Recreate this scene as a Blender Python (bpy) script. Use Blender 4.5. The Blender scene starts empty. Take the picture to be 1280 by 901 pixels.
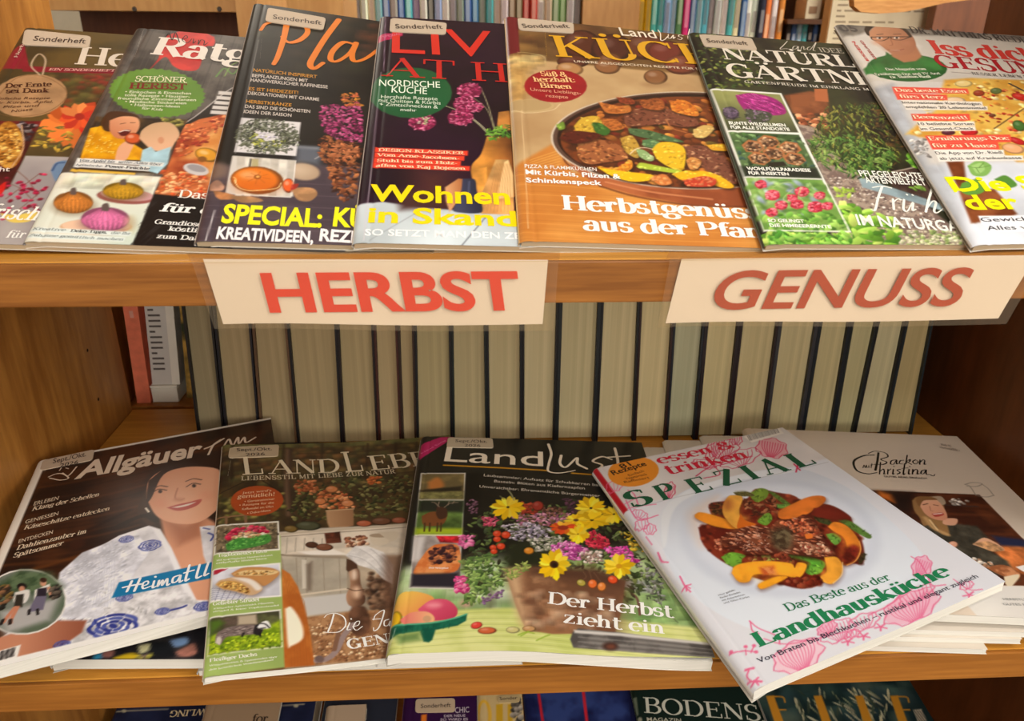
import bpy, bmesh, math, random
import numpy as np
from mathutils import Matrix, Vector

SC = bpy.context.scene
COL = SC.collection
R_ = math.radians

# ------------------------------------------------------------------ camera
FPX = 983.7
CR = np.array([0.99855, -0.05303, 0.00900])
CU = np.array([0.01274, 0.39574, 0.91827])
CF = np.array([0.05226, 0.91683, -0.39584])
cam_d = bpy.data.cameras.new('camera')
cam = bpy.data.objects.new('camera', cam_d)
COL.objects.link(cam)
cam.matrix_world = Matrix(((CR[0], CU[0], -CF[0], 0), (CR[1], CU[1], -CF[1], 0), (CR[2], CU[2], -CF[2], 0), (0, 0, 0, 1)))
cam_d.sensor_width = 36.0
cam_d.lens = FPX * 36.0 / 1280.0
cam_d.clip_start = 0.02
cam_d.dof.use_dof = True
cam_d.dof.focus_distance = 0.55
cam_d.dof.aperture_fstop = 15.0
SC.camera = cam

# ------------------------------------------------------------------ light
SC.view_settings.view_transform = 'Standard'
SC.view_settings.look = 'None'
SC.view_settings.gamma = 1.0
SC.view_settings.use_curve_mapping = False
SC.view_settings.exposure = 0.18
wd = bpy.data.worlds.new('room_light')
SC.world = wd
wd.use_nodes = True
wd.node_tree.nodes['Background'].inputs[0].default_value = (1.0, 0.90, 0.78, 1)
wd.node_tree.nodes['Background'].inputs[1].default_value = 0.40

def area(name, loc, target, size, size_y, power, color):
    l = bpy.data.lights.new(name, 'AREA')
    l.shape = 'RECTANGLE'
    l.size = size
    l.size_y = size_y
    l.energy = power
    l.color = color
    o = bpy.data.objects.new(name, l)
    COL.objects.link(o)
    o.location = loc
    o.rotation_euler = (Vector(target) - Vector(loc)).to_track_quat('-Z', 'Y').to_euler()
    return o

area('ceiling_lamp', (0.80, -0.40, 1.45), (0.1, 0.5, -0.2), 0.35, 0.9, 21.0, (1.0, 0.96, 0.91))
area('ceiling_lamp', (0.1, -1.5, 1.45), (0.1, 0.5, -0.3), 1.6, 0.6, 32.0, (1.0, 0.97, 0.92))
area('ceiling_lamp', (-0.8, 2.8, 1.45), (-0.32, 0.95, -0.3), 0.6, 0.6, 8.0, (1.0, 0.92, 0.78))
area('ceiling_lamp', (2.0, 1.1, 1.45), (0.6, 2.3, 0.0), 0.9, 0.9, 100.0, (1.0, 0.94, 0.82))
area('fill_light', (2.0, -1.1, 0.45), (-0.1, 0.62, -0.26), 1.2, 0.8, 21.0, (1.0, 0.96, 0.90))  # unseen fill added at the right front to brighten the lower bay
area('fill_light', (0.25, -2.1, 0.30), (-0.1, 0.8, -0.27), 0.9, 0.5, 15.0, (1.0, 0.95, 0.86))  # second unseen fill, added in front for the back row of books

# ------------------------------------------------------------------ measuring helpers
def ray(x, y):
    return CF + CR * (x - 640.0) / FPX - CU * (y - 450.5) / FPX

def at_z(x, y, z):
    d = ray(x, y)
    return d * (z / d[2])

def at_y(x, y, yy):
    d = ray(x, y)
    return d * (yy / d[1])

def project(P):
    z = P @ CF
    return np.stack([640.0 + FPX * (P @ CR) / z, 450.5 - FPX * (P @ CU) / z], -1)

Z_LOW = -0.3891      # top of the lower shelf
Z_UP = -0.1136       # top of the upper shelf
Y_FRONT = 0.3922     # front edge of the shelves
XL, XR = -0.366, 0.487
Y_BACK = 0.781
T_UP, T_LOW = 0.0230, 0.0225

# ------------------------------------------------------------------ materials
def new_mat(name):
    m = bpy.data.materials.new(name)
    m.use_nodes = True
    nt = m.node_tree
    return m, nt, nt.nodes['Principled BSDF']

def lin(c):
    c = np.asarray(c, dtype=np.float64)
    if c.max() > 1.5:
        c = c / 255.0
    return np.where(c <= 0.04045, c / 12.92, ((np.maximum(c, 0) + 0.055) / 1.055) ** 2.4)

def rgba(c):
    l = lin(c)
    return (float(l[0]), float(l[1]), float(l[2]), 1.0)

def plain(name, c, rough=0.5, noise=0.06, scale=60.0, spec=0.4):
    m, nt, b = new_mat(name)
    tc = nt.nodes.new('ShaderNodeTexCoord')
    n = nt.nodes.new('ShaderNodeTexNoise')
    n.inputs['Scale'].default_value = scale
    n.inputs['Detail'].default_value = 3
    r = nt.nodes.new('ShaderNodeValToRGB')
    l = rgba(c)
    r.color_ramp.elements[0].position = 0.3
    r.color_ramp.elements[1].position = 0.7
    r.color_ramp.elements[0].color = (l[0] * (1 - noise), l[1] * (1 - noise), l[2] * (1 - noise), 1)
    r.color_ramp.elements[1].color = (l[0] * (1 + noise), l[1] * (1 + noise), l[2] * (1 + noise), 1)
    nt.links.new(tc.outputs['Object'], n.inputs['Vector'])
    nt.links.new(n.outputs['Fac'], r.inputs['Fac'])
    nt.links.new(r.outputs['Color'], b.inputs['Base Color'])
    b.inputs['Roughness'].default_value = rough
    b.inputs['Specular IOR Level'].default_value = spec
    return m

def wood(name, c1, c2, stretch, rough=0.38, seed=0.0):
    """Veneer: fine pores and broad cathedral figure, stretched along one axis."""
    m, nt, b = new_mat(name)
    tc = nt.nodes.new('ShaderNodeTexCoord')
    mp = nt.nodes.new('ShaderNodeMapping')
    mp.inputs['Scale'].default_value = stretch
    mp.inputs['Location'].default_value = (seed, seed * 1.7, seed * 0.6)
    nt.links.new(tc.outputs['Object'], mp.inputs['Vector'])
    n1 = nt.nodes.new('ShaderNodeTexNoise')
    n1.inputs['Scale'].default_value = 1.0
    n1.inputs['Detail'].default_value = 4
    n1.inputs['Distortion'].default_value = 0.6
    n2 = nt.nodes.new('ShaderNodeTexNoise')
    n2.inputs['Scale'].default_value = 7.0
    n2.inputs['Detail'].default_value = 5
    nt.links.new(mp.outputs['Vector'], n1.inputs['Vector'])
    nt.links.new(mp.outputs['Vector'], n2.inputs['Vector'])
    mx = nt.nodes.new('ShaderNodeMath')
    mx.operation = 'MULTIPLY_ADD'
    mx.inputs[1].default_value = 0.45
    nt.links.new(n2.outputs['Fac'], mx.inputs[0])
    hf = nt.nodes.new('ShaderNodeMath')
    hf.operation = 'MULTIPLY'
    hf.inputs[1].default_value = 0.40
    nt.links.new(n1.outputs['Fac'], hf.inputs[0])
    nt.links.new(hf.outputs[0], mx.inputs[2])
    r = nt.nodes.new('ShaderNodeValToRGB')
    r.color_ramp.elements[0].position = 0.34
    r.color_ramp.elements[1].position = 0.64
    r.color_ramp.elements[0].color = rgba(c1)
    r.color_ramp.elements[1].color = rgba(c2)
    nt.links.new(mx.outputs[0], r.inputs['Fac'])
    nt.links.new(r.outputs['Color'], b.inputs['Base Color'])
    b.inputs['Roughness'].default_value = rough
    b.inputs['Specular IOR Level'].default_value = 0.35
    return m

def paper_edges(name, c, stretch, contrast=0.12):
    """Stacked sheets seen edge-on: thin streaks along the sheets."""
    m, nt, b = new_mat(name)
    tc = nt.nodes.new('ShaderNodeTexCoord')
    mp = nt.nodes.new('ShaderNodeMapping')
    mp.inputs['Scale'].default_value = stretch
    n = nt.nodes.new('ShaderNodeTexNoise')
    n.inputs['Scale'].default_value = 1.0
    n.inputs['Detail'].default_value = 4
    r = nt.nodes.new('ShaderNodeValToRGB')
    l = rgba(c)
    r.color_ramp.elements[0].position = 0.3
    r.color_ramp.elements[1].position = 0.68
    k = 1 - contrast * 2
    r.color_ramp.elements[0].color = (l[0] * k, l[1] * k, l[2] * k * 0.97, 1)
    r.color_ramp.elements[1].color = l
    nt.links.new(tc.outputs['Object'], mp.inputs['Vector'])
    nt.links.new(mp.outputs['Vector'], n.inputs['Vector'])
    nt.links.new(n.outputs['Fac'], r.inputs['Fac'])
    nt.links.new(r.outputs['Color'], b.inputs['Base Color'])
    b.inputs['Roughness'].default_value = 0.8
    return m

def print_mat(name, rough, coat=0.0):
    """Printed paper: the inks are stored on the mesh, the gloss is the varnish."""
    m, nt, b = new_mat(name)
    a = nt.nodes.new('ShaderNodeAttribute')
    a.attribute_name = 'ink'
    nt.links.new(a.outputs['Color'], b.inputs['Base Color'])
    tc = nt.nodes.new('ShaderNodeTexCoord')
    n = nt.nodes.new('ShaderNodeTexNoise')
    n.inputs['Scale'].default_value = 25.0
    mr = nt.nodes.new('ShaderNodeMapRange')
    mr.inputs['To Min'].default_value = rough * 0.85
    mr.inputs['To Max'].default_value = rough * 1.15
    nt.links.new(tc.outputs['Object'], n.inputs['Vector'])
    nt.links.new(n.outputs['Fac'], mr.inputs['Value'])
    nt.links.new(mr.outputs['Result'], b.inputs['Roughness'])
    b.inputs['Specular IOR Level'].default_value = 0.22
    b.inputs['Coat Weight'].default_value = coat
    b.inputs['Coat Roughness'].default_value = 0.15
    return m

M_GLOSS = print_mat('glossy_print', 0.30, 0.0)
M_INK = print_mat('printed_ink', 0.40)
M_PAGES = paper_edges('page_edges', (186, 170, 142), (6, 6, 900))
M_PAGES_W = paper_edges('white_page_edges', (222, 217, 207), (6, 6, 700), 0.07)

# ------------------------------------------------------------------ object helpers
def tag(o, label=None, cat=None, group=None, kind=None):
    if label: o['label'] = label
    if cat: o['category'] = cat
    if group: o['group'] = group
    if kind: o['kind'] = kind
    return o

def thing(name, loc, label, cat, group=None):
    o = bpy.data.objects.new(name, None)
    COL.objects.link(o)
    o.location = loc
    o.empty_display_size = 0.02
    return tag(o, label, cat, group)

def mesh(name, verts, faces, mat, parent=None, smooth=False, ink=None):
    """One mesh object from world-space vertices; under a parent they become local to it."""
    v = np.asarray(verts, dtype=np.float64)
    if parent is not None:
        off = np.array(parent.location)
        q = parent.parent
        while q is not None:
            off = off + np.array(q.location)
            q = q.parent
        v = v - off
    me = bpy.data.meshes.new(name)
    me.from_pydata(v.tolist(), [], [list(map(int, f)) for f in faces])
    me.materials.append(mat)
    if ink is not None:
        at = me.color_attributes.new('ink', 'FLOAT_COLOR', 'POINT')
        c = np.ones((len(v), 4), dtype=np.float32)
        c[:, :3] = ink
        at.data.foreach_set('color', c.ravel())
    if smooth:
        me.polygons.foreach_set('use_smooth', [True] * len(me.polygons))
    me.update()
    o = bpy.data.objects.new(name, me)
    COL.objects.link(o)
    if parent is not None:
        o.parent = parent
    return o

def box_vf(x0, x1, y0, y1, z0, z1, bev=0.0):
    bm = bmesh.new()
    bmesh.ops.create_cube(bm, size=1.0)
    for v in bm.verts:
        v.co = Vector((x0 + (v.co.x + 0.5) * (x1 - x0), y0 + (v.co.y + 0.5) * (y1 - y0), z0 + (v.co.z + 0.5) * (z1 - z0)))
    if bev:
        bmesh.ops.bevel(bm, geom=list(bm.edges), offset=bev, segments=2, affect='EDGES', profile=0.6)
    bm.verts.index_update()
    V = [tuple(v.co) for v in bm.verts]
    F = [[v.index for v in f.verts] for f in bm.faces]
    bm.free()
    return V, F

def box(name, x0, x1, y0, y1, z0, z1, mat, parent=None, bev=0.0):
    V, F = box_vf(x0, x1, y0, y1, z0, z1, bev)
    return mesh(name, V, F, mat, parent)

# ------------------------------------------------------------------ lettering
def _arc(cx, cy, rx, ry, a0, a1, n=14):
    return [(cx + rx * math.cos(R_(a0 + (a1 - a0) * i / n)), cy + ry * math.sin(R_(a0 + (a1 - a0) * i / n))) for i in range(n + 1)]

def _glyph(ch):
    """A roman letter as strokes: ('K' thick | 'N' thin | 'M' modulated, points), ('S', x, y, half-length) serifs; then its width."""
    X = 0.68
    K, N, M = 'K', 'N', 'M'
    def stem(x, y0=0.0, y1=1.0, top=True, bot=True, left=False):
        r = [(K, [(x, y0), (x, y1)])]
        if bot: r.append(('S', x, y0, 0.17))
        if top: r.append(('S', x - 0.05 if left else x, y1, 0.10 if left else 0.17))
        return r
    dots = {'ä': 'a', 'ö': 'o', 'ü': 'u', 'Ä': 'A', 'Ö': 'O', 'Ü': 'U'}
    if ch in dots:
        s, w = _glyph(dots[ch])
        y = 1.17 if ch in 'ÄÖÜ' else 0.88
        return s + [('D', w * 0.32, y, 0.085), ('D', w * 0.66, y, 0.085)], w
    d = {
        'A': ([(N, [(.07, 0), (.42, .98)]), (K, [(.40, 1), (.80, 0)]), (N, [(.20, .33), (.64, .33)]), ('S', .08, 0, .14), ('S', .80, 0, .18)], .90),
        'B': (stem(.2) + [(N, [(.2, 1), (.45, 1)]), (M, _arc(.42, .76, .26, .24, 90, -90)), (N, [(.2, .52), (.45, .52)]), (M, _arc(.44, .26, .30, .26, 90, -90)), (N, [(.2, 0), (.45, 0)])], .84),
        'C': ([(M, _arc(.46, .5, .38, .5, 48, 312)), (N, [(.74, .98), (.74, .70)]), (N, [(.74, .02), (.74, .22)])], .86),
        'D': (stem(.2) + [(N, [(.2, 1), (.45, 1)]), (M, _arc(.42, .5, .42, .5, 90, -90)), (N, [(.2, 0), (.45, 0)])], .94),
        'E': (stem(.2) + [(N, [(.2, 1), (.70, 1)]), (N, [(.70, 1), (.70, .78)]), (N, [(.2, .52), (.56, .52)]), (N, [(.56, .64), (.56, .40)]), (N, [(.2, 0), (.74, 0)]), (N, [(.74, 0), (.74, .25)])], .82),
        'F': (stem(.2) + [(N, [(.2, 1), (.68, 1)]), (N, [(.68, 1), (.68, .76)]), (N, [(.2, .52), (.54, .52)]), (N, [(.54, .64), (.54, .40)])], .74),
        'G': ([(M, _arc(.46, .5, .38, .5, 48, 318)), (N, [(.74, .98), (.74, .72)]), (K, [(.74, .02), (.74, .42)]), ('S', .72, .42, .17)], .94),
        'H': (stem(.2) + stem(.76) + [(N, [(.2, .52), (.76, .52)])], .96),
        'I': (stem(.2), .40),
        'J': ([(K, [(.32, 1), (.32, .18)]), (M, _arc(.16, .18, .16, .20, 0, -150)), ('S', .32, 1, .17)], .52),
        'K': (stem(.2) + [(N, [(.24, .42), (.74, 1)]), (K, [(.38, .60), (.78, 0)]), ('S', .74, 1, .14), ('S', .80, 0, .16)], .94),
        'L': (stem(.2) + [(N, [(.2, 0), (.70, 0)]), (N, [(.70, 0), (.70, .28)])], .78),
        'M': ([(N, [(.16, 0), (.16, 1)]), (K, [(.16, 1), (.52, .05)]), (N, [(.52, .05), (.88, 1)]), (K, [(.90, 1), (.90, 0)]), ('S', .16, 0, .13), ('S', .12, 1, .10), ('S', .90, 0, .17), ('S', .95, 1, .10)], 1.10),
        'N': ([(N, [(.16, 0), (.16, 1)]), (K, [(.16, 1), (.78, .02)]), (N, [(.80, 0), (.80, 1)]), ('S', .16, 0, .13), ('S', .12, 1, .12), ('S', .80, 1, .13)], .96),
        'O': ([(M, _arc(.48, .5, .40, .5, 0, 360, 26))], .96),
        'P': (stem(.2) + [(N, [(.2, 1), (.45, 1)]), (M, _arc(.42, .74, .30, .26, 90, -90)), (N, [(.2, .48), (.45, .48)])], .80),
        'R': (stem(.2) + [(N, [(.2, 1), (.45, 1)]), (M, _arc(.42, .76, .28, .24, 90, -90)), (N, [(.2, .52), (.45, .52)]), (K, [(.44, .52), (.74, 0)]), ('S', .78, 0, .14)], .90),
        'S': ([(M, _arc(.36, .75, .24, .25, 40, 262, 10) + _arc(.36, .25, .27, .26, 78, -142, 10)), (N, [(.58, .98), (.58, .74)]), (N, [(.10, .02), (.10, .28)])], .70),
        'T': (stem(.42, top=False) + [(N, [(.06, 1), (.78, 1)]), (N, [(.06, 1), (.06, .74)]), (N, [(.78, 1), (.78, .74)])], .84),
        'U': ([(K, [(.2, 1), (.2, .3)]), (M, _arc(.48, .3, .28, .30, 180, 360)), (N, [(.76, .3), (.76, 1)]), ('S', .2, 1, .17), ('S', .76, 1, .13)], .94),
        'V': ([(K, [(.08, 1), (.42, 0)]), (N, [(.44, .02), (.78, 1)]), ('S', .1, 1, .16), ('S', .78, 1, .12)], .86),
        'W': ([(K, [(.08, 1), (.36, 0)]), (N, [(.36, 0), (.60, 1)]), (K, [(.58, 1), (.86, 0)]), (N, [(.86, 0), (1.12, 1)]), ('S', .1, 1, .15), ('S', 1.12, 1, .12)], 1.20),
        'Z': ([(N, [(.08, 1), (.70, 1)]), (K, [(.68, 1), (.08, 0)]), (N, [(.08, 0), (.74, 0)]), (N, [(.1, 1), (.1, .76)]), (N, [(.72, 0), (.72, .26)])], .82),
        'a': ([(M, _arc(.25, .18, .19, .19, 60, 330)), (M, [(.12, .52)] + _arc(.28, .46, .18, .22, 140, 0, 8) + [(.46, .06), (.56, .0)]), (N, [(.34, .36), (.46, .40)])], .60),
        'b': (stem(.16, 0, 1.0, True, False, True) + [(M, _arc(.34, .33, .24, .35, 125, -140))], .64),
        'c': ([(M, _arc(.32, .34, .25, .35, 50, 310)), ('D', .50, .52, .08)], .58),
        'd': ([(M, _arc(.29, .33, .23, .35, 60, 310))] + [(K, [(.50, 0), (.50, 1)]), ('S', .54, 0, .10), ('S', .45, 1, .10)], .68),
        'e': ([(M, _arc(.31, .34, .25, .35, 0, 310)), (N, [(.07, .37), (.56, .37)])], .60),
        'f': ([(K, [(.2, 0), (.2, .76)]), (M, _arc(.38, .76, .18, .25, 180, 50)), (N, [(.04, X), (.42, X)]), ('S', .2, 0, .16)], .42),
        'g': ([(M, _arc(.28, .44, .20, .23, 0, 360, 20)), (M, _arc(.30, -.10, .24, .17, 0, 360, 20)), (N, [(.14, .24), (.16, .08)]), (N, [(.44, .58), (.60, .66)])], .60),
        'h': (stem(.16, 0, 1.0, True, True, True) + [(M, [(.16, .45)] + _arc(.36, .44, .17, .23, 140, 0, 8) + [(.53, 0)]), ('S', .53, 0, .15)], .72),
        'i': (stem(.18, 0, X, True, True, True) + [('D', .18, .90, .085)], .38),
        'k': (stem(.16, 0, 1.0, True, True, True) + [(N, [(.18, .28), (.52, X)]), (K, [(.28, .38), (.56, 0)]), ('S', .52, X, .12), ('S', .58, 0, .12)], .68),
        'l': (stem(.18, 0, 1.0, True, True, True), .37),
        'm': (stem(.16, 0, X, True, True, True) + [(M, [(.16, .45)] + _arc(.33, .44, .15, .23, 140, 0, 8) + [(.48, 0)]), (M, [(.48, .45)] + _arc(.65, .44, .15, .23, 140, 0, 8) + [(.80, 0)]), ('S', .48, 0, .13), ('S', .80, 0, .15)], .98),
        'n': (stem(.16, 0, X, True, True, True) + [(M, [(.16, .45)] + _arc(.36, .44, .17, .23, 140, 0, 8) + [(.53, 0)]), ('S', .53, 0, .15)], .72),
        'o': ([(M, _arc(.32, .34, .26, .35, 0, 360, 22))], .64),
        'p': (stem(.16, -.28, X, True, True, True) + [(M, _arc(.34, .34, .24, .35, 125, -140))], .66),
        'r': (stem(.16, 0, X, True, True, True) + [(M, [(.16, .42)] + _arc(.36, .46, .16, .21, 150, 60, 6)), ('D', .43, .58, .085)], .50),
        's': ([(M, _arc(.26, .51, .17, .17, 40, 262, 8) + _arc(.26, .17, .19, .18, 78, -142, 8)), (N, [(.42, .66), (.42, .50)]), (N, [(.08, .02), (.08, .18)])], .52),
        't': ([(K, [(.2, .92), (.2, .16)]), (M, _arc(.36, .16, .16, .17, 180, 320, 8)), (N, [(.04, X), (.44, X)])], .48),
        'u': ([(K, [(.16, X), (.16, .2)]), (M, _arc(.34, .2, .18, .21, 180, 330, 8)), (K, [(.52, X), (.52, 0)]), ('S', .12, X, .10), ('S', .48, X, .10), ('S', .56, 0, .10)], .70),
        'v': ([(K, [(.08, X), (.30, 0)]), (N, [(.31, .02), (.54, X)]), ('S', .1, X, .14), ('S', .54, X, .11)], .62),
        'j': ([(K, [(.18, X), (.18, -.10)]), (M, _arc(.04, -.10, .14, .16, 0, -140, 8)), ('S', .14, X, .10), ('D', .18, .90, .085)], .38),
        'y': ([(K, [(.08, X), (.30, 0)]), (N, [(.54, X), (.24, -.26), (.08, -.26)]), ('S', .1, X, .14), ('S', .54, X, .11)], .62),
        'x': ([(K, [(.08, X), (.52, 0)]), (N, [(.52, X), (.08, 0)]), ('S', .1, X, .12), ('S', .52, 0, .12), ('S', .52, X, .1), ('S', .08, 0, .1)], .60),
        "'": ([(N, [(.12, 1), (.10, .76)])], .24),
        '+': ([(N, [(.08, .35), (.56, .35)]), (N, [(.32, .12), (.32, .58)])], .64),
        '•': ([('D', .2, .36, .14)], .40),
        'w': ([(K, [(.08, X), (.26, 0)]), (N, [(.26, 0), (.44, X)]), (K, [(.42, X), (.60, 0)]), (N, [(.60, 0), (.80, X)]), ('S', .1, X, .13), ('S', .80, X, .11)], .88),
        'z': ([(N, [(.06, X), (.50, X)]), (K, [(.48, X), (.06, 0)]), (N, [(.06, 0), (.54, 0)]), (N, [(.08, X), (.08, .52)]), (N, [(.52, 0), (.52, .18)])], .60),
        'ß': ([(K, [(.16, 0), (.16, .75)]), (M, _arc(.34, .76, .18, .24, 180, -60, 10)), (M, _arc(.34, .26, .24, .28, 85, -120, 10)), ('S', .14, 0, .14)], .64),
        '&': ([(M, _arc(.38, .76, .18, .23, -60, 230, 12) + [(.30, .56), (.78, .0)]), (M, [(.36, .50)] + _arc(.34, .24, .28, .25, 110, 300, 10) + [(.72, .40)])], .86),
        ':': ([('D', .14, .10, .09), ('D', .14, .56, .09)], .30),
        '.': ([('D', .14, .08, .09)], .28),
        ',': ([('D', .14, .08, .09), (N, [(.16, .06), (.08, -.16)])], .28),
        '-': ([(N, [(.05, .32), (.34, .32)])], .38),
        '!': ([(K, [(.16, .3), (.16, 1)]), ('D', .16, .07, .09)], .32),
        '1': (stem(.28, 0, 1.0, False, True) + [(N, [(.08, .80), (.28, 1)])], .52),
        '8': ([(M, _arc(.34, .76, .22, .23, 0, 360, 18)), (M, _arc(.34, .26, .27, .26, 0, 360, 18))], .68),
    }
    return d.get(ch, ([], .34))

def strip(pts, widths):
    """A ribbon along a 2-D path: vertices and quads."""
    P = np.asarray(pts, float)
    n = len(P)
    T = np.zeros_like(P)
    T[1:-1] = P[2:] - P[:-2]
    T[0] = P[1] - P[0]
    T[-1] = P[-1] - P[-2]
    T /= np.maximum(np.hypot(T[:, 0], T[:, 1]), 1e-9)[:, None]
    Nn = np.stack([-T[:, 1], T[:, 0]], 1)
    w = np.asarray(widths, float)[:, None] * 0.5
    V = np.concatenate([P + Nn * w, P - Nn * w])
    F = [(i, i + n, i + n + 1, i + 1) for i in range(n - 1)]
    return V, F

def serif_text(body, thick, thin, slab=False, track=0.0, serifs=True):
    """Pieces [(V, F)] of a line of roman letters, cap height 1, and its width."""
    out, x = [], 0.0
    for ch in body:
        if ch == ' ':
            x += 0.34 + track
            continue
        st, w = _glyph(ch)
        for s in st:
            if s[0] == 'D':
                c = [(s[1] + s[3] * math.cos(a) + x, s[2] + s[3] * math.sin(a)) for a in np.linspace(0, 2 * math.pi, 11)[:-1]]
                out.append((np.array(c), [tuple(range(10))]))
            elif s[0] == 'S':
                if not serifs: continue
                up = s[2] > 0.3
                y0, y1 = (s[2] - thin, s[2]) if up else (s[2], s[2] + thin)
                h = s[3] + (0.05 if slab else 0.0)
                out.append((np.array([(s[1] - h + x, y0), (s[1] + h + x, y0), (s[1] + h + x, y1), (s[1] - h + x, y1)]), [(0, 1, 2, 3)]))
            else:
                P = np.array(s[1], float)
                if s[0] == 'K': wd_ = [thick] * len(P)
                elif s[0] == 'N': wd_ = [thin] * len(P)
                else:
                    T = np.gradient(P, axis=0)
                    T /= np.maximum(np.hypot(T[:, 0], T[:, 1]), 1e-9)[:, None]
                    wd_ = thin + (thick - thin) * np.abs(T[:, 1]) ** 1.4
                if s[0] == 'N' and abs(P[0][1] - P[-1][1]) < 1e-6:      # hairlines stay inside the line of the letters
                    if P[0][1] >= 0.99: P[:, 1] -= thin / 2
                    elif P[0][1] <= 0.01: P[:, 1] += thin / 2
                P[:, 0] += x
                out.append(strip(P, wd_))
        x += w + track
    return out, max(x - track, 0.1)

_tcache = {}
def sans_text(body, bold, shear, res=3):
    key = (body, bold, shear, res)
    if key not in _tcache:
        cu = bpy.data.curves.new('lettering', 'FONT')
        cu.body = body
        cu.size = 1.0
        cu.offset = bold
        cu.shear = shear
        cu.resolution_u = res
        cu.fill_mode = 'FRONT'
        ob = bpy.data.objects.new('lettering', cu)
        COL.objects.link(ob)
        dg = bpy.context.evaluated_depsgraph_get()
        me = bpy.data.meshes.new_from_object(ob.evaluated_get(dg))
        n = len(me.vertices)
        co = np.zeros(n * 3)
        me.vertices.foreach_get('co', co)
        V = co.reshape(-1, 3)[:, :2]
        F = [tuple(p.vertices) for p in me.polygons]
        bpy.data.objects.remove(ob)
        bpy.data.curves.remove(cu)
        bpy.data.meshes.remove(me)
        _tcache[key] = (V, F)
    return _tcache[key]

CAP = float(sans_text('H', 0.0, 0.0)[0][:, 1].max())

def smooth_path(pts, n=8):
    """Catmull-Rom curve through the points."""
    P = np.asarray(pts, float)
    if len(P) < 3:
        return P
    Q = np.concatenate([[2 * P[0] - P[1]], P, [2 * P[-1] - P[-2]]])
    out = []
    for i in range(1, len(Q) - 2):
        for k in range(n):
            t = k / n
            a, b, c, d = Q[i - 1], Q[i], Q[i + 1], Q[i + 2]
            out.append(0.5 * ((2 * b) + (c - a) * t + (2 * a - 5 * b + 4 * c - d) * t * t + (3 * b - a - 3 * c + d) * t ** 3))
    out.append(P[-1])
    return np.array(out)

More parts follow.
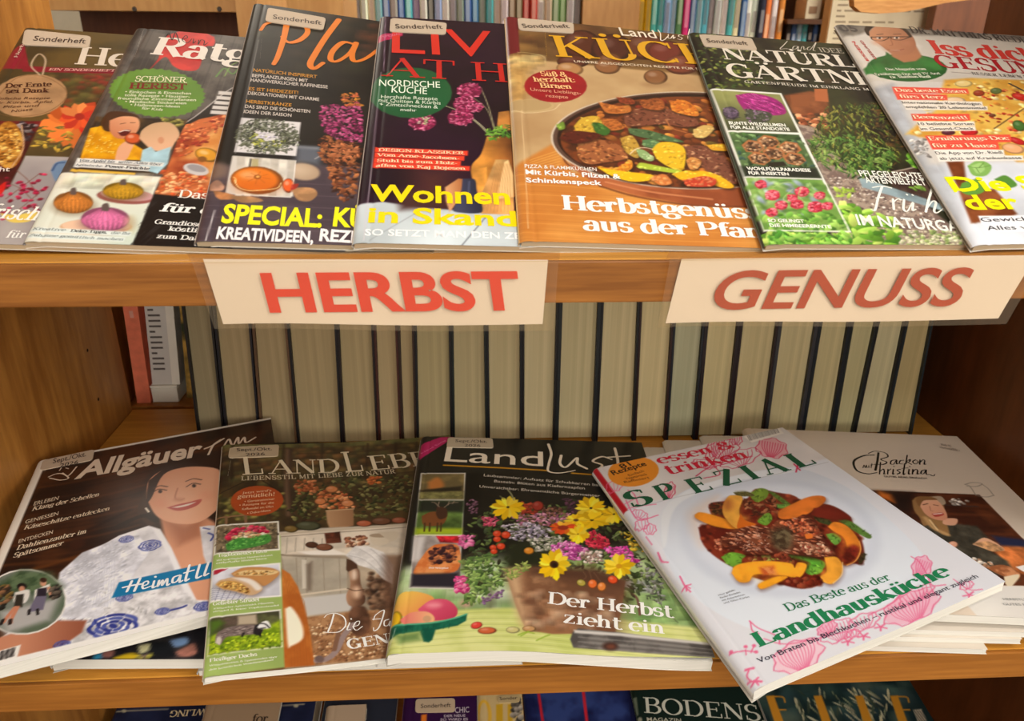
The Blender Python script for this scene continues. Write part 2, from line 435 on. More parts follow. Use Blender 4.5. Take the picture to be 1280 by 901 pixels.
# ------------------------------------------------------------------ a printed cover
class Magazine:
    """A magazine whose cover art is inked onto a fine grid that follows the bend of its cover.
    Corners are BL, BR, TL, TR in the room; art is entered in measured positions and turned into cover coordinates (u, t)."""
    def __init__(s, name, label, corners, thick, base, cat='magazine', group=None, cell=0.0007, bend=None, pbend=None, floor=None,
                 spine=(225, 222, 215), pages=None, umax=1.0, tmin=0.0, zoom=(0, 0, 1)):
        s.c = [np.array(q, float) for q in corners]
        s.W = 0.5 * (np.linalg.norm(s.c[1] - s.c[0]) + np.linalg.norm(s.c[3] - s.c[2]))
        s.L = 0.5 * (np.linalg.norm(s.c[2] - s.c[0]) + np.linalg.norm(s.c[3] - s.c[1]))
        a, b = s.c[1] - s.c[0] + s.c[3] - s.c[2], s.c[2] - s.c[0] + s.c[3] - s.c[1]
        s.N = np.cross(a, b)
        s.N /= np.linalg.norm(s.N)
        s.bend, s.pbend, s.floor, s.thick = bend, pbend, floor, thick
        s.spine_c, s.pages = spine, pages or M_PAGES
        s.root = thing(name, tuple(s.c[0] - s.N * thick), label, cat, group)
        s.umax = umax
        s.nx = int(s.W * umax / cell) + 1
        s.ny = int(s.L / cell) + 1
        s.kx, s.ky = (s.nx - 1) / umax, (s.ny - 1)
        s.C = np.zeros((s.ny, s.nx, 3))
        s.C[:] = np.array(base, float) / 255.0
        s.letters = {}
        s.order = {}
        s.line_no, s.inbrush = 0, False
        s.z = zoom
        s._noise = {}
    # ---- the surface
    def S(s, u, t, page=False):
        u = np.asarray(u, float)[..., None]
        t = np.asarray(t, float)[..., None]
        BL, BR, TL, TR = s.c
        P = (BL * (1 - u) + BR * u) * t + (TL * (1 - u) + TR * u) * (1 - t)
        x = u[..., 0] * s.W
        h = -s.thick * 0.45 * np.exp(-np.maximum(x, 0) / 0.0016) - 0.00035 * np.exp(-((x - 0.0085) / 0.0012) ** 2)
        f = s.pbend if page and s.pbend else s.bend
        if f: h = h + f(u[..., 0], t[..., 0])
        P = P + s.N * h[..., None]
        if s.floor is not None:
            P[..., 2] = np.maximum(P[..., 2], s.floor)
        return P
    def uv(s, pts):
        p = np.asarray(pts, float).reshape(-1, 2)
        q = np.stack([s.z[0] + p[:, 0] / s.z[2], s.z[1] + p[:, 1] / s.z[2]], 1)
        w = np.full((len(q), 2), 0.5)
        BL, BR, TL, TR = s.c
        def f(w):
            u, t = w[:, :1], w[:, 1:]
            return project((BL * (1 - u) + BR * u) * t + (TL * (1 - u) + TR * u) * (1 - t))
        for _ in range(10):
            r = f(w)
            e = 1e-5
            ju = (f(w + [e, 0]) - r) / e
            jt = (f(w + [0, e]) - r) / e
            d = q - r
            det = ju[:, 0] * jt[:, 1] - ju[:, 1] * jt[:, 0]
            w = w + np.clip(np.stack([(d[:, 0] * jt[:, 1] - d[:, 1] * jt[:, 0]) / det, (ju[:, 0] * d[:, 1] - ju[:, 1] * d[:, 0]) / det], 1), -0.6, 0.6)
        return w
    def g(s, pts):
        w = s.uv(pts)
        return np.stack([w[:, 0] * s.kx, w[:, 1] * s.ky], 1)
    def noise(s, scale, seed=0, oct_=4, ax=1.0):
        key = (scale, seed, oct_, ax)
        if key not in s._noise:
            rng = np.random.RandomState(seed + 11)
            out = np.zeros((s.ny, s.nx))
            amp, tot = 1.0, 0.0
            for o in range(oct_):
                cx = max(scale * ax / 2 ** o, 1.0)
                cy = max(scale / 2 ** o, 1.0)
                gx = np.arange(s.nx) / cx
                gy = np.arange(s.ny) / cy
                G = rng.rand(int(gy[-1]) + 3, int(gx[-1]) + 3)
                ix, iy = gx.astype(int), gy.astype(int)
                fx, fy = gx - ix, gy - iy
                fx, fy = fx * fx * (3 - 2 * fx), fy * fy * (3 - 2 * fy)
                A = G[np.ix_(iy, ix)] * (1 - fx) + G[np.ix_(iy, ix + 1)] * fx
                B = G[np.ix_(iy + 1, ix)] * (1 - fx) + G[np.ix_(iy + 1, ix + 1)] * fx
                out += amp * (A * (1 - fy[:, None]) + B * fy[:, None])
                tot += amp
                amp *= 0.55
            out /= tot
            s._noise[key] = np.clip((out - 0.5) * 1.7 + 0.5, 0, 1)
        return s._noise[key]
    # ---- inking
    def _ink(s, box_, cov, col):
        x0, x1, y0, y1 = box_
        t = s.C[y0:y1, x0:x1]
        t += cov[..., None] * (col - t)
    def _sd(s, G, pad):
        x0 = max(int(G[:, 0].min() - pad), 0); x1 = min(int(G[:, 0].max() + pad) + 2, s.nx)
        y0 = max(int(G[:, 1].min() - pad), 0); y1 = min(int(G[:, 1].max() + pad) + 2, s.ny)
        if x1 <= x0 or y1 <= y0: return None
        X, Y = np.meshgrid(np.arange(x0, x1, dtype=float), np.arange(y0, y1, dtype=float))
        return (x0, x1, y0, y1), X, Y
    def poly(s, pts, col, soft=0.7, smooth=False, grad=None, mot=None, op=1.0, pre=None):
        """Fill a shape. grad = (p, q, col2): fades from col at p to col2 at q. mot = (scale, amount[, col2]): mottled like a photograph."""
        G = s.g(pts) if pre is None else pre
        if smooth:
            G = smooth_path(np.concatenate([G, G[:1]]), 5)[:-1]
        r = s._sd(G, soft * 2 + 1)
        if r is None: return
        bx, X, Y = r
        ins = np.zeros(X.shape, bool)
        d2 = np.full(X.shape, 1e9)
        n = len(G)
        for i in range(n):
            ax, ay = G[i]; bx_, by = G[(i + 1) % n]
            ex, ey = bx_ - ax, by - ay
            l2 = ex * ex + ey * ey
            if l2 < 1e-12: continue
            c = (ay > Y) != (by > Y)
            if ey != 0:
                ins ^= c & (X < ex * (Y - ay) / ey + ax)
            tt = np.clip(((X - ax) * ex + (Y - ay) * ey) / l2, 0, 1)
            d2 = np.minimum(d2, (X - ax - tt * ex) ** 2 + (Y - ay - tt * ey) ** 2)
        sd = np.sqrt(d2) * np.where(ins, 1, -1)
        k = np.clip(0.5 + sd / (2 * soft), 0, 1)
        cov = (k * k * (3 - 2 * k) if soft > 1 else k) * op
        c = np.array(col, float) / 255.0
        cc = np.broadcast_to(c, X.shape + (3,))
        if grad is not None:
            a, b = s.g([grad[0], grad[1]])
            d = b - a
            f = np.clip(((X - a[0]) * d[0] + (Y - a[1]) * d[1]) / (d @ d), 0, 1)[..., None]
            cc = cc * (1 - f) + np.array(grad[2], float) / 255.0 * f
        if mot is not None:
            nz = s.noise(mot[0], int(abs(G[0, 0]) * 7) % 97)[bx[2]:bx[3], bx[0]:bx[1]][..., None]
            if len(mot) > 2:
                f = np.clip((nz - 0.5) * (1 + 3 * mot[1]) + 0.5, 0, 1)
                cc = cc * (1 - f) + np.array(mot[2], float) / 255.0 * f
            else:
                cc = cc * (1 + (nz - 0.5) * 2 * mot[1])
        s._ink(bx, cov, np.clip(cc, 0, 1))
    def ell(s, cx, cy, rx, ry, col, rot=0.0, **k):
        n = 24
        a = np.linspace(0, 2 * math.pi, n + 1)[:-1]
        c, q = math.cos(R_(rot)), math.sin(R_(rot))
        s.poly(np.stack([cx + rx * np.cos(a) * c - ry * np.sin(a) * q, cy + rx * np.cos(a) * q + ry * np.sin(a) * c], 1), col, **k)
    def ball(s, cx, cy, rx, ry, col, rot=0.0, hi=0.5, lo=0.45, **k):
        """A rounded body in the pictured photo: rim, body and highlight."""
        c = np.array(col, float)
        s.ell(cx, cy, rx, ry, c * (1 - lo), rot, **k)
        s.ell(cx - rx * 0.06, cy - ry * 0.08, rx * 0.86, ry * 0.84, c, rot, soft=max(rx * 0.12, 0.8) * s.unit())
        s.ell(cx - rx * 0.28, cy - ry * 0.36, rx * 0.36, ry * 0.30, c + (255 - c) * hi, rot, soft=max(rx * 0.2, 0.8) * s.unit(), op=0.7)
    def unit(s):
        a = s.g([(450, 450), (451, 450)])
        return float(np.hypot(*(a[1] - a[0])))
    def line(s, pts, w, col, smooth=True, taper=False, op=1.0, soft=0.6):
        G = s.g(pts)
        if smooth and len(G) > 2: G = smooth_path(G, 5)
        u = s.unit() * w * 0.5
        r = s._sd(G, u + 2)
        if r is None: return
        bx, X, Y = r
        best = np.full(X.shape, -1e9)
        n = len(G)
        for i in range(n - 1):
            ax, ay = G[i]; bx_, by = G[i + 1]
            ex, ey = bx_ - ax, by - ay
            l2 = max(ex * ex + ey * ey, 1e-9)
            tt = np.clip(((X - ax) * ex + (Y - ay) * ey) / l2, 0, 1)
            ww = u * (1 - (i + tt) / (n - 1) * 0.85) if taper else u
            best = np.maximum(best, ww - np.sqrt((X - ax - tt * ex) ** 2 + (Y - ay - tt * ey) ** 2))
        s._ink(bx, np.clip(0.5 + best / (2 * soft), 0, 1) * op, np.array(col, float) / 255.0)
    def scatter(s, pts, n, size, cols, seed=1, el=1.0, ang=None, jit=0.12, soft=0.6, op=1.0, shade=0.3, edge=False):
        """Many small leaves, crumbs or petals inside an outline, drawn in random order."""
        rng = np.random.RandomState(seed)
        G = s.g(pts)
        u = s.unit()
        lo, hi = G.min(0), G.max(0)
        placed, tries = 0, 0
        while placed < n and tries < n * 30:
            tries += 1
            x, y = lo + rng.rand(2) * (hi - lo)
            ins = False
            for i in range(len(G)):
                ax, ay = G[i - 1]; bx_, by = G[i]
                if (ay > y) != (by > y) and x < (bx_ - ax) * (y - ay) / (by - ay) + ax: ins = not ins
            if not ins: continue
            placed += 1
            r = (size[0] + rng.rand() * (size[1] - size[0])) * u
            a = rng.rand() * 2 * math.pi if ang is None else R_(ang[0] + rng.rand() * (ang[1] - ang[0]))
            col = np.array(cols[rng.randint(len(cols))], float) / 255.0
            col = np.clip(col * (1 + (rng.rand() - 0.5) * 2 * jit), 0, 1)
            x0 = max(int(x - r - 2), 0); x1 = min(int(x + r + 3), s.nx)
            y0 = max(int(y - r - 2), 0); y1 = min(int(y + r + 3), s.ny)
            if x1 <= x0 or y1 <= y0: continue
            X, Y = np.meshgrid(np.arange(x0, x1) - x, np.arange(y0, y1) - y)
            p = (X * math.cos(a) + Y * math.sin(a)) / r
            q = (-X * math.sin(a) + Y * math.cos(a)) / r * el
            d = np.sqrt(p * p + q * q)
            cov = np.clip(0.5 + (1 - d) * r / el ** 0.5 / (2 * soft), 0, 1) * op
            c = col * (1 - shade * np.clip((X * 0.5 + Y * 0.8) / r, -1, 1))[..., None]
            s._ink((x0, x1, y0, y1), cov, np.clip(c, 0, 1))
    def petals(s, cx, cy, r, n, cols, el=3.2, sq=1.0, inner=0.25, seed=1, centre=None, cr=0.28):
        """A flower head: a ring of pointed petals and a disc."""
        rng = np.random.RandomState(seed)
        for i in range(n):
            a = 2 * math.pi * i / n + rng.rand() * 0.3
            rr = r * (0.85 + 0.3 * rng.rand())
            d = np.array([math.cos(a), math.sin(a) * sq])
            q = np.array([-math.sin(a), math.cos(a) * sq])
            w = rr / el
            P = [np.array([cx, cy]) + d * rr * f + q * w * k for f, k in ((inner, .25), (.55, .62), (.8, .55), (1, 0), (.8, -.55), (.55, -.62), (inner, -.25))]
            c = np.array(cols[rng.randint(len(cols))], float) * (0.88 + 0.24 * rng.rand())
            s.poly(P, np.clip(c, 0, 255), soft=0.6)
        if centre is not None:
            s.ell(cx, cy, r * cr, r * cr * sq, centre)
    # ---- lettering, printed on top of the art
    def _put(s, part, V, F, col, a, ex, ey):
        """V in letter units -> cover coordinates through the origin a (mm grid) and the axes ex, ey."""
        Q = np.array(a) + V[:, :1] * ex + V[:, 1:2] * ey
        if '#' not in part and part != 'badge_text' and not s.inbrush:
            part = '%s#%d' % (part, s.line_no)
        L = s.letters.setdefault(part, [[], [], [], 0])
        k = s.order.get('n', 0)
        s.order['n'] = k + 1
        base = L[3]
        h = 0.00014 + (k % 120) * 2.5e-6
        L[0].append(np.concatenate([Q, np.full((len(Q), 1), h)], 1))
        L[1] += [tuple(i + base for i in f) for f in F]
        L[2].append(np.broadcast_to(lin(np.array(col, float) / 255.0), (len(Q), 3)))
        L[3] += len(Q)
    def _frame(s, p0, p1, cap):
        G = s.uv([p0, p1, (p0[0], p0[1] - cap)])
        G = np.stack([G[:, 0] * s.W, (1 - G[:, 1]) * s.L], 1)
        e = G[1] - G[0]
        ln = np.hypot(*e)
        e = e / ln
        q = np.array([-e[1], e[0]])
        return G[0], e, q, ln, abs((G[2] - G[0]) @ q)
    def text(s, part, body, p0, p1, cap, col, font='sans', bold=0.0, shear=0.0, shadow=None, thick=0.17, thin=0.06, track=0.0, res=3):
        """A line of print from baseline start p0 to baseline end p1, capitals `cap` tall."""
        s.line_no += 1
        if part.startswith('teaser'): cap *= 0.86
        a, e, q, ln, ch = s._frame(p0, p1, cap)
        if font == 'sans':
            V, F = sans_text(body, bold, shear, res)
            if not len(V): return
            mn, mx = V[:, 0].min(), V[:, 0].max()
            pcs = [((V - [mn, 0]) / [mx - mn, CAP], F)]
        else:
            ps, w = serif_text(body, thick, thin, font == 'slab', track)
            pcs = [((P + np.outer(P[:, 1], [shear, 0])) / [w, 1.0], F) for P, F in ps]
        if shadow is not None:
            for V, F in pcs:
                s._put(part, V, F, shadow, a + (e * 0.05 - q * 0.05) * ch, e * ln, q * ch)
        for V, F in pcs:
            s._put(part, V, F, col, a, e * ln, q * ch)
    def brush(s, part, pts, w, col, contrast=0.0, smooth=True, w_end=None):
        """A handwritten stroke, w wide in measured units."""
        G = s.uv(pts)
        G = np.stack([G[:, 0] * s.W, (1 - G[:, 1]) * s.L], 1)
        if smooth: G = smooth_path(G, 8)
        n = len(G)
        k = s.unit() / s.kx * s.W
        T = np.gradient(G, axis=0)
        T /= np.maximum(np.hypot(T[:, 0], T[:, 1]), 1e-9)[:, None]
        wd_ = w * k * (1 - contrast + contrast * np.clip(-T[:, 1] * 0.9 + 0.25, 0, 1))
        if w_end is not None: wd_ = wd_ * np.linspace(1, w_end, n)
        V, F = strip(G, wd_)
        s.inbrush = True
        s._put(part, V, F, col, (0, 0), np.array([1.0, 0]), np.array([0, 1.0]))
        for i in (0, -1):
            r = wd_[i] / 2
            c = np.array([(G[i][0] + r * math.cos(b), G[i][1] + r * math.sin(b)) for b in np.linspace(0, 2 * math.pi, 11)[:-1]])
            s._put(part, c, [tuple(range(10))], col, (0, 0), np.array([1.0, 0]), np.array([0, 1.0]))
        s.inbrush = False
    def shape(s, part, pts, col, smooth=False):
        G = s.uv(pts)
        G = np.stack([G[:, 0] * s.W, (1 - G[:, 1]) * s.L], 1)
        if smooth: G = smooth_path(np.concatenate([G, G[:1]]), 5)[:-1]
        s._put(part, G, [tuple(range(len(G)))], col, (0, 0), np.array([1.0, 0]), np.array([0, 1.0]))
    # ---- the paper label stuck on by the library
    def sticker(s, pts, lines, col=(190, 172, 150), ink=(60, 45, 40)):
        """A rounded label with its own thickness; lines = [(text, p0, p1, cap)]."""
        G = s.uv(pts)
        G = np.stack([G[:, 0] * s.W, (1 - G[:, 1]) * s.L], 1)
        rd = []
        n = len(G)
        for i in range(n):
            a, b, c = G[i - 1], G[i], G[(i + 1) % n]
            r = 0.0035
            p = b + (a - b) / np.linalg.norm(a - b) * r
            q = b + (c - b) / np.linalg.norm(c - b) * r
            for t in np.linspace(0, 1, 5):
                rd.append((1 - t) ** 2 * p + 2 * t * (1 - t) * b + t * t * q)
        rd = np.array(rd)
        P0 = s.S(rd[:, 0] / s.W, 1 - rd[:, 1] / s.L)
        m = len(rd)
        V = np.concatenate([P0 + s.N * 0.00010, P0 + s.N * 0.00085])
        F = [tuple(range(m, 2 * m))] + [(i, (i + 1) % m, m + (i + 1) % m, m + i) for i in range(m)]
        st = mesh('sticker', V, F, plain('label_paper', col, 0.6, 0.02), s.root)
        pv, pf, b = [], [], 0
        for tx, p0, p1, cap in lines:
            a, e, q, ln, ch = s._frame(p0, p1, cap)
            tv, tf = sans_text(tx, 0.006, 0.0)
            mn, mx = tv[:, 0].min(), tv[:, 0].max()
            Q = a + ((tv[:, :1] - mn) / (mx - mn)) * (e * ln) + (tv[:, 1:2] / CAP) * (q * ch)
            pv.append(s.S(Q[:, 0] / s.W, 1 - Q[:, 1] / s.L) + s.N * 0.00100)
            pf += [tuple(i + b for i in f) for f in tf]
            b += len(Q)
        V = np.concatenate(pv)
        mesh('sticker_text', V, pf, M_INK, st, ink=np.broadcast_to(lin(np.array(ink, float) / 255), (len(V), 3)))
    # ---- build all parts
    def build(s, gain=1.0):
        g = gain
        u = np.linspace(0, s.umax, s.nx)
        t = np.linspace(0, 1, s.ny)
        Ug, Tg = np.meshgrid(u, t)
        P = s.S(Ug, Tg).reshape(-1, 3)
        n0 = np.arange(s.nx * s.ny).reshape(s.ny, s.nx)
        F = np.stack([n0[1:, :-1], n0[1:, 1:], n0[:-1, 1:], n0[:-1, :-1]], -1).reshape(-1, 4)
        me = bpy.data.meshes.new('cover')
        off = np.array(s.root.location)
        me.vertices.add(len(P))
        me.vertices.foreach_set('co', (P - off).astype(np.float32).ravel())
        me.loops.add(F.size)
        me.loops.foreach_set('vertex_index', F.astype(np.int32).ravel())
        me.polygons.add(len(F))
        me.polygons.foreach_set('loop_start', np.arange(0, F.size, 4, dtype=np.int32))
        me.polygons.foreach_set('use_smooth', np.ones(len(F), bool))
        me.update(calc_edges=True)
        at = me.color_attributes.new('ink', 'FLOAT_COLOR', 'POINT')
        c = np.ones((len(P), 4), np.float32)
        c[:, :3] = np.clip(lin(np.clip(s.C.reshape(-1, 3), 0, 1) + 1e-9) * g, 0, 0.9)
        at.data.foreach_set('color', c.ravel())
        me.materials.append(M_GLOSS)
        o = bpy.data.objects.new('cover', me)
        COL.objects.link(o)
        o.parent = s.root
        s._noise = {}
        for part, (V, Fl, Cl, _) in s.letters.items():
            V = np.concatenate(V)
            Pw = s.S(V[:, 0] / s.W, 1 - V[:, 1] / s.L) + s.N * V[:, 2:3]
            mesh(part.split('#')[0], Pw, Fl, M_INK, s.root, ink=np.clip(np.concatenate(Cl) * g, 0, 0.9))
        # the pages under the cover
        nu, nt_ = 26, 14
        uu, tt = np.meshgrid(np.linspace(0.004, 0.996, nu), np.linspace(0.003, 0.999, nt_))
        top = s.S(uu, tt, True) - s.N * 0.00035
        bot = top - s.N * (s.thick - 0.0007)
        if s.floor is not None:
            bot[..., 2] = np.maximum(bot[..., 2], s.floor - 0.0012)
            top[..., 2] = np.maximum(top[..., 2], s.floor - 0.0003)
        V = np.concatenate([top.reshape(-1, 3), bot.reshape(-1, 3)])
        n = nu * nt_
        I = np.arange(n).reshape(nt_, nu)
        F = []
        for j in range(nt_ - 1):
            for i in range(nu - 1):
                F.append((I[j + 1, i], I[j + 1, i + 1], I[j, i + 1], I[j, i]))
                F.append((n + I[j, i], n + I[j, i + 1], n + I[j + 1, i + 1], n + I[j + 1, i]))
        for i in range(nu - 1):
            F.append((I[-1, i + 1], I[-1, i], n + I[-1, i], n + I[-1, i + 1]))
            F.append((I[0, i], I[0, i + 1], n + I[0, i + 1], n + I[0, i]))
        for j in range(nt_ - 1):
            F.append((I[j + 1, 0], I[j, 0], n + I[j, 0], n + I[j + 1, 0]))
            F.append((I[j, -1], I[j + 1, -1], n + I[j + 1, -1], n + I[j, -1]))
        mesh('page_block', V, F, s.pages, s.root)
        # the spine: a rounded strip down the bound edge
        ts = np.linspace(0, 1, 16)
        e = (s.c[1] - s.c[0]) / np.linalg.norm(s.c[1] - s.c[0])
        top = s.S(np.zeros(16), ts)
        rows = []
        for k in np.linspace(0, 1, 7):
            d = (s.thick * 0.55) * k
            rows.append(top - s.N * d - e * (0.0007 * math.sin(math.pi * k)))
        V = np.concatenate(rows)
        if s.floor is not None: V[:, 2] = np.maximum(V[:, 2], s.floor - 0.0012)
        F = [(r * 16 + i, r * 16 + i + 1, (r + 1) * 16 + i + 1, (r + 1) * 16 + i) for r in range(6) for i in range(15)]
        mesh('spine', V, F, plain('spine_paper', s.spine_c, 0.4, 0.04), s.root, smooth=True)
        # the back cover: a thin sheet under the pages
        uu, tt = np.meshgrid(np.linspace(0, 1, 20), np.linspace(0, 1, 10))
        b0 = s.S(uu, tt, True) - s.N * (s.thick - 0.0003)
        if s.floor is not None: b0[..., 2] = np.maximum(b0[..., 2], s.floor - 0.0012)
        b0 = b0.reshape(-1, 3)
        V = np.concatenate([b0, b0 - s.N * 0.0003])
        I = np.arange(200).reshape(10, 20)
        F = []
        for j in range(9):
            for i in range(19):
                F.append((I[j + 1, i], I[j + 1, i + 1], I[j, i + 1], I[j, i]))
                F.append((200 + I[j, i], 200 + I[j, i + 1], 200 + I[j + 1, i + 1], 200 + I[j + 1, i]))
        for i in range(19):
            F.append((I[-1, i + 1], I[-1, i], 200 + I[-1, i], 200 + I[-1, i + 1]))
            F.append((I[0, i], I[0, i + 1], 200 + I[0, i + 1], 200 + I[0, i]))
        for j in range(9):
            F.append((I[j + 1, 0], I[j, 0], 200 + I[j, 0], 200 + I[j + 1, 0]))
            F.append((I[j, -1], I[j + 1, -1], 200 + I[j + 1, -1], 200 + I[j, -1]))
        mesh('back_cover', V, F, M_PAGES_W, s.root)

# ================================================================== the room and the bookcases
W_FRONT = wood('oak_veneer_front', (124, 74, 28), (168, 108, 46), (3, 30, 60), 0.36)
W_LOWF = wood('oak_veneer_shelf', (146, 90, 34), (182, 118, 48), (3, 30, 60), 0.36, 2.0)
W_TOP_LIT = wood('oak_veneer_top_lit', (190, 130, 48), (222, 160, 68), (3, 40, 40), 0.4, 3.0)  # same oak in a lighter tone, so the shelf tops look brightly lit
W_SIDE = wood('oak_veneer_side', (150, 96, 40), (200, 140, 66), (18, 18, 2.6), 0.34, 4.0)
W_SIDE2 = wood('shaded_oak_brown_veneer', (98, 54, 26), (126, 72, 38), (16, 16, 3.0), 0.42, 6.0)  # right side panels: shade put into the oak tone; plain brown on other units
W_PALE = wood('beech_veneer', (196, 142, 84), (220, 168, 106), (14, 14, 2.5), 0.45, 8.0)
W_DARK = wood('brown_veneer', (74, 42, 20), (98, 58, 30), (12, 12, 2.5), 0.5, 9.0)
M_CARPET = plain('carpet', (96, 84, 74), 0.95, 0.25, 300)
M_WALLP = plain('plaster', (226, 214, 192), 0.8, 0.03, 20)
M_HOLE = plain('peg_hole', (40, 22, 10), 0.8)
M_STEEL = plain('screw_steel', (70, 60, 52), 0.35)

tag(box('floor', -3.5, 3.5, -2.2, 4.6, -1.30, -1.25, M_CARPET), kind='structure')
tag(box('wall_back', -3.5, 3.5, 4.4, 4.5, -1.25, 1.55, M_WALLP), kind='structure')
tag(box('wall_left', -3.5, -3.4, -2.2, 4.4, -1.25, 1.55, M_WALLP), kind='structure')
tag(box('wall_right', 3.4, 3.5, -2.2, 4.4, -1.25, 1.55, M_WALLP), kind='structure')
tag(box('ceiling', -3.5, 3.5, -2.2, 4.6, 1.55, 1.60, M_WALLP), kind='structure')

# the bookcase in front
bc = thing('bookcase', (0.09, 0.59, -1.25), 'warm oak bookcase whose two shelves hold the fanned magazines', 'bookcase')
def panel(x0, x1, y0, y1, z0, z1, mat, parent, holes=None):
    o = box('side_panel', x0, x1, y0, y1, z0, z1, mat, parent, 0.0012)
    if holes:
        xs, pts = holes
        for (yy, zz) in pts:
            V = []
            for k in range(10):
                a = 2 * math.pi * k / 10
                V.append((xs, yy + 0.0017 * math.cos(a), zz + 0.0017 * math.sin(a)))
            V.append((xs + 0.0003, yy, zz))
            mesh('peg_hole', V, [(k, (k + 1) % 10, 10) for k in range(10)], M_HOLE, o)
    return o
peg = [tuple(q[1:]) for q in ((0, 0.715, -0.1885), (0, 0.715, -0.2405), (0, 0.715, -0.2925), (0, 0.715, -0.3445))]
panel(XL - 0.022, XL, Y_FRONT, Y_BACK, -1.25, 0.62, W_SIDE, bc, (XL + 0.0004, peg))
panel(XR, XR + 0.022, Y_FRONT, Y_BACK, -1.25, 0.62, W_SIDE2, bc)
E_ = 0.0003
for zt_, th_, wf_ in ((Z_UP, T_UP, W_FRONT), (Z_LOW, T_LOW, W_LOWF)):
    sh = box('shelf', XL + E_, XR - E_, Y_FRONT + 0.0032, Y_BACK, zt_ - th_, zt_, W_TOP_LIT, bc, 0.0008)
    lp = box('darker_front', XL + E_, XR - E_, Y_FRONT, Y_FRONT + 0.0031, zt_ - th_, zt_ - 0.0002, wf_, bc, 0.0008)  # added strip that keeps the front darker than the lit-toned top
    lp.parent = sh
box('shelf', XL + E_, XR - E_, Y_FRONT, Y_BACK, -0.700, -0.678, W_LOWF, bc, 0.0016)
box('top_board', XL + E_, XR - E_, Y_FRONT, Y_BACK, 0.598, 0.620, W_FRONT, bc, 0.0016)
# the sloping rest that the upper magazines lean on
n_ = np.array([0.0419, -0.3743, 0.9264])
yA, yB = 0.425, 0.590
def rest_z(x, y, d): return (d - n_[0] * x - n_[1] * y) / n_[2]
V = []
for x in (XL + 0.002, XR - 0.002):
    for y in (yA, yB):
        zt = min(rest_z(x, y, -0.2700) if x < 0 else rest_z(0.5, y, -0.2700), 0.2)
        V += [(x, y, zt - 0.006), (x, y, zt)]
F = [(1, 3, 7, 5), (0, 4, 6, 2), (0, 1, 5, 4), (2, 6, 7, 3), (0, 2, 3, 1), (4, 5, 7, 6)]
mesh('sloping_rest', V, F, W_LOWF, bc)

# the bookcase standing back to back with it
rb = thing('bookcase', (0.1, 0.95, -1.25), 'second oak bookcase behind, seen through the open left of the lower shelf', 'bookcase')
box('side_panel', -0.4005, -0.3785, 0.792, 1.12, -1.25, -0.125, W_SIDE, rb, 0.0012)
box('side_panel', 0.560, 0.582, 0.792, 1.12, -1.25, -0.125, W_SIDE2, rb, 0.0012)
box('shelf', -0.3782, 0.5597, 0.792, 1.12, Z_LOW - T_LOW - 0.002, Z_LOW - 0.002, W_SIDE, rb, 0.0012)
ZB = Z_LOW - 0.002

# ------------------------------------------------------------------ the back row: books with the fore-edge towards us
def ordinal(i):
    return ['first', 'second', 'third', 'fourth', 'fifth', 'sixth', 'seventh', 'eighth', 'ninth', 'tenth', 'eleventh', 'twelfth', 'thirteenth', 'fourteenth', 'fifteenth', 'sixteenth', 'seventeenth', 'eighteenth', 'nineteenth', 'twentieth', 'twenty-first', 'twenty-second', 'twenty-third', 'twenty-fourth', 'twenty-fifth', 'twenty-sixth', 'twenty-seventh', 'twenty-eighth', 'twenty-ninth', 'thirtieth',
            'thirty-first', 'thirty-second', 'thirty-third', 'thirty-fourth', 'thirty-fifth', 'thirty-sixth', 'thirty-seventh', 'thirty-eighth', 'thirty-ninth', 'fortieth'][i]

YB = 0.692
ZB = Z_LOW + 0.0002
# left and right limits measured near the top (y 410) and near the foot (y 545) of the row, then cover tone and page tone
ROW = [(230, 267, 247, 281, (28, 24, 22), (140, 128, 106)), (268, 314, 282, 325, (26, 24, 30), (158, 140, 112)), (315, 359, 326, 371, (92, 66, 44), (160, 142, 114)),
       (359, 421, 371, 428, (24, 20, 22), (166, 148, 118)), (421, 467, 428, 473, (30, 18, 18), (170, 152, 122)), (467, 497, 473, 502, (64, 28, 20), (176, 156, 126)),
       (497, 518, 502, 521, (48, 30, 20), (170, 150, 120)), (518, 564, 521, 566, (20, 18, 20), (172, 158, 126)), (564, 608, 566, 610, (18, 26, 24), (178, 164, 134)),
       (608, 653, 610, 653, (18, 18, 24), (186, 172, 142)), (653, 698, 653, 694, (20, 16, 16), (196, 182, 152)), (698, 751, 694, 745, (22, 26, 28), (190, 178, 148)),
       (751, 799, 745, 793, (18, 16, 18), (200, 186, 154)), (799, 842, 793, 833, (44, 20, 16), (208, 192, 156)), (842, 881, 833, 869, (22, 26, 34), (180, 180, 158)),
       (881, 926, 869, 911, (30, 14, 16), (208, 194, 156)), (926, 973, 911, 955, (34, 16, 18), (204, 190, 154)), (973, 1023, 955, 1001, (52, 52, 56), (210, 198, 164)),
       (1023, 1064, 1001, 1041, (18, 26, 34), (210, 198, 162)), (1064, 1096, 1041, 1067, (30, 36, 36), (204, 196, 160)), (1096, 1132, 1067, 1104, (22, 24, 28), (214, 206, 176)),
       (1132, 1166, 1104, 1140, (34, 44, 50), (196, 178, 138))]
_pm = {}
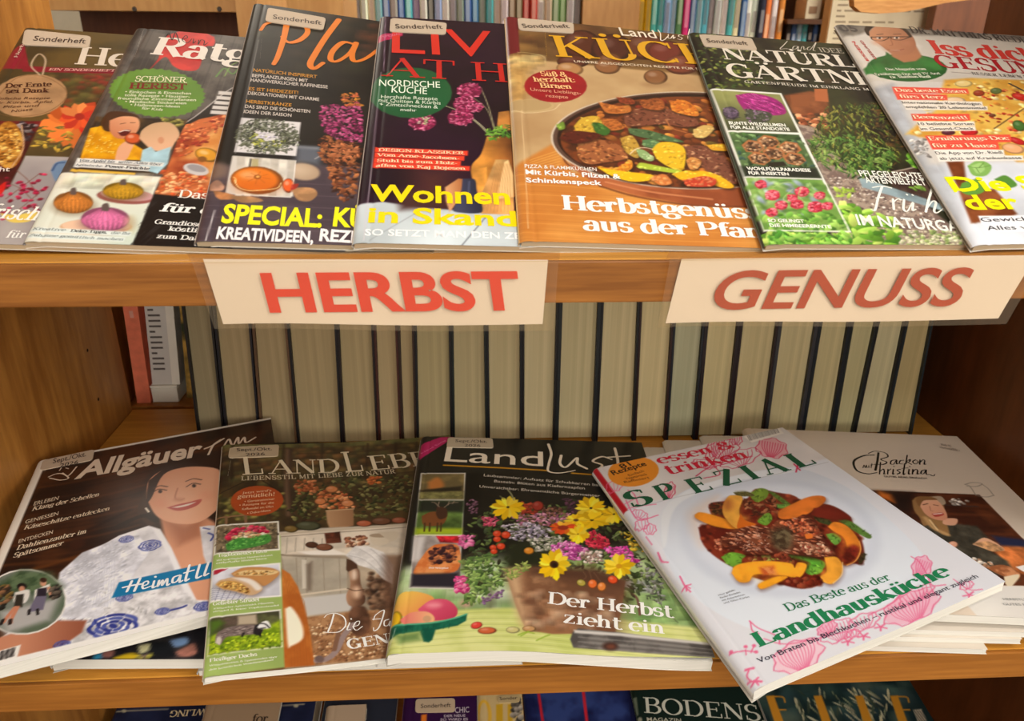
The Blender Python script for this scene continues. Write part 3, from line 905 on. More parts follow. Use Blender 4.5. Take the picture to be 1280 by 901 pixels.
for i, (a0, a1, b0, b1, cc, pc) in enumerate(ROW):
    top = [at_y(a0, 410, YB), at_y(a1, 410, YB)]
    bot = [at_y(b0, 545, YB), at_y(b1, 545, YB)]
    def xe(k, z):
        f = (z - bot[k][2]) / (top[k][2] - bot[k][2])
        return bot[k][0] + (top[k][0] - bot[k][0]) * f
    zt = ZB + 0.212 + 0.006 * math.sin(i * 2.3)
    ct = 0.0022 if i not in (11, 15, 17, 18) else 0.0036
    rec = 0.004
    root = thing('book', (xe(0, ZB), YB, ZB), 'thick book with cream fore-edge turned out, %s from the left in the back row' % ordinal(i), 'book', 'books in the back row of the lower shelf')
    def slab_(xa, xb, y0, y1, z0, z1):
        """A leaning slab between offsets xa, xb from the left edge line."""
        wtop, wbot = xe(1, z1) - xe(0, z1), xe(1, z0) - xe(0, z0)
        v = []
        for z, w in ((z0, wbot), (z1, wtop)):
            l, r = xe(0, z), xe(1, z) - 0.0003
            for y in (y0, y1):
                for side in (xa, xb):
                    v.append(((l + side) if side >= 0 and side < 1 else (r - (2 - side if side >= 1 else -side)), y, z))
        return v, [(0, 2, 3, 1), (4, 5, 7, 6), (0, 1, 5, 4), (2, 6, 7, 3), (0, 4, 6, 2), (1, 3, 7, 5)]
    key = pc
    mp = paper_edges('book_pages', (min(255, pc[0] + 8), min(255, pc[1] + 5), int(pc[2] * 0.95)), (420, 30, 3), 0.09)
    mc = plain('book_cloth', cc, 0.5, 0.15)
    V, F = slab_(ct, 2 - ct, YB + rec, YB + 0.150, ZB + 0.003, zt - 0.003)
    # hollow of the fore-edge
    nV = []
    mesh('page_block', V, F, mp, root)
    cv, cf = [], []
    for (xa, xb, y0, y1) in ((0.0, ct - 0.0002, YB, YB + 0.153), (2 - ct + 0.0002, 2.0 - 1e-6, YB, YB + 0.153), (0.0, 2.0 - 1e-6, YB + 0.1505, YB + 0.153)):
        v, f = slab_(xa, xb, y0, y1, ZB, zt)
        b = len(cv)
        cv += v
        cf += [tuple(q + b for q in ff) for ff in f]
    mesh('book_cover', cv, cf, mc, root)

# what stands in the bright compartment behind, at the open left end
def upright(name, label, cat, x0, x1, y0, y1, z0, h, col, lean=0.0, rough=0.4):
    V = []
    for z in (z0, z0 + h):
        s_ = lean * (z - z0)
        for y in (y0, y1):
            for x in (x0, x1): V.append((x + s_, y, z))
    root = thing(name, ((x0 + x1) / 2, (y0 + y1) / 2, z0), label, cat)
    F = [(0, 2, 3, 1), (4, 5, 7, 6), (0, 1, 5, 4), (2, 6, 7, 3), (0, 4, 6, 2), (1, 3, 7, 5)]
    return root, V, F
YS = 0.800
ZB = Z_LOW - 0.0018
root, V, F = upright('book', 'slim coral red book leaning at the open left end of the lower shelf', 'book', -0.3685, -0.3535, YS, YS + 0.16, ZB, 0.235, None, 0.045)
mesh('book_cover', V, F, plain('coral_cover', (244, 132, 100), 0.35, 0.12, 90), root)
V2 = [(x + (0.0015 if k % 2 == 0 else -0.0015), y + (0.001 if (k // 2) % 2 == 0 else 0.0012), z + (0.002 if k < 4 else 0.0008)) for k, (x, y, z) in enumerate(V)]
mesh('page_block', V2, F, M_PAGES_W, root)
lv, lf = [], []
for k in range(9):
    z = ZB + 0.10 + k * 0.013
    sx = -0.3625 + 0.045 * (z - ZB)
    lv += [(sx, YS - 0.0003, z), (sx + 0.004, YS - 0.0003, z), (sx + 0.004, YS - 0.0003, z + 0.008), (sx, YS - 0.0003, z + 0.008)]
    lf.append((4 * k, 4 * k + 1, 4 * k + 2, 4 * k + 3))
mesh('spine_title', lv, lf, plain('pale_red_ink', (240, 170, 150), 0.5), root)
root = thing('box', (-0.336, YS + 0.08, ZB), 'low white box standing on the rear shelf beside the coral red book', 'box')
V, F = box_vf(-0.3515, -0.3235, YS + 0.001, YS + 0.15, ZB, ZB + 0.017, 0.001)
mesh('carton', V, F, plain('white_card', (244, 240, 226), 0.6, 0.03), root)
V, F = box_vf(-0.3520, -0.3230, YS + 0.0005, YS + 0.1505, ZB + 0.0175, ZB + 0.020, 0.0008)
mesh('lid', V, F, plain('white_card_lid', (250, 246, 232), 0.6, 0.03), root)
root, V, F = upright('book', 'white paperback with grey printed back standing on the low white box', 'book', -0.3500, -0.3200, YS + 0.004, YS + 0.14, ZB + 0.0204, 0.205, None, 0.075)
mesh('book_cover', V, F, plain('pale_cover', (222, 217, 210), 0.4, 0.03), root)
lv, lf = [], []
for k in range(15):
    z = ZB + 0.125 - k * 0.0062
    w = 0.0125 if k % 4 != 3 else 0.006
    sx = -0.3470 + 0.075 * (z - ZB - 0.0204)
    b = len(lv)
    lv += [(sx, YS + 0.0036, z), (sx + w, YS + 0.0036, z), (sx + w, YS + 0.0036, z + 0.0022), (sx, YS + 0.0036, z + 0.0022)]
    lf.append((b, b + 1, b + 2, b + 3))
mesh('blurb_lines', lv, lf, plain('grey_ink', (96, 88, 84), 0.6), root)
sv = [(x if k % 2 else -0.3285 + 0.075 * (z - ZB - 0.0204), y - 0.0004 if (k // 2) % 2 == 0 else y - 0.10, z) for k, (x, y, z) in enumerate(V)]
mesh('spine', sv, F, plain('white_spine', (246, 240, 226), 0.4, 0.03), root)
root, V, F = upright('book', 'book with green and ochre landscape cover beside the white paperback', 'book', -0.3180, -0.3045, YS + 0.012, YS + 0.15, ZB, 0.225, None, 0.075)
mt, nt, bs = new_mat('landscape_cover')
tc = nt.nodes.new('ShaderNodeTexCoord'); ns = nt.nodes.new('ShaderNodeTexNoise'); rp = nt.nodes.new('ShaderNodeValToRGB')
ns.inputs['Scale'].default_value = 55; ns.inputs['Detail'].default_value = 4
rp.color_ramp.elements[0].color = rgba((40, 52, 22)); rp.color_ramp.elements[0].position = 0.38
rp.color_ramp.elements[1].color = rgba((206, 160, 76)); rp.color_ramp.elements[1].position = 0.62
nt.links.new(tc.outputs['Object'], ns.inputs['Vector']); nt.links.new(ns.outputs['Fac'], rp.inputs['Fac']); nt.links.new(rp.outputs['Color'], bs.inputs['Base Color'])
bs.inputs['Roughness'].default_value = 0.4
mesh('book_cover', V, F, mt, root)
V2 = [(x + (0.001 if k % 2 == 0 else -0.001), y + (0.001 if (k // 2) % 2 == 0 else 0.0008), z + (0.002 if k < 4 else 0.0008)) for k, (x, y, z) in enumerate(V)]
mesh('page_block', V2, F, M_PAGES_W, root)

# ------------------------------------------------------------------ beyond the bookcase: what shows over the magazines
def shelfbook(x0, x1, y0, z0, h, d, col, label, group, lean=0.0):
    """A spine-out book: rounded spine, boards and pages."""
    root = thing('book', ((x0 + x1) / 2, y0 + d / 2, z0), label, 'book', group)
    mc = plain('spine_cloth', col, 0.5, 0.05)
    w = x1 - x0
    V = []
    prof = [(x0, y0 + d), (x0, y0 + 0.004), (x0 + w * 0.2, y0 + 0.001), (x0 + w * 0.5, y0), (x0 + w * 0.8, y0 + 0.001), (x1, y0 + 0.004), (x1, y0 + d)]
    for z in (z0, z0 + h):
        V += [(x + lean * (z - z0), y, z) for x, y in prof]
    n = 7
    F = [(i, i + 1, n + i + 1, n + i) for i in range(n - 1)] + [tuple(range(n))[::-1]]
    mesh('book_cover', V, F, mc, root)
    V, F = box_vf(x0 + w * 0.1, x1 - w * 0.1, y0 + 0.006, y0 + d - 0.001, z0 + 0.002, z0 + h - 0.004)
    mesh('page_block', [(x + lean * (z - z0), y, z) for x, y, z in V], F, M_PAGES, root)
    zb = z0 + h * (0.10 + 0.06 * math.sin(x0 * 91))
    lum = sum(col) / 3
    V, F = box_vf(x0 + w * 0.22, x1 - w * 0.22, y0 - 0.0004, y0 + 0.0006, zb, zb + h * 0.34)
    mesh('spine_title', [(x + lean * (z - z0), y, z) for x, y, z in V], F, plain('spine_ink', tuple(int(c * 0.55 + q * 0.45) for c, q in zip(col, (240, 232, 216) if lum < 140 else (110, 90, 90))), 0.6), root)
    return root

def hue(col):
    names = {'white': (232, 228, 220), 'cream': (226, 206, 160), 'red': (190, 50, 50), 'pink': (214, 60, 130), 'dark': (40, 38, 44), 'blue': (60, 100, 160), 'teal': (70, 160, 170), 'green': (90, 140, 80), 'yellow': (230, 180, 30), 'orange': (220, 120, 50), 'brown': (110, 76, 48), 'grey': (140, 136, 132), 'lilac': (150, 120, 170)}
    return min(names, key=lambda k: sum((a - b) ** 2 for a, b in zip(names[k], col)))

FARY = 2.25
Z_FAR = at_y(900, 52, FARY)[2]
PAL = {'w': (232, 226, 216), 'c': (222, 204, 164), 'r': (186, 48, 46), 'p': (206, 52, 120), 'k': (44, 40, 44), 'b': (58, 96, 158), 't': (76, 168, 178), 'g': (98, 146, 84), 'y': (236, 186, 24), 'o': (214, 120, 58), 'n': (112, 78, 50), 'a': (150, 146, 142), 'l': (146, 122, 172), 's': (150, 190, 214)}
fb = thing('bookcase', (0.25, FARY + 0.15, -1.25), 'far oak bookcase full of bright books, blurred behind the upper magazines', 'bookcase')
xa, xb = at_y(424, 20, FARY)[0], at_y(1040, 20, FARY)[0]
x1_, x2_ = at_y(727, 20, FARY)[0], at_y(819, 20, FARY)[0]
box('side_panel', xa - 0.03, xa, FARY - 0.02, FARY + 0.25, -1.25, 0.7, W_PALE, fb)
box('side_panel', xb, xb + 0.03, FARY - 0.02, FARY + 0.25, -1.25, 0.7, W_PALE, fb)
box('back_panel', xa, xb, FARY + 0.25, FARY + 0.262, -1.25, 0.7, W_DARK, fb)
p0, p1 = at_y(729, 20, FARY)[0], at_y(800, 20, FARY)[0]
box('divider', p0, p1, FARY + 0.01, FARY + 0.249, Z_FAR, Z_FAR + 0.42, W_PALE, fb)
box('shelf', xa + E_, xb - E_, FARY, FARY + 0.249, Z_FAR - 0.025, Z_FAR, W_PALE, fb)
box('shelf', xa + E_, xb - E_, FARY, FARY + 0.249, Z_FAR + 0.42, Z_FAR + 0.445, W_PALE, fb)
box('shelf', xa + E_, xb - E_, FARY, FARY + 0.249, Z_FAR - 0.42, Z_FAR - 0.395, W_PALE, fb)
runs = [
    (430, 728, 'aawcsbabtlwkswaabbatcwnnrrwcggwa', 'left'),
    (801, 985, 'yyttssgpbstawwtcbwwkowo', 'right'),
]
k = 0
for (qa, qb, code, side) in runs:
    xs = np.linspace(at_y(qa, 15, FARY)[0], at_y(qb, 15, FARY)[0], len(code) + 1)
    rg = random.Random(5 if side == 'left' else 8)
    for i, ch in enumerate(code):
        col = tuple(min(255, max(0, c + rg.randint(-12, 12))) for c in PAL[ch])
        h = 0.24 + rg.random() * 0.06
        w = (xs[i + 1] - xs[i])
        if side == 'right' and qa + (qb - qa) * i / len(code) > 935: h = 0.155 + 0.01 * (i % 3)
        z0 = Z_FAR + 0.0005
        shelfbook(xs[i] + 0.0006, xs[i + 1] - 0.0006, FARY + 0.02 + rg.random() * 0.015, z0, h, 0.16, col,
                  '%s book on the far shelf, %s from left in its %s run' % (hue(col), ordinal(i), side), 'books on the far shelf')
# the round-patterned book among them
dk = at_y(551, 12, FARY)
# the shelf compartment with smaller books further right
xs = np.linspace(at_y(988, 40, FARY)[0], at_y(1036, 40, FARY)[0], 8)
Z_F2 = at_y(1010, 24, FARY)[2]
zf3 = Z_FAR
box('shelf', at_y(986, 20, FARY)[0], xb - E_, FARY + 0.001, FARY + 0.249, Z_F2 - 0.012, Z_F2, W_DARK, fb)
for i, ch in enumerate('kbstkbk'):
    shelfbook(xs[i] + 0.0006, xs[i + 1] - 0.0006, FARY + 0.03, Z_FAR + 0.0005, 0.052, 0.12, PAL[ch],
              'short %s book in dark right end of far bookcase, %s from left' % (hue(PAL[ch]), ordinal(i)), 'short books on the far shelf')
bx0 = at_y(1012, 20, FARY)[0]
rt = thing('box', (bx0 + 0.015, FARY + 0.06, Z_F2), 'small cream box on the dark ledge of the far bookcase', 'box')
V, F = box_vf(bx0, bx0 + 0.04, FARY + 0.03, FARY + 0.11, Z_F2 + 0.0004, Z_F2 + 0.05, 0.002)
mesh('carton', V, F, plain('cream_card', (222, 206, 176), 0.6), rt)
V, F = box_vf(bx0 + 0.008, bx0 + 0.03, FARY + 0.0288, FARY + 0.0302, Z_F2 + 0.014, Z_F2 + 0.032)
mesh('box_label', V, F, plain('brown_label', (150, 116, 86), 0.6), rt)

# upper left: a pale wood unit with a dark back, seen past the left side panel
nb = thing('bookcase', (-0.42, 1.5, -1.25), 'pale wooden bookcase with dark brown back, behind the upper left magazines', 'bookcase')
NY = 1.42
l0, l1 = at_y(70, 20, NY)[0], at_y(302, 20, NY)[0]
zb0, zb1 = at_y(200, 14, NY)[2], at_y(200, -20, NY)[2]
box('top_rail', l0 - 0.05, l1, NY - 0.005, NY + 0.20, zb0, zb1 + 0.05, W_PALE, nb)
box('back_panel', l0 - 0.05, l1, NY + 0.20, NY + 0.212, -1.25, zb1 + 0.05, W_SIDE2, nb)
q0, q1 = at_y(300, 20, NY)[0], at_y(326, 20, NY)[0]
box('side_panel', q0, q1, NY - 0.02, NY + 0.212, -1.25, zb1 + 0.10, W_PALE, nb)
for (sx, sy) in ((184, 12), (286, 12)):
    p = at_y(sx, sy, NY + 0.05)
    V, F = [], []
    for j in range(12):
        a = 2 * math.pi * j / 12
        V += [(p[0] + 0.004 * math.cos(a), NY - 0.0052, p[2] + 0.004 * math.sin(a)), (p[0] + 0.003 * math.cos(a), NY - 0.0072, p[2] + 0.003 * math.sin(a))]
    F = [(2 * j, (2 * j + 2) % 24, (2 * j + 3) % 24, 2 * j + 1) for j in range(12)] + [tuple(range(1, 24, 2))]
    mesh('screw', V, F, M_STEEL, nb)
# books between that unit and the far bookcase
xs = np.linspace(at_y(330, 8, 2.0)[0], at_y(358, 8, 2.0)[0], 6)
zq = at_y(345, 18, 2.0)[2]
gb = thing('bookcase', (-0.55, 2.1, -1.25), 'light wooden bookcase end in the gap above the dark plant magazine', 'bookcase')
gx0, gx1 = at_y(360, 10, 2.0)[0], at_y(431, 10, 2.0)[0]
box('side_panel', gx0 + 0.002, gx1, 1.98, 2.22, -1.25, 0.6, W_PALE, gb)
box('shelf', at_y(318, 8, 2.0)[0], gx0 + 0.001, 1.985, 2.22, zq - 0.03, zq - 0.001, W_PALE, gb)
box('side_panel', at_y(312, 8, 2.0)[0] - 0.02, at_y(318, 8, 2.0)[0] - 0.0005, 1.98, 2.22, -1.25, 0.6, W_PALE, gb)
for i, ch in enumerate('wsblw'):
    shelfbook(xs[i] + 0.0004, xs[i + 1] - 0.0004, 2.0, zq, 0.2, 0.14, PAL[ch], 'slim %s book above the dark plant magazine, %s from the left' % (hue(PAL[ch]), ordinal(i)), 'slim books in the upper left gap')

# upper right: notices, a wooden arch and a brown cabinet end
ny = 1.55
n0, n1 = at_y(1037, 20, ny)[0], at_y(1166, 20, ny)[0]
zt_, zb_ = at_y(1100, -30, ny)[2], at_y(1100, 75, ny)[2]
ns_ = thing('notice_stand', (n0 + 0.1, ny + 0.03, -1.25), 'white notice sheet with lines of print on the far bookcase end', 'notice')
box('stand', n0, n1, ny + 0.002, ny + 0.03, -1.25, zt_ + 0.1, W_PALE, ns_)
V, F = box_vf(n0 + 0.002, n1 - 0.002, ny, ny + 0.0018, zb_, zt_)
mesh('paper', V, F, plain('notice_paper', (214, 198, 166), 0.7, 0.03), ns_)
lv, lf = [], []
rg = random.Random(3)
for i in range(15):
    z = zt_ - 0.012 - i * 0.0095
    x = n0 + 0.012
    while x < n1 - 0.02:
        w = 0.006 + rg.random() * 0.016
        b = len(lv)
        lv += [(x, ny - 0.0003, z), (min(x + w, n1 - 0.01), ny - 0.0003, z), (min(x + w, n1 - 0.01), ny - 0.0003, z + 0.003), (x, ny - 0.0003, z + 0.003)]
        lf.append((b, b + 1, b + 2, b + 3))
        x += w + 0.006
        if rg.random() < 0.2: break
mesh('printed_lines', lv, lf, plain('notice_ink', (150, 132, 108), 0.7), ns_)
aw = thing('wooden_sign', (0.66, 1.3, at_y(1120, 20, 1.3)[2]), 'pale wooden board with wavy grain and curved lower edge, above the notice sheet', 'wooden board')
W_ARCH = wood('pine_board', (188, 126, 62), (226, 168, 96), (5, 10, 40), 0.5, 12.0)
pts = [(1064, -40), (1068, 8), (1076, 15), (1100, 17), (1130, 15), (1150, 11), (1180, 4), (1240, -4), (1300, -14), (1300, -40)]
A = [at_y(x, y, 1.30) for x, y in pts]
V = [tuple(p) for p in A] + [(p[0], p[1] + 0.018, p[2]) for p in A]
n = len(A)
F = [tuple(range(n)), tuple(range(2 * n - 1, n - 1, -1))] + [(i, n + i, n + (i + 1) % n, (i + 1) % n) for i in range(n)]
mesh('board', V, F, W_ARCH, aw)
V, F = box_vf(at_y(1290, 0, 1.3)[0] - 0.03, at_y(1290, 0, 1.3)[0], 1.319, 1.34, -1.25, at_y(1290, -30, 1.3)[2])
mesh('post', V, F, W_ARCH, aw)
ce = thing('cabinet', (1.1, 1.6, -1.25), 'brown wooden cabinet end behind the rightmost upper magazine', 'cabinet')
c0, c1 = at_y(1168, 20, 1.5)[0], at_y(1420, 20, 1.5)[0]
box('side_panel', c0, c1, 1.5, 1.525, -1.25, 0.5, W_SIDE2, ce, 0.002)
box('top_board', c0 - 0.01, c1, 1.49, 1.9, 0.501, 0.525, W_SIDE2, ce, 0.002)

# ------------------------------------------------------------------ the two laminated paper signs
def sleeve_mat():
    m, nt, b = new_mat('laminate_film')
    tr = nt.nodes.new('ShaderNodeBsdfTransparent')
    mx = nt.nodes.new('ShaderNodeMixShader')
    mx.inputs[0].default_value = 0.04
    out = nt.nodes['Material Output']
    tr.inputs[0].default_value = (0.97, 0.94, 0.88, 1)
    b.inputs['Base Color'].default_value = rgba((226, 206, 178))
    b.inputs['Roughness'].default_value = 0.22
    nz = nt.nodes.new('ShaderNodeTexNoise')
    nz.inputs['Scale'].default_value = 40
    bp = nt.nodes.new('ShaderNodeBump')
    bp.inputs['Strength'].default_value = 0.08
    nt.links.new(nz.outputs['Fac'], bp.inputs['Height'])
    nt.links.new(bp.outputs['Normal'], b.inputs['Normal'])
    nt.links.new(tr.outputs[0], mx.inputs[1])
    nt.links.new(b.outputs[0], mx.inputs[2])
    nt.links.new(mx.outputs[0], out.inputs['Surface'])
    return m
M_FILM = sleeve_mat()
M_SIGNP = plain('sign_paper', (222, 210, 202), 0.55, 0.015, 30)

def sign(label, paper, film, word, p0, p1, cap, shear, col, flap):
    ys = Y_FRONT - 0.0012
    root = thing('sign', tuple(at_y((paper[0][0] + paper[2][0]) / 2, paper[2][1], ys)), label, 'sign', 'laminated signs on the shelf edge')
    def sheet(name, quad, y0, th, mat, wave=0.0, n=24):
        a, b, c, d = [np.array(at_y(x, y, y0)) for x, y in quad]     # TL TR BR BL
        V = []
        for side in (0, th):
            for j in range(7):
                for i in range(n + 1):
                    u, t = i / n, j / 6
                    p = (a * (1 - u) + b * u) * (1 - t) + (d * (1 - u) + c * u) * t
                    w = wave * t ** 2 * (0.5 - 0.5 * math.cos(u * 9.0))
                    V.append((p[0], p[1] + side - w, p[2] + wave * 0.6 * t * math.sin(u * 7)))
        m = (n + 1) * 7
        F = []
        for j in range(6):
            for i in range(n):
                q = j * (n + 1) + i
                F.append((q, q + n + 1, q + n + 2, q + 1))
                F.append((m + q, m + q + 1, m + q + n + 2, m + q + n + 1))
        for i in range(n):
            F.append((i, i + 1, m + i + 1, m + i))
            q = 6 * (n + 1) + i
            F.append((q + 1, q, m + q, m + q + 1))
        for j in range(6):
            q = j * (n + 1)
            F.append((q + n + 1, q, m + q, m + q + n + 1))
            q = q + n
            F.append((q, q + n + 1, m + q + n + 1, m + q))
        return mesh(name, V, F, mat, root)
    sheet('paper', paper, ys, 0.0003, M_SIGNP, 0.0012)
    sheet('laminate_sleeve', film, ys - 0.0022, 0.0002, M_FILM, 0.0012)
    # the film runs on over the arris onto the top of the shelf
    V, F = [], []
    for (x, y) in flap:
        p = at_z(x, y, Z_UP + 0.0006)
        V.append(tuple(p))
    V += [(v[0], v[1], v[2] + 0.0002) for v in V]
    k = len(flap)
    F = [tuple(range(k))[::-1], tuple(range(k, 2 * k))] + [(i, (i + 1) % k, k + (i + 1) % k, k + i) for i in range(k)]
    mesh('tape_flap', V, F, M_FILM, root)
    tv, tf = sans_text(word, 0.028 if shear < 0 else 0.016, shear, 6)
    mn, mx = tv[:, 0].min(), tv[:, 0].max()
    a, b = at_y(*p0, ys), at_y(*p1, ys)
    up = at_y(p0[0], p0[1] - cap, ys)[2] - a[2]
    V = []
    for x, y in tv:
        f = (x - mn) / (mx - mn)
        q = a * (1 - f) + b * f
        V.append((q[0], ys - 0.0014, q[2] + y / CAP * up))
    mesh('lettering', V, tf, plain('sign_ink', col, 0.6, 0.04), root)
sign('laminated white paper sign reading HERBST in red capitals, hung on shelf edge',
     [(254, 324), (685, 325), (678, 405), (279, 405)], [(238, 322), (698, 326), (692, 413), (268, 411)], 'HERBST', (331, 388), (647, 385), 46, -0.10, (216, 50, 26),
     [(232, 314), (470, 312), (700, 314), (699, 327), (470, 327), (240, 329)])
sign('laminated white paper sign reading GENUSS in slanted rust capitals, hung on shelf edge',
     [(852, 324), (1296, 319), (1246, 398), (832, 404)], [(838, 322), (1310, 318), (1256, 405), (822, 409)], 'GENUSS', (890, 385), (1205, 380), 46, 0.24, (168, 56, 26),
     [(836, 315), (1080, 310), (1290, 309), (1306, 319), (1080, 323), (832, 326)])

# ================================================================== the upper magazines
FL = Z_UP + 0.0012
TH = 0.0035
UP = 'magazines fanned on the upper shelf'
LO = 'magazines fanned on the lower shelf'
def upper(name, label, c, base, **k):
    return Magazine(name, label, c, TH, base, group=UP, floor=FL, **k)

# ---- autumn special with a hanging paper tag (leftmost)
m = upper('magazine', 'dark autumn magazine with round tan tag and orange dahlia, leftmost on upper shelf',
          [[-.2889, .4073, -.1053], [-.0791, .409, -.1141], [-.3246, .6459, -.0073], [-.1152, .6382, -.0199]], (62, 52, 38), spine=(96, 30, 36))
m.z = (0, 0, 2.8156)
m.poly([(-400, 0), (500, 80), (500, 560), (-400, 560)], (60, 52, 34), soft=3, mot=(60, .5, (92, 74, 40)))
m.scatter([(150, 240), (480, 260), (430, 420), (200, 400)], 130, (8, 22), [(86, 84, 44), (58, 60, 32), (104, 84, 44), (120, 50, 30)], 3, soft=3, op=.7)
m.scatter([(270, 250), (470, 250), (440, 330), (280, 310)], 50, (8, 18), [(136, 40, 36), (96, 40, 30), (150, 70, 40)], 4, soft=2, op=.7)
m.poly([(-40, 215), (50, 170), (84, 150), (102, 232), (120, 244), (0, 240), (-60, 250)], (132, 22, 44))
m.poly([(80, 232), (520, 250), (516, 262), (80, 252)], (126, 20, 40))
m.petals(262, 440, 120, 15, [(206, 92, 40), (222, 116, 52), (178, 62, 34), (196, 40, 30)], 3.0, .72, .1, 5)
m.petals(280, 410, 70, 12, [(214, 80, 40), (190, 50, 36), (226, 130, 70)], 2.6, .7, .1, 6, (160, 40, 34), .25)
m.scatter([(150, 430), (260, 460), (240, 540), (120, 520)], 40, (8, 20), [(196, 160, 60), (140, 120, 50), (96, 96, 50)], 9, el=2.5)
m.poly([(-400, 425), (146, 426), (30, 664), (-400, 664)], (110, 24, 34), mot=(30, .4, (60, 22, 24)))
m.scatter([(60, 430), (140, 430), (100, 500), (50, 480)], 40, (5, 14), [(60, 50, 60), (130, 120, 120), (40, 30, 36)], 12)
m.ell(30, 510, 52, 84, (150, 92, 30), rot=0, mot=(12, .5, (206, 150, 62)))
m.scatter([(0, 450), (60, 450), (76, 520), (50, 580), (0, 580)], 120, (3, 9), [(206, 150, 70), (170, 110, 40), (226, 180, 100), (120, 70, 24)], 14)
m.line([(76, 440), (82, 520), (40, 590)], 5, (200, 160, 120))
m.poly([(150, 428), (520, 440), (480, 560), (110, 545)], (78, 72, 40), soft=3, mot=(40, .5, (120, 96, 50)), op=.0)
m.poly([(90, 548), (520, 560), (420, 910), (-160, 900), (-20, 680), (30, 664)], (172, 164, 160), mot=(70, .35, (146, 138, 138)))
for k, (a, b) in enumerate((((20, 700), (140, 610)), ((40, 760), (160, 660)), ((20, 640), (110, 700)), ((60, 600), (130, 690)))):
    m.line([a, ((a[0] + b[0]) / 2 + 8, (a[1] + b[1]) / 2 - 6), b], 3, (120, 80, 70))
m.scatter([(0, 620), (160, 610), (170, 690), (120, 760), (0, 780)], 46, (7, 11), [(150, 26, 60), (176, 40, 76), (120, 20, 44)], 21, el=1.3)
m.poly([(178, 600), (196, 572), (240, 566), (236, 600), (200, 640)], (104, 130, 160), smooth=True)
m.line([(184, 600), (200, 576), (226, 572)], 7, (50, 78, 120))
m.poly([(0, 750), (60, 756), (130, 742), (110, 776), (40, 782)], (226, 196, 90), smooth=True)
m.poly([(-10, 660), (20, 640), (14, 672), (-10, 690)], (196, 30, 30), smooth=True)
m.ell(105, 337, 132, 75, (168, 130, 92), rot=-6, mot=(20, .12))
m.line([(-24, 350), (60, 274), (150, 268), (226, 310), (228, 350), (160, 396), (60, 410), (-10, 400)], 3, (120, 86, 56))
m.line([(140, 264), (110, 230), (135, 190), (160, 210), (150, 262)], 7, (186, 164, 138))
m.text('masthead', 'Herbst', (258, 226), (720, 248), 62, (214, 200, 182), 'serif', thick=.18)
m.text('teaser_text', 'EIN SONDERHEFT', (170, 249), (404, 254), 10, (216, 160, 150), 'slab', shear=.2, thick=.2, thin=.1)
m.text('masthead', 'Herbst', (60, 205), (96, 140), 22, (206, 178, 160), 'serif', thick=.16)
m.text('teaser_text', 'Der Ernte', (18, 310), (182, 304), 18, (70, 34, 24), 'slab', thick=.2, thin=.1)
m.text('teaser_text', 'sei Dank', (20, 328), (172, 326), 18, (70, 34, 24), 'slab', thick=.2, thin=.1)
for k, (tx, a, b) in enumerate((('Einfache Rezepte', -20, 176), ('für Kürbis, Äpfel,', -20, 186), ('Pilze und', 10, 140), ('Nüsse', 40, 116))):
    m.text('teaser_text', tx, (a, 352 + k * 15), (b, 350 + k * 13), 10, (84, 50, 34), shear=.25)
m.text('headline', 'Marmelade macht', (-300, 612), (34, 604), 16, (226, 214, 204), bold=.01)
m.text('headline', 'frisch', (-60, 766), (128, 778), 50, (244, 238, 230), 'serif', shear=.3, thick=.16)
m.text('headline', 'für Haus', (18, 838), (210, 842), 26, (240, 236, 230), 'serif', shear=.2, thick=.16)
m.sticker([(88, 106), (322, 131), (314, 170), (78, 160)], [('Sonderheft', (117, 147), (301, 158), 17)])
m.build(1.0)

# ---- home guide with knitted pumpkins
m = upper('magazine', 'grey wood-look magazine with green badge and knitted pumpkins on the upper shelf',
          [[-.2284, .4068, -.1055], [-.0186, .4069, -.115], [-.2453, .6489, -.0069], [-.0363, .635, -.022]], (64, 58, 54), spine=(120, 112, 104))
m.z = (0, 0, 2.8156)
m.poly([(440, 60), (900, 100), (760, 900), (-60, 900)], (60, 54, 52), mot=(26, .5, (96, 88, 82)))
for k in range(26):
    x = 470 - k * 2
    m.line([(480 + k * 16, 90 + k * 1.5), (80 + k * 22, 860)], 3, [(90, 84, 78), (44, 40, 38), (104, 98, 92)][k % 3], smooth=False, op=.55)
m.poly([(560, 150), (600, 120), (680, 104), (750, 130), (752, 160), (720, 168), (700, 240), (650, 248), (610, 232), (580, 200), (524, 248), (560, 200)], (176, 34, 36), smooth=True, mot=(20, .25, (206, 56, 50)))
m.poly([(720, 120), (756, 130), (736, 150)], (190, 46, 44))
m.line([(760, 270), (790, 240), (820, 260), (850, 225)], 7, (96, 140, 70))
m.line([(790, 268), (812, 232), (840, 216)], 5, (126, 160, 80))
bp = []
for k in range(72):
    a = 2 * math.pi * k / 72
    r = 1.0 + (0.035 if k % 2 else -0.02)
    bp.append((553 + 166 * r * math.cos(a), 327 + 84 * r * math.sin(a) + 10 * math.cos(a)))
m.poly(bp, (98, 138, 52), mot=(60, .1))
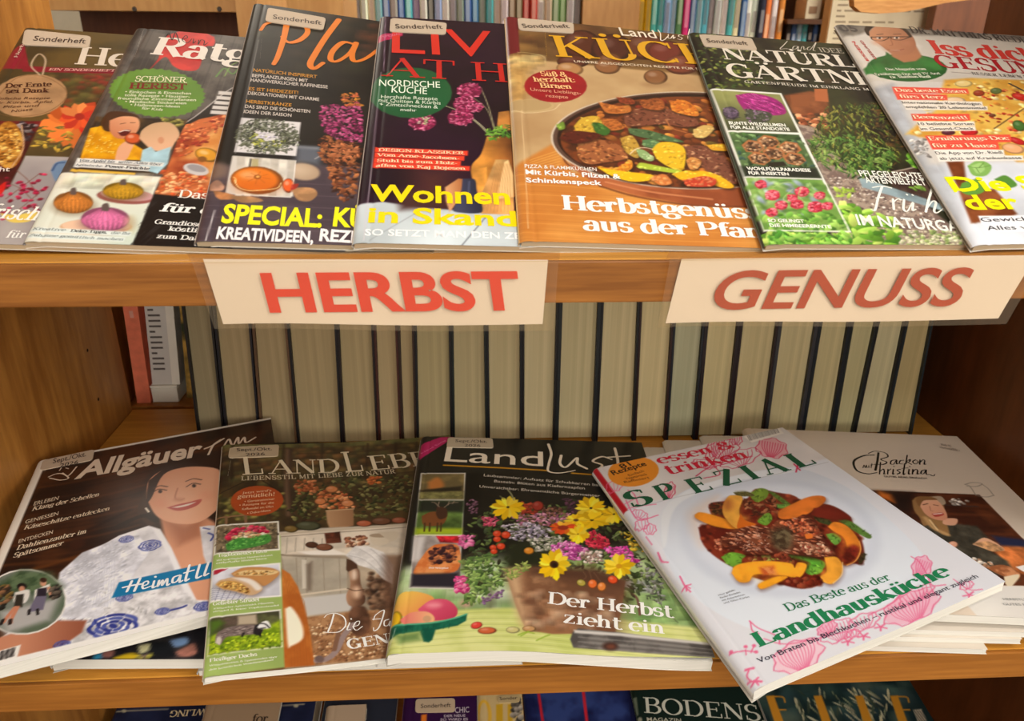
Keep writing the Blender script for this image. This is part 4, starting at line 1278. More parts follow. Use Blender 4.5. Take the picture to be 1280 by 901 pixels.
# the baked tart on the right
m.poly([(640, 430), (700, 400), (790, 330), (860, 310), (720, 700), (540, 690), (600, 560)], (34, 26, 24), soft=1.5)
m.poly([(640, 450), (700, 420), (800, 398), (880, 390), (740, 700), (545, 682), (600, 560)], (196, 104, 56), soft=1.2, mot=(24, .6, (150, 60, 30)))
m.poly([(690, 500), (800, 420), (880, 430), (760, 690), (700, 560), (640, 560)], (226, 170, 100), soft=6, mot=(18, .4, (206, 130, 60)))
m.scatter([(610, 500), (660, 440), (800, 400), (850, 400), (800, 440), (640, 560)], 120, (5, 15), [(170, 70, 40), (206, 110, 60), (150, 46, 30), (226, 140, 90)], 31, el=1.6)
m.scatter([(560, 600), (720, 610), (740, 690), (545, 680)], 120, (5, 13), [(214, 140, 90), (236, 170, 120), (190, 100, 50), (196, 80, 40)], 32, el=1.5)
m.ball(730, 545, 44, 24, (216, 150, 40), 12)
m.ell(712, 560, 16, 10, (130, 80, 30))
m.ell(690, 596, 46, 20, (196, 190, 188), rot=12)
m.ell(692, 592, 34, 12, (150, 144, 146), rot=12)
m.line([(640, 440), (700, 400), (800, 320), (850, 296)], 5, (196, 190, 186), smooth=True)
for k in range(5):
    m.poly([(770 - k * 7, 320 + k * 17), (850 - k * 4, 326 + k * 17), (847 - k * 4, 338 + k * 17), (767 - k * 7, 332 + k * 17)], (206, 200, 194))
# family with an apple
m.z = (100, 120, 4.742)
fam = [(95, 120), (640, 140), (470, 460), (-35, 440)]
m.poly(fam, (90, 66, 40), mot=(20, .5, (44, 34, 26)))
m.scatter([(480, 130), (620, 140), (590, 190), (500, 170)], 40, (8, 20), [(120, 120, 50), (150, 140, 70), (70, 66, 30)], 33)
m.poly([(60, 190), (120, 175), (260, 250), (380, 320), (360, 380), (0, 370)], (232, 168, 24), smooth=False, mot=(12, .25, (206, 136, 14)))
m.scatter([(40, 230), (220, 250), (200, 340), (20, 340)], 40, (3, 5), [(250, 220, 130)], 34)
m.poly([(125, 150), (170, 95), (270, 95), (350, 125), (300, 190), (190, 210), (140, 200)], (70, 42, 26), smooth=True)
m.poly([(175, 145), (250, 120), (340, 130), (350, 190), (300, 245), (220, 250), (178, 210)], (222, 160, 120), smooth=True, grad=((330, 140), (180, 230), (196, 120, 84)))
m.poly([(225, 215), (270, 200), (300, 205), (280, 232), (245, 236)], (90, 24, 24), smooth=True)
m.line([(235, 213), (265, 204), (292, 206)], 9, (250, 240, 230))
m.line([(240, 165), (268, 160)], 5, (60, 34, 24))
m.line([(300, 158), (325, 158)], 5, (60, 34, 24))
m.poly([(205, 380), (230, 300), (290, 260), (320, 280), (300, 330), (270, 380)], (224, 164, 128), smooth=True)
m.ball(315, 252, 50, 34, (200, 84, 40))
m.poly([(350, 250), (370, 200), (440, 160), (540, 160), (590, 220), (560, 280), (520, 330), (430, 320), (390, 290)], (198, 160, 122), smooth=True, grad=((430, 160), (500, 310), (226, 176, 140)))
m.ell(480, 262, 18, 20, (206, 144, 108))
m.poly([(370, 320), (420, 300), (450, 330), (540, 300), (520, 400), (460, 460), (350, 430)], (178, 214, 226), mot=(20, .15))
m.poly([(-15, 366), (500, 396), (490, 418), (-25, 388)], (226, 224, 218))
m.poly([(-25, 388), (415, 418), (408, 446), (-40, 420)], (226, 224, 218))
m.poly([(-50, 430), (330, 455), (325, 468), (-60, 446)], (216, 170, 60))
# knitted pumpkins
kp = [(-120, 450), (478, 478), (310, 884), (-420, 862)]
m.poly(kp, (202, 214, 200), mot=(90, .25, (226, 222, 206)))
m.scatter([(-60, 470), (440, 480), (420, 540), (-80, 520)], 30, (14, 40), [(188, 206, 180), (226, 216, 190), (206, 190, 160)], 36, soft=8, op=.5)
def knit(cx, cy, rx, ry, col, seed):
    c = np.array(col, float)
    m.ell(cx + 4, cy + ry * .35, rx * 1.08, ry * .8, c * .45, soft=6, op=.5)
    m.ell(cx, cy, rx, ry, c * .62)
    for i in range(9):
        f = (i - 4) / 4.5
        m.poly([(cx + f * rx * .25, cy - ry * .82), (cx + (f - .11) * rx * .96, cy - ry * .1 * (1 - abs(f))), (cx + f * rx * .80, cy + ry * (.92 - .45 * f * f)), (cx + (f + .11) * rx * .96, cy - ry * .1 * (1 - abs(f)))],
               np.clip(c * (1.12 - .22 * abs(f)), 0, 255), smooth=True, soft=1.2)
    m.scatter([(cx - rx * .8, cy - ry * .4), (cx + rx * .8, cy - ry * .4), (cx + rx * .7, cy + ry * .7), (cx - rx * .7, cy + ry * .7)], 70, (5, 9), [tuple(np.clip(c * 1.15, 0, 255)), tuple(c * .8)], seed, el=2.2, ang=(60, 120), op=.5)
    m.poly([(cx - rx * .16, cy - ry * .7), (cx - rx * .12, cy - ry * 1.2), (cx + rx * .12, cy - ry * 1.3), (cx + rx * .14, cy - ry * .7)], (92, 78, 74), smooth=True)
m.ell(270, 598, 172, 42, (150, 84, 80), rot=4)
m.ell(280, 586, 160, 36, (196, 150, 150), rot=4)
knit(-40, 630, 118, 66, (200, 122, 52), 41)
m.ell(95, 775, 215, 46, (206, 160, 120))
m.ell(95, 768, 205, 40, (228, 190, 160))
knit(256, 562, 122, 52, (190, 142, 36), 42)
knit(150, 730, 145, 72, (214, 112, 158), 43)
m.ell(300, 760, 26, 50, (196, 178, 130), op=.7, soft=5)
m.poly([(-300, 775), (308, 805), (296, 830), (-312, 800)], (224, 232, 226))
m.poly([(-312, 812), (268, 838), (258, 862), (-325, 836)], (224, 232, 226))
# black box
m.poly([(436, 585), (980, 640), (900, 930), (310, 884)], (24, 20, 20))
m.scatter([(436, 600), (560, 610), (430, 884), (310, 884)], 40, (20, 80), [(46, 42, 42), (18, 14, 14)], 44, el=14, ang=(112, 116), op=.6)
T = m.text
T('headline', 'Das Brot', (576, 602), (1010, 622), 46, (240, 232, 222), 'serif', thick=.15)
T('headline', 'für den', (470, 684), (950, 712), 50, (244, 240, 234), 'slab', shear=.12, thick=.20, thin=.1)
T('teaser_text', 'Grandiose', (438, 758), (722, 776), 30, (240, 236, 230), 'slab', shear=.05, thick=.16, thin=.09)
T('teaser_text', 'köstliche', (522, 800), (800, 818), 30, (240, 236, 230), 'slab', shear=.05, thick=.16, thin=.09)
T('teaser_text', 'zum Dahin', (452, 842), (770, 862), 30, (240, 236, 230), 'slab', shear=.05, thick=.16, thin=.09)
T('teaser_text', 'Von Apfel bis Quitte: Alles über', (-12, 388), (480, 412), 17, (90, 100, 110), 'slab', shear=.2, thick=.13, thin=.08)
T('teaser_text', 'heimische', (-30, 412), (128, 424), 15, (90, 100, 110), 'slab', shear=.2, thick=.13, thin=.08)
T('teaser_text', 'Power-Früchte', (146, 424), (412, 440), 17, (70, 72, 76), 'slab', thick=.2, thin=.1)
T('teaser_text', 'Kreative', (-288, 793), (-90, 802), 18, (130, 140, 140), 'slab', shear=.2, thick=.13, thin=.08)
T('teaser_text', 'Deko-Tipps,', (-60, 806), (160, 816), 18, (84, 86, 86), 'slab', shear=.1, thick=.2, thin=.1)
T('teaser_text', 'die Ihr', (182, 818), (296, 824), 18, (130, 140, 140), 'slab', shear=.2, thick=.13, thin=.08)
T('teaser_text', 'Zuhause gemütlich machen', (-312, 830), (256, 858), 18, (130, 140, 140), 'slab', shear=.2, thick=.13, thin=.08)
m.z = (0, 0, 2.8156)
T('masthead', 'Ratgeber', (524, 191), (1180, 252), 64, (222, 212, 200), 'serif', thick=.21, thin=.07)
m.brush('masthead', [(582, 132), (596, 118), (606, 142), (618, 116), (632, 150)], 5, (30, 20, 20))
m.brush('masthead', [(640, 142), (660, 134), (654, 126), (642, 142), (660, 152), (676, 138)], 4, (30, 20, 20))
m.brush('masthead', [(682, 138), (680, 154), (690, 146)], 4, (30, 20, 20))
m.brush('masthead', [(700, 142), (698, 158), (708, 142), (720, 146), (718, 160), (732, 152)], 4, (30, 20, 20))
T('badge_text', 'SCHÖNER', (474, 288), (656, 292), 19, (232, 226, 196), 'slab', thick=.13, thin=.09)
T('badge_text', 'HERBST', (454, 312), (656, 316), 21, (120, 32, 30), 'slab', thick=.22, thin=.12)
for k, (tx, a, b) in enumerate((('• Einkochen & Einmachen', 440, 672), ('tolle Rezepte • Haustier-', 438, 668), ('freundliche Zimmerpflanzen', 414, 690), ('• Modische Stickereien', 440, 655), ('• Halloween-Ideen', 458, 632), ('für Kids', 498, 572))):
    T('badge_text', tx, (a, 328 + k * 11.5), (b, 334 + k * 11.5), 9, (226, 226, 200), 'sans', bold=.008)
T('teaser_text', 'Das Magazin', (476, 200), (506, 106), 14, (150, 142, 134), shear=.1)
m.build(1.0)

# ---- the dark plant magazine
m = upper('magazine', 'dark magazine with orange script title and heather, behind the left of the HERBST sign',
          [[-.1419, .4061, -.1057], [.0679, .4094, -.1139], [-.1679, .6933, .0115], [.0366, .6532, -.014]], (30, 26, 26), spine=(206, 196, 188))
m.z = (230, 0, 2.8156)
m.poly([(220, -10), (900, 60), (760, 600), (80, 600)], (30, 26, 24), mot=(50, .35, (20, 17, 18)))
m.scatter([(240, 20), (640, 70), (600, 330), (400, 240), (270, 120)], 60, (16, 44), [(52, 54, 36), (40, 36, 26), (62, 46, 34), (24, 24, 22)], 51, soft=10, op=.5)
m.scatter([(600, 80), (690, 90), (680, 200), (610, 200)], 26, (10, 30), [(96, 52, 34), (70, 40, 30)], 52, soft=8, op=.5)
m.poly([(60, 580), (800, 580), (740, 900), (30, 880)], (92, 78, 84), soft=5, mot=(50, .35, (70, 58, 66)))
m.z = (240, 140, 5.3)
for k in range(20):
    y = 420 + k * 26
    m.line([(-20 - k * 3, y + 10), (600, y + 24), (1200, y + 46)], 4, [(60, 50, 58), (132, 116, 122), (76, 64, 72)][k % 3], op=.5)
m.poly([(690, 225), (840, 232), (870, 300), (840, 352), (680, 330)], (92, 96, 106), soft=6)
m.poly([(700, 222), (845, 232), (840, 250), (700, 240)], (120, 124, 132), soft=3)
m.ell(150, 385, 90, 56, (120, 96, 84), soft=6)
m.ell(740, 396, 108, 56, (176, 150, 124), rot=6, soft=2)
m.ell(700, 382, 70, 34, (202, 178, 152), rot=6, soft=10)
m.line([(850, 290), (815, 310)], 10, (160, 156, 156))
# wreath picture
m.poly([(325, 36), (722, 68), (690, 292), (278, 264)], (206, 202, 202), mot=(60, .08))
rw = np.random.RandomState(5)
for j in range(9):
    a0 = j * 40
    for q in range(2):
        a = R_(a0 + q * 20)
        cx, cy = 500 + 150 * math.cos(a), 160 + 76 * math.sin(a) + 8 * math.cos(a)
        m.scatter([(cx - 62, cy - 42), (cx + 62, cy - 42), (cx + 62, cy + 42), (cx - 62, cy + 42)], 52, (6, 17), [(66, 70, 52), (96, 100, 80), (40, 42, 34), (134, 140, 124), (80, 84, 60)], 60 + j * 2 + q, el=1.9)
m.scatter([(390, 140), (480, 150), (560, 230), (470, 260), (380, 190)], 34, (6, 13), [(176, 178, 66), (150, 156, 60)], 81, el=1.6)
m.scatter([(540, 190), (620, 190), (600, 236), (540, 236)], 14, (6, 12), [(170, 172, 70), (130, 140, 60)], 82, el=1.6)
m.scatter([(430, 130), (540, 140), (560, 180), (450, 180)], 16, (6, 12), [(196, 190, 206), (160, 156, 170)], 83)
m.line([(625, 252), (655, 240)], 9, (60, 66, 56))
# pumpkin picture
m.poly([(266, 288), (686, 322), (654, 566), (220, 540)], (206, 200, 192))
for k in range(7):
    x = 300 + k * 56
    m.poly([(x, 292 + k * 4), (x + 50, 296 + k * 4), (x + 34, 560), (x - 16, 556)], (214, 208, 196) if k % 2 else (192, 184, 172), mot=(14, .1))
m.poly([(385, 308), (397, 309), (380, 420), (368, 420)], (60, 54, 50))
m.poly([(395, 309), (440, 312), (440, 360), (395, 360)], (176, 164, 120))
m.ball(430, 452, 176, 92, (222, 118, 26), 3, hi=.45, lo=.5)
m.ell(430, 490, 150, 46, (196, 84, 20), soft=14, op=.5)
for k in range(8):
    a = R_(k * 45 + 10)
    m.line([(436 + 34 * math.cos(a), 432 + 18 * math.sin(a)), (436 + 80 * math.cos(a), 436 + 40 * math.sin(a))], 5, (170, 80, 16), op=.6)
m.ell(434, 430, 24, 15, (150, 74, 20)); m.ell(436, 428, 12, 7, (226, 170, 90))
m.line([(282, 450), (300, 490), (330, 510), (380, 520), (440, 518), (520, 512), (570, 500), (590, 470)], 6, (250, 222, 170))
m.line([(275, 430), (290, 446), (286, 470)], 5, (250, 222, 170))
m.ball(640, 488, 40, 48, (226, 92, 36))
m.line([(688, 324), (656, 566), (222, 540)], 4, (240, 236, 232), smooth=False)
# dry leaves
for pts, c in (([(660, 520), (700, 500), (800, 505), (830, 545), (780, 590), (700, 580)], (206, 152, 104)), ([(110, 470), (170, 450), (215, 490), (190, 520), (120, 515)], (196, 146, 120)),
               ([(140, 520), (210, 530), (300, 560), (250, 580), (170, 570)], (206, 136, 84)), ([(250, 555), (400, 560), (470, 590), (330, 600)], (190, 140, 96)), ([(660, 480), (705, 476), (690, 505), (655, 515)], (206, 60, 46))):
    m.poly(pts, c, smooth=True, mot=(14, .35, tuple(int(q * .75) for q in c)))
# heather and dried leaves
m.scatter([(860, -60), (1010, -40), (1110, -70), (1140, 60), (1120, 200), (1000, 200), (880, 130), (840, 40)], 420, (8, 22), [(150, 44, 96), (176, 66, 116), (110, 26, 70), (196, 96, 140), (90, 20, 56)], 91, el=1.7)
m.scatter([(980, -120), (1090, -130), (1130, -40), (1010, -40)], 90, (8, 20), [(176, 116, 40), (150, 90, 36), (196, 96, 60)], 93, el=1.6)
m.scatter([(830, 190), (900, 150), (1000, 200), (1120, 200), (1100, 420), (1070, 560), (1000, 600), (940, 520), (900, 360), (850, 280)], 330, (12, 36), [(120, 66, 40), (90, 46, 28), (150, 90, 54), (66, 32, 22), (170, 104, 60), (50, 26, 18)], 92, el=2.2)
m.scatter([(910, 210), (1110, 220), (1100, 330), (930, 320)], 60, (12, 30), [(180, 110, 70), (150, 84, 50)], 94, el=2.4)
T = m.text
T('headline#s', 'SPECIAL:', (190, 730), (858, 762), 118, (246, 236, 26), bold=.035)
T('headline#s', 'KÜRBIS', (932, 752), (1480, 792), 118, (246, 236, 26), bold=.035)
T('headline#k', 'KREATIVIDEEN,', (158, 838), (802, 866), 76, (240, 236, 236), bold=.035)
T('headline#k', 'REZEPTE', (842, 852), (1300, 880), 76, (240, 236, 236), bold=.035)
m.z = (230, 0, 2.8156)
for tx, a, b, ya, yb, col in (('NATÜRLICH INSPIRIERT', 243, 468, 252, 276, (196, 138, 46)), ('BEPFLANZUNGEN MIT', 239, 436, 271, 290, (206, 196, 186)), ('HANDWERKLICHER RAFFINESSE', 234, 506, 287, 312, (206, 196, 186)),
                              ('ES IST HEIDEZEIT!', 228, 402, 318, 332, (196, 138, 46)), ('DEKORATIONEN MIT CHARME', 224, 476, 333, 356, (206, 196, 186)),
                              ('HERBSTKRÄNZE', 218, 378, 362, 376, (196, 138, 46)), ('DAS SIND DIE SCHÖNSTEN', 214, 444, 380, 398, (206, 196, 186)), ('IDEEN DER SAISON', 210, 378, 398, 412, (206, 196, 186))):
    T('teaser_text', tx, (a, ya), (b, yb), 13, col, bold=.012)
O = (214, 118, 34)
m.brush('masthead', [(270, 106), (290, 84), (340, 74), (410, 80), (436, 110), (410, 140), (370, 150), (345, 130)], 24, O, .35)
m.brush('masthead', [(362, 84), (350, 140), (330, 200), (316, 226)], 27, O, .2, w_end=.7)
m.brush('masthead', [(545, 70), (500, 130), (462, 190), (444, 226), (458, 242), (490, 222)], 26, O, .3)
m.brush('masthead', [(600, 156), (560, 150), (524, 180), (516, 210), (540, 216), (580, 190), (604, 154)], 24, O, .3)
m.brush('masthead', [(606, 152), (592, 190), (600, 216), (640, 206), (690, 170)], 24, O, .3)
m.brush('masthead', [(690, 170), (730, 110), (700, 190), (720, 226), (760, 200), (800, 160), (780, 215), (850, 170), (830, 230)], 22, O, .3)
T('teaser_text', 'Gartenzeit', (268, 206), (274, 138), 8, (160, 152, 144))
m.line([(262, 140), (180, 540)], 2, (150, 146, 146), smooth=False)  # pale line: light caught along the spine crease, painted on the cover
m.line([(108, 740), (76, 846)], 3, (220, 214, 214), smooth=False)  # lower end of the painted crease light
m.sticker([(296, 30), (500, 66), (490, 108), (286, 78)], [('Sonderheft', (313, 70), (484, 92), 15)])
m.build(1.0)

# ---- home magazine with plum ground
m = upper('magazine', 'plum magazine with thin red title and yellow words, above the HERBST sign',
          [[-.0607, .4042, -.1065], [.1491, .4087, -.1141], [-.0666, .6739, .0028], [.1431, .6716, -.0076]], (40, 16, 34), spine=(214, 206, 196))
m.z = (440, 90, 4.095)
m.poly([(-40, -400), (1600, -400), (1600, 600), (-60, 660)], (38, 14, 34), soft=2, mot=(80, .35, (26, 10, 22)))
m.poly([(320, 500), (500, 500), (500, 690), (320, 690)], (92, 50, 40), soft=26, op=.8)
m.poly([(-60, 680), (160, 664), (330, 690), (640, 716), (900, 720), (1700, 740), (1700, 1000), (-90, 1000)], (196, 206, 210), soft=1.5, mot=(70, .14))
m.line([(330, 720), (90, 860)], 4, (150, 156, 162)); m.line([(690, 736), (560, 890)], 5, (96, 100, 110), smooth=False)
m.line([(900, 760), (1400, 900)], 4, (150, 156, 162))
# vase, stems and carnations
m.poly([(750, 205), (800, 198), (860, 200), (860, 300), (740, 296)], (176, 116, 54), mot=(20, .2))
m.poly([(690, 330), (790, 330), (880, 350), (900, 560), (830, 640), (680, 620), (620, 560), (612, 480), (660, 420)], (196, 130, 54), smooth=True, grad=((660, 400), (830, 400), (110, 62, 30)), mot=(24, .2))
m.line([(660, 80), (700, 180), (730, 290)], 6, (150, 146, 110)); m.line([(620, 130), (690, 190), (730, 300)], 5, (140, 140, 100))
m.line([(470, 170), (560, 205), (640, 260), (705, 325)], 7, (170, 176, 130)); m.line([(610, 230), (670, 280), (715, 330)], 5, (200, 200, 160))
m.scatter([(680, 280), (800, 270), (830, 330), (700, 350)], 60, (10, 26), [(86, 140, 46), (120, 166, 60), (60, 104, 36)], 101, el=3.5)
for cx, cy, r, sd in ((600, 95, 64, 1), (580, 165, 62, 2), (630, 180, 40, 3), (556, 232, 66, 4), (360, 256, 70, 5)):
    m.ell(cx, cy, r * 1.02, r * .62, (116, 26, 62))
    m.scatter([(cx - r, cy), (cx - r * .6, cy - r * .6), (cx + r * .6, cy - r * .6), (cx + r, cy), (cx + r * .6, cy + r * .6), (cx - r * .6, cy + r * .6)], 90, (7, 16), [(166, 46, 94), (196, 84, 126), (126, 26, 66), (210, 120, 150), (94, 18, 50)], 110 + sd, el=2)
m.scatter([(330, 230), (400, 232), (390, 270), (340, 266)], 14, (6, 12), [(170, 190, 130), (206, 206, 180)], 120, el=2)
# wooden figures and a slate vase
m.poly([(612, 500), (690, 486), (690, 720), (640, 700)], (206, 140, 60), mot=(18, .2))
m.poly([(735, 448), (800, 448), (826, 520), (830, 730), (660, 725), (664, 620)], (226, 176, 108), mot=(24, .25), grad=((700, 460), (830, 600), (206, 146, 84)))
m.poly([(780, 460), (800, 450), (826, 530), (826, 640), (740, 650)], (236, 196, 138))
for k in range(8): m.line([(740 + k * 9, 470), (690 + k * 18, 715)], 3, (176, 116, 60), op=.6)
m.poly([(476, 590), (545, 545), (570, 548), (560, 640), (500, 716), (480, 660)], (216, 160, 112), grad=((480, 600), (560, 600), (176, 110, 66)))
m.poly([(566, 546), (628, 550), (640, 610), (668, 690), (650, 722), (530, 716), (524, 690), (556, 620)], (62, 66, 92), smooth=True, grad=((540, 600), (650, 600), (36, 38, 56)))
m.line([(600, 560), (596, 640)], 10, (92, 98, 128), op=.6)
m.poly([(236, 640), (260, 600), (440, 610), (470, 690), (250, 705)], (70, 42, 40), soft=6)
m.ell(300, 106, 212, 130, (28, 84, 48), mot=(60, .08))
for k, (a, b) in enumerate(((118, 594), (116, 576), (112, 558), (108, 604))):
    m.poly([(a, 384 + k * 26), (b, 404 + k * 26), (b - 2, 428 + k * 26), (a - 3, 408 + k * 27)], (226, 62, 40))
m.line([(150, 0), (124, 240), (92, 560), (70, 740), (60, 860)], 4, (210, 200, 206), op=.8)  # highlight of the spine crease, painted as a pale line
T = m.text
for tx, a, b, ya, yb, cap, col in (('NORDISCHE', 138, 452, 70, 82, 32, (226, 236, 216)), ('KÜCHE', 202, 384, 105, 114, 32, (226, 236, 216)), ('Herzhafte Rezepte', 148, 438, 134, 146, 17, (214, 224, 204)),
                              ('mit Quitten & Kürbis', 136, 454, 152, 168, 17, (214, 224, 204)), ('+ Zimtschnecken &', 140, 440, 172, 188, 17, (214, 224, 204)), ('mehr', 248, 330, 200, 204, 15, (214, 224, 204))):
    T('badge_text', tx, (a, ya), (b, yb), cap, col, bold=.004)
for k, (tx, a, b) in enumerate((('DESIGN-KLASSIKER', 134, 574), ('Vom Arne-Jacobsen-', 130, 552), ('Stuhl bis zum Holz-', 126, 540), ('affen von Kaj Bojesen', 122, 582))):
    T('teaser_text', tx, (a, 405 + k * 27), (b, 424 + k * 26), 17, (252, 220, 180), 'slab', thick=.17, thin=.1)
T('headline', 'Wohnen', (88, 660), (812, 678), 82, (252, 214, 10), bold=.028)
T('headline#s', 'in Skand', (80, 768), (846, 790), 76, (252, 214, 10), bold=.028)
T('headline#s', 'inavien', (862, 790), (1500, 810), 76, (252, 214, 10), bold=.028)
T('headline', 'SO SETZT MAN DEN ZEITGEIST', (64, 836), (1120, 862), 32, (246, 248, 250), bold=.02)
m.z = (430, 0, 2.8156)
T('masthead#l', 'LIV', (168, 186), (532, 202), 92, (204, 46, 34))
T('masthead#l', 'ING', (590, 204), (960, 226), 92, (204, 46, 34))
T('masthead', 'AT HOME', (140, 268), (1000, 312), 66, (190, 38, 32), 'serif', thick=.13, thin=.05)
m.poly([(116, 125), (140, 118), (208, 112), (206, 126), (120, 148)], (176, 30, 80))
T('teaser_text', 'SPEZIAL', (140, 134), (204, 122), 9, (220, 120, 150), shear=.2)
m.line([(146, 60), (140, 250)], 2, (180, 160, 180), smooth=False)  # upper end of the painted crease highlight
m.sticker([(164, 66), (362, 84), (358, 124), (160, 114)], [('Sonderheft', (182, 104), (348, 106), 15)])
m.build(1.0)

# ---- kitchen special with the copper pan
m = upper('magazine', 'tan cookery magazine with copper pan and yellow serif title, middle of the upper shelf',
          [[.0267, .4047, -.1062], [.2365, .4078, -.1144], [.0305, .6768, .0036], [.2386, .6554, -.0145]], (196, 160, 112), spine=(226, 190, 136))
m.z = (625, 10, 4.923)
m.poly([(0, 30), (1900, 160), (1900, 480), (0, 300)], (88, 60, 36), soft=3, mot=(40, .5, (116, 84, 46)))
m.scatter([(100, 70), (1200, 130), (1200, 300), (100, 290)], 60, (30, 90), [(110, 72, 40), (74, 46, 28), (130, 96, 50), (84, 66, 36)], 131, soft=12, op=.6)
m.z = (640, 100, 4.0)
m.poly([(-40, -120), (300, -60), (1000, -20), (2000, 40), (2000, 300), (-60, 460)], (196, 164, 118), soft=14, mot=(60, .25, (176, 140, 96)))
m.z = (625, 10, 4.923)
m.poly([(30, 48), (108, 55), (122, 270), (40, 285)], (108, 26, 32))
for cx, cy, rx, ry, c in ((500, 225, 120, 90, (84, 40, 26)), (690, 250, 130, 90, (78, 36, 26)), (900, 240, 130, 80, (96, 50, 32)), (1020, 270, 110, 70, (110, 46, 36)), (680, 330, 80, 55, (112, 66, 40)), (450, 330, 100, 40, (90, 44, 30)),
                          (1120, 350, 110, 60, (120, 60, 42)), (1300, 300, 130, 80, (96, 50, 34))):
    m.ball(cx, cy, rx, ry, c, hi=.18, lo=.35)
m.ball(430, 375, 84, 40, (176, 128, 80), 6, hi=.3, lo=.3); m.ball(660, 362, 80, 44, (140, 92, 56), 6, hi=.25, lo=.35)
m.ball(958, 425, 74, 46, (132, 86, 52), 4, hi=.3, lo=.4)
m.ell(960, 470, 80, 18, (150, 112, 74), soft=8, op=.7)
m.line([(110, 270), (200, 280), (270, 300), (280, 350)], 8, (190, 166, 116), op=.7)
m.scatter([(60, 300), (300, 310), (160, 400), (60, 540)], 40, (14, 44), [(206, 176, 112), (176, 140, 80), (220, 196, 140)], 133, soft=8, op=.6)
# wine glass on the left edge
m.z = (640, 100, 4.0)
m.poly([(0, -60), (70, -60), (80, 60), (40, 130), (0, 130)], (166, 124, 66), soft=8, mot=(18, .4, (206, 160, 90)), op=.9)
m.ell(80, 130, 130, 34, (196, 168, 120), op=.8); m.ell(80, 126, 118, 28, (176, 146, 100), op=.8)
m.line([(-30, 140), (80, 164), (200, 150), (240, 120)], 5, (220, 198, 156))
# table wood
m.poly([(-50, 470), (60, 400), (240, 300), (300, 460), (1200, 560), (2000, 560), (2000, 900), (-80, 900)], (214, 146, 70), soft=3, mot=(50, .35, (196, 122, 52)))
for k in range(26):
    y = 470 + k * 16
    m.line([(-40, y - 20), (300, y), (700, y + 20 + (k % 3) * 6), (1300, y + 40), (1900, y + 30)], 4, [(176, 104, 44), (232, 172, 92), (190, 120, 56)][k % 3], op=.55)
for k in range(6): m.line([(90, 400 + k * 12), (240, 350 + k * 14)], 5, (226, 176, 90), op=.7)
# the pan
m.poly([(256, 330), (300, 440), (420, 520), (620, 576), (900, 626), (1200, 640), (1640, 500), (1640, 430), (700, 430)], (176, 98, 58), soft=1.5, mot=(30, .4, (140, 70, 40)))
m.line([(440, 530), (620, 582), (900, 626), (1190, 634)], 16, (110, 56, 34), op=.8)
m.line([(470, 510), (700, 560), (1000, 596)], 14, (214, 142, 96), op=.7)
m.line([(258, 340), (262, 400), (300, 440)], 12, (120, 64, 36))
rim = lambda f: [(900 + 706 * f * math.cos(R_(a)), 302 + 244 * f * math.sin(R_(a)) + 0.02 * 706 * f * math.cos(R_(a))) for a in range(0, 360, 8)]
m.poly(rim(1.0), (206, 190, 170), smooth=True); m.poly(rim(.985), (92, 66, 54), smooth=True); m.poly(rim(.955), (46, 26, 20), smooth=True)
m.poly([(p[0], p[1] + 8) for p in rim(.93)], (78, 40, 24), smooth=True, mot=(14, .6, (120, 60, 30)))
food = [(x, y + 10) for x, y in rim(.88)]
m.scatter(food, 330, (14, 40), [(140, 76, 36), (96, 48, 26), (176, 104, 46), (60, 32, 20), (120, 44, 30), (196, 130, 56), (86, 70, 30)], 135, el=1.5)
def piece(pts, col, sd, cols, n=40, el=1.5):
    m.poly([(x + 5, y + 8) for x, y in pts], (36, 20, 14), smooth=True, soft=3, op=.7)
    m.poly(pts, col, smooth=True)
    m.scatter(pts, n, (5, 15), cols, sd, el=el, op=.75)
MEAT = [(126, 72, 54), (96, 50, 36), (170, 116, 84), (70, 34, 24), (206, 160, 120)]
piece([(560, 170), (640, 140), (740, 140), (860, 160), (920, 195), (930, 225), (860, 235), (760, 220), (640, 230), (570, 225)], (122, 70, 50), 136, MEAT, 130, 2)
piece([(330, 320), (400, 296), (500, 310), (560, 345), (575, 390), (480, 410), (380, 420), (330, 380)], (156, 92, 54), 137, [(196, 126, 70), (120, 62, 34), (226, 160, 96), (86, 44, 26)], 90)
piece([(860, 330), (960, 330), (1060, 380), (1130, 470), (1120, 520), (1010, 490), (950, 430), (880, 390)], (120, 70, 52), 138, MEAT, 120, 2)
piece([(430, 110), (540, 130), (580, 120), (590, 160), (480, 165)], (190, 110, 50), 139, [(206, 130, 60), (150, 80, 36)])
piece([(520, 85), (600, 95), (610, 120), (550, 115)], (150, 70, 40), 140, [(120, 50, 30)])
piece([(640, 110), (720, 90), (760, 110), (750, 150), (660, 140)], (150, 80, 40), 151, [(176, 100, 50), (110, 56, 30)])
piece([(790, 110), (860, 100), (920, 140), (930, 180), (850, 170), (800, 150)], (206, 116, 40), 141, [(226, 150, 60), (170, 84, 30)])
piece([(310, 230), (350, 190), (420, 180), (460, 210), (420, 265), (330, 265)], (206, 166, 54), 142, [(226, 190, 80), (176, 130, 40)])
piece([(440, 190), (520, 200), (560, 240), (480, 250)], (190, 110, 50), 143, [(150, 80, 36)])
piece([(400, 215), (440, 215), (490, 250), (470, 276), (420, 262)], (56, 100, 40), 144, [(40, 80, 30), (90, 130, 60)], 12)
piece([(580, 240), (680, 250), (830, 296), (850, 312), (720, 300), (600, 272)], (76, 104, 66), 145, [(110, 136, 90), (50, 76, 40)], 20)
piece([(650, 300), (700, 296), (745, 315), (720, 340), (660, 330)], (84, 120, 76), 146, [(120, 150, 100)], 10)
piece([(540, 290), (600, 280), (640, 340), (630, 390), (570, 360)], (190, 150, 60), 147, [(214, 180, 90), (150, 110, 40)])
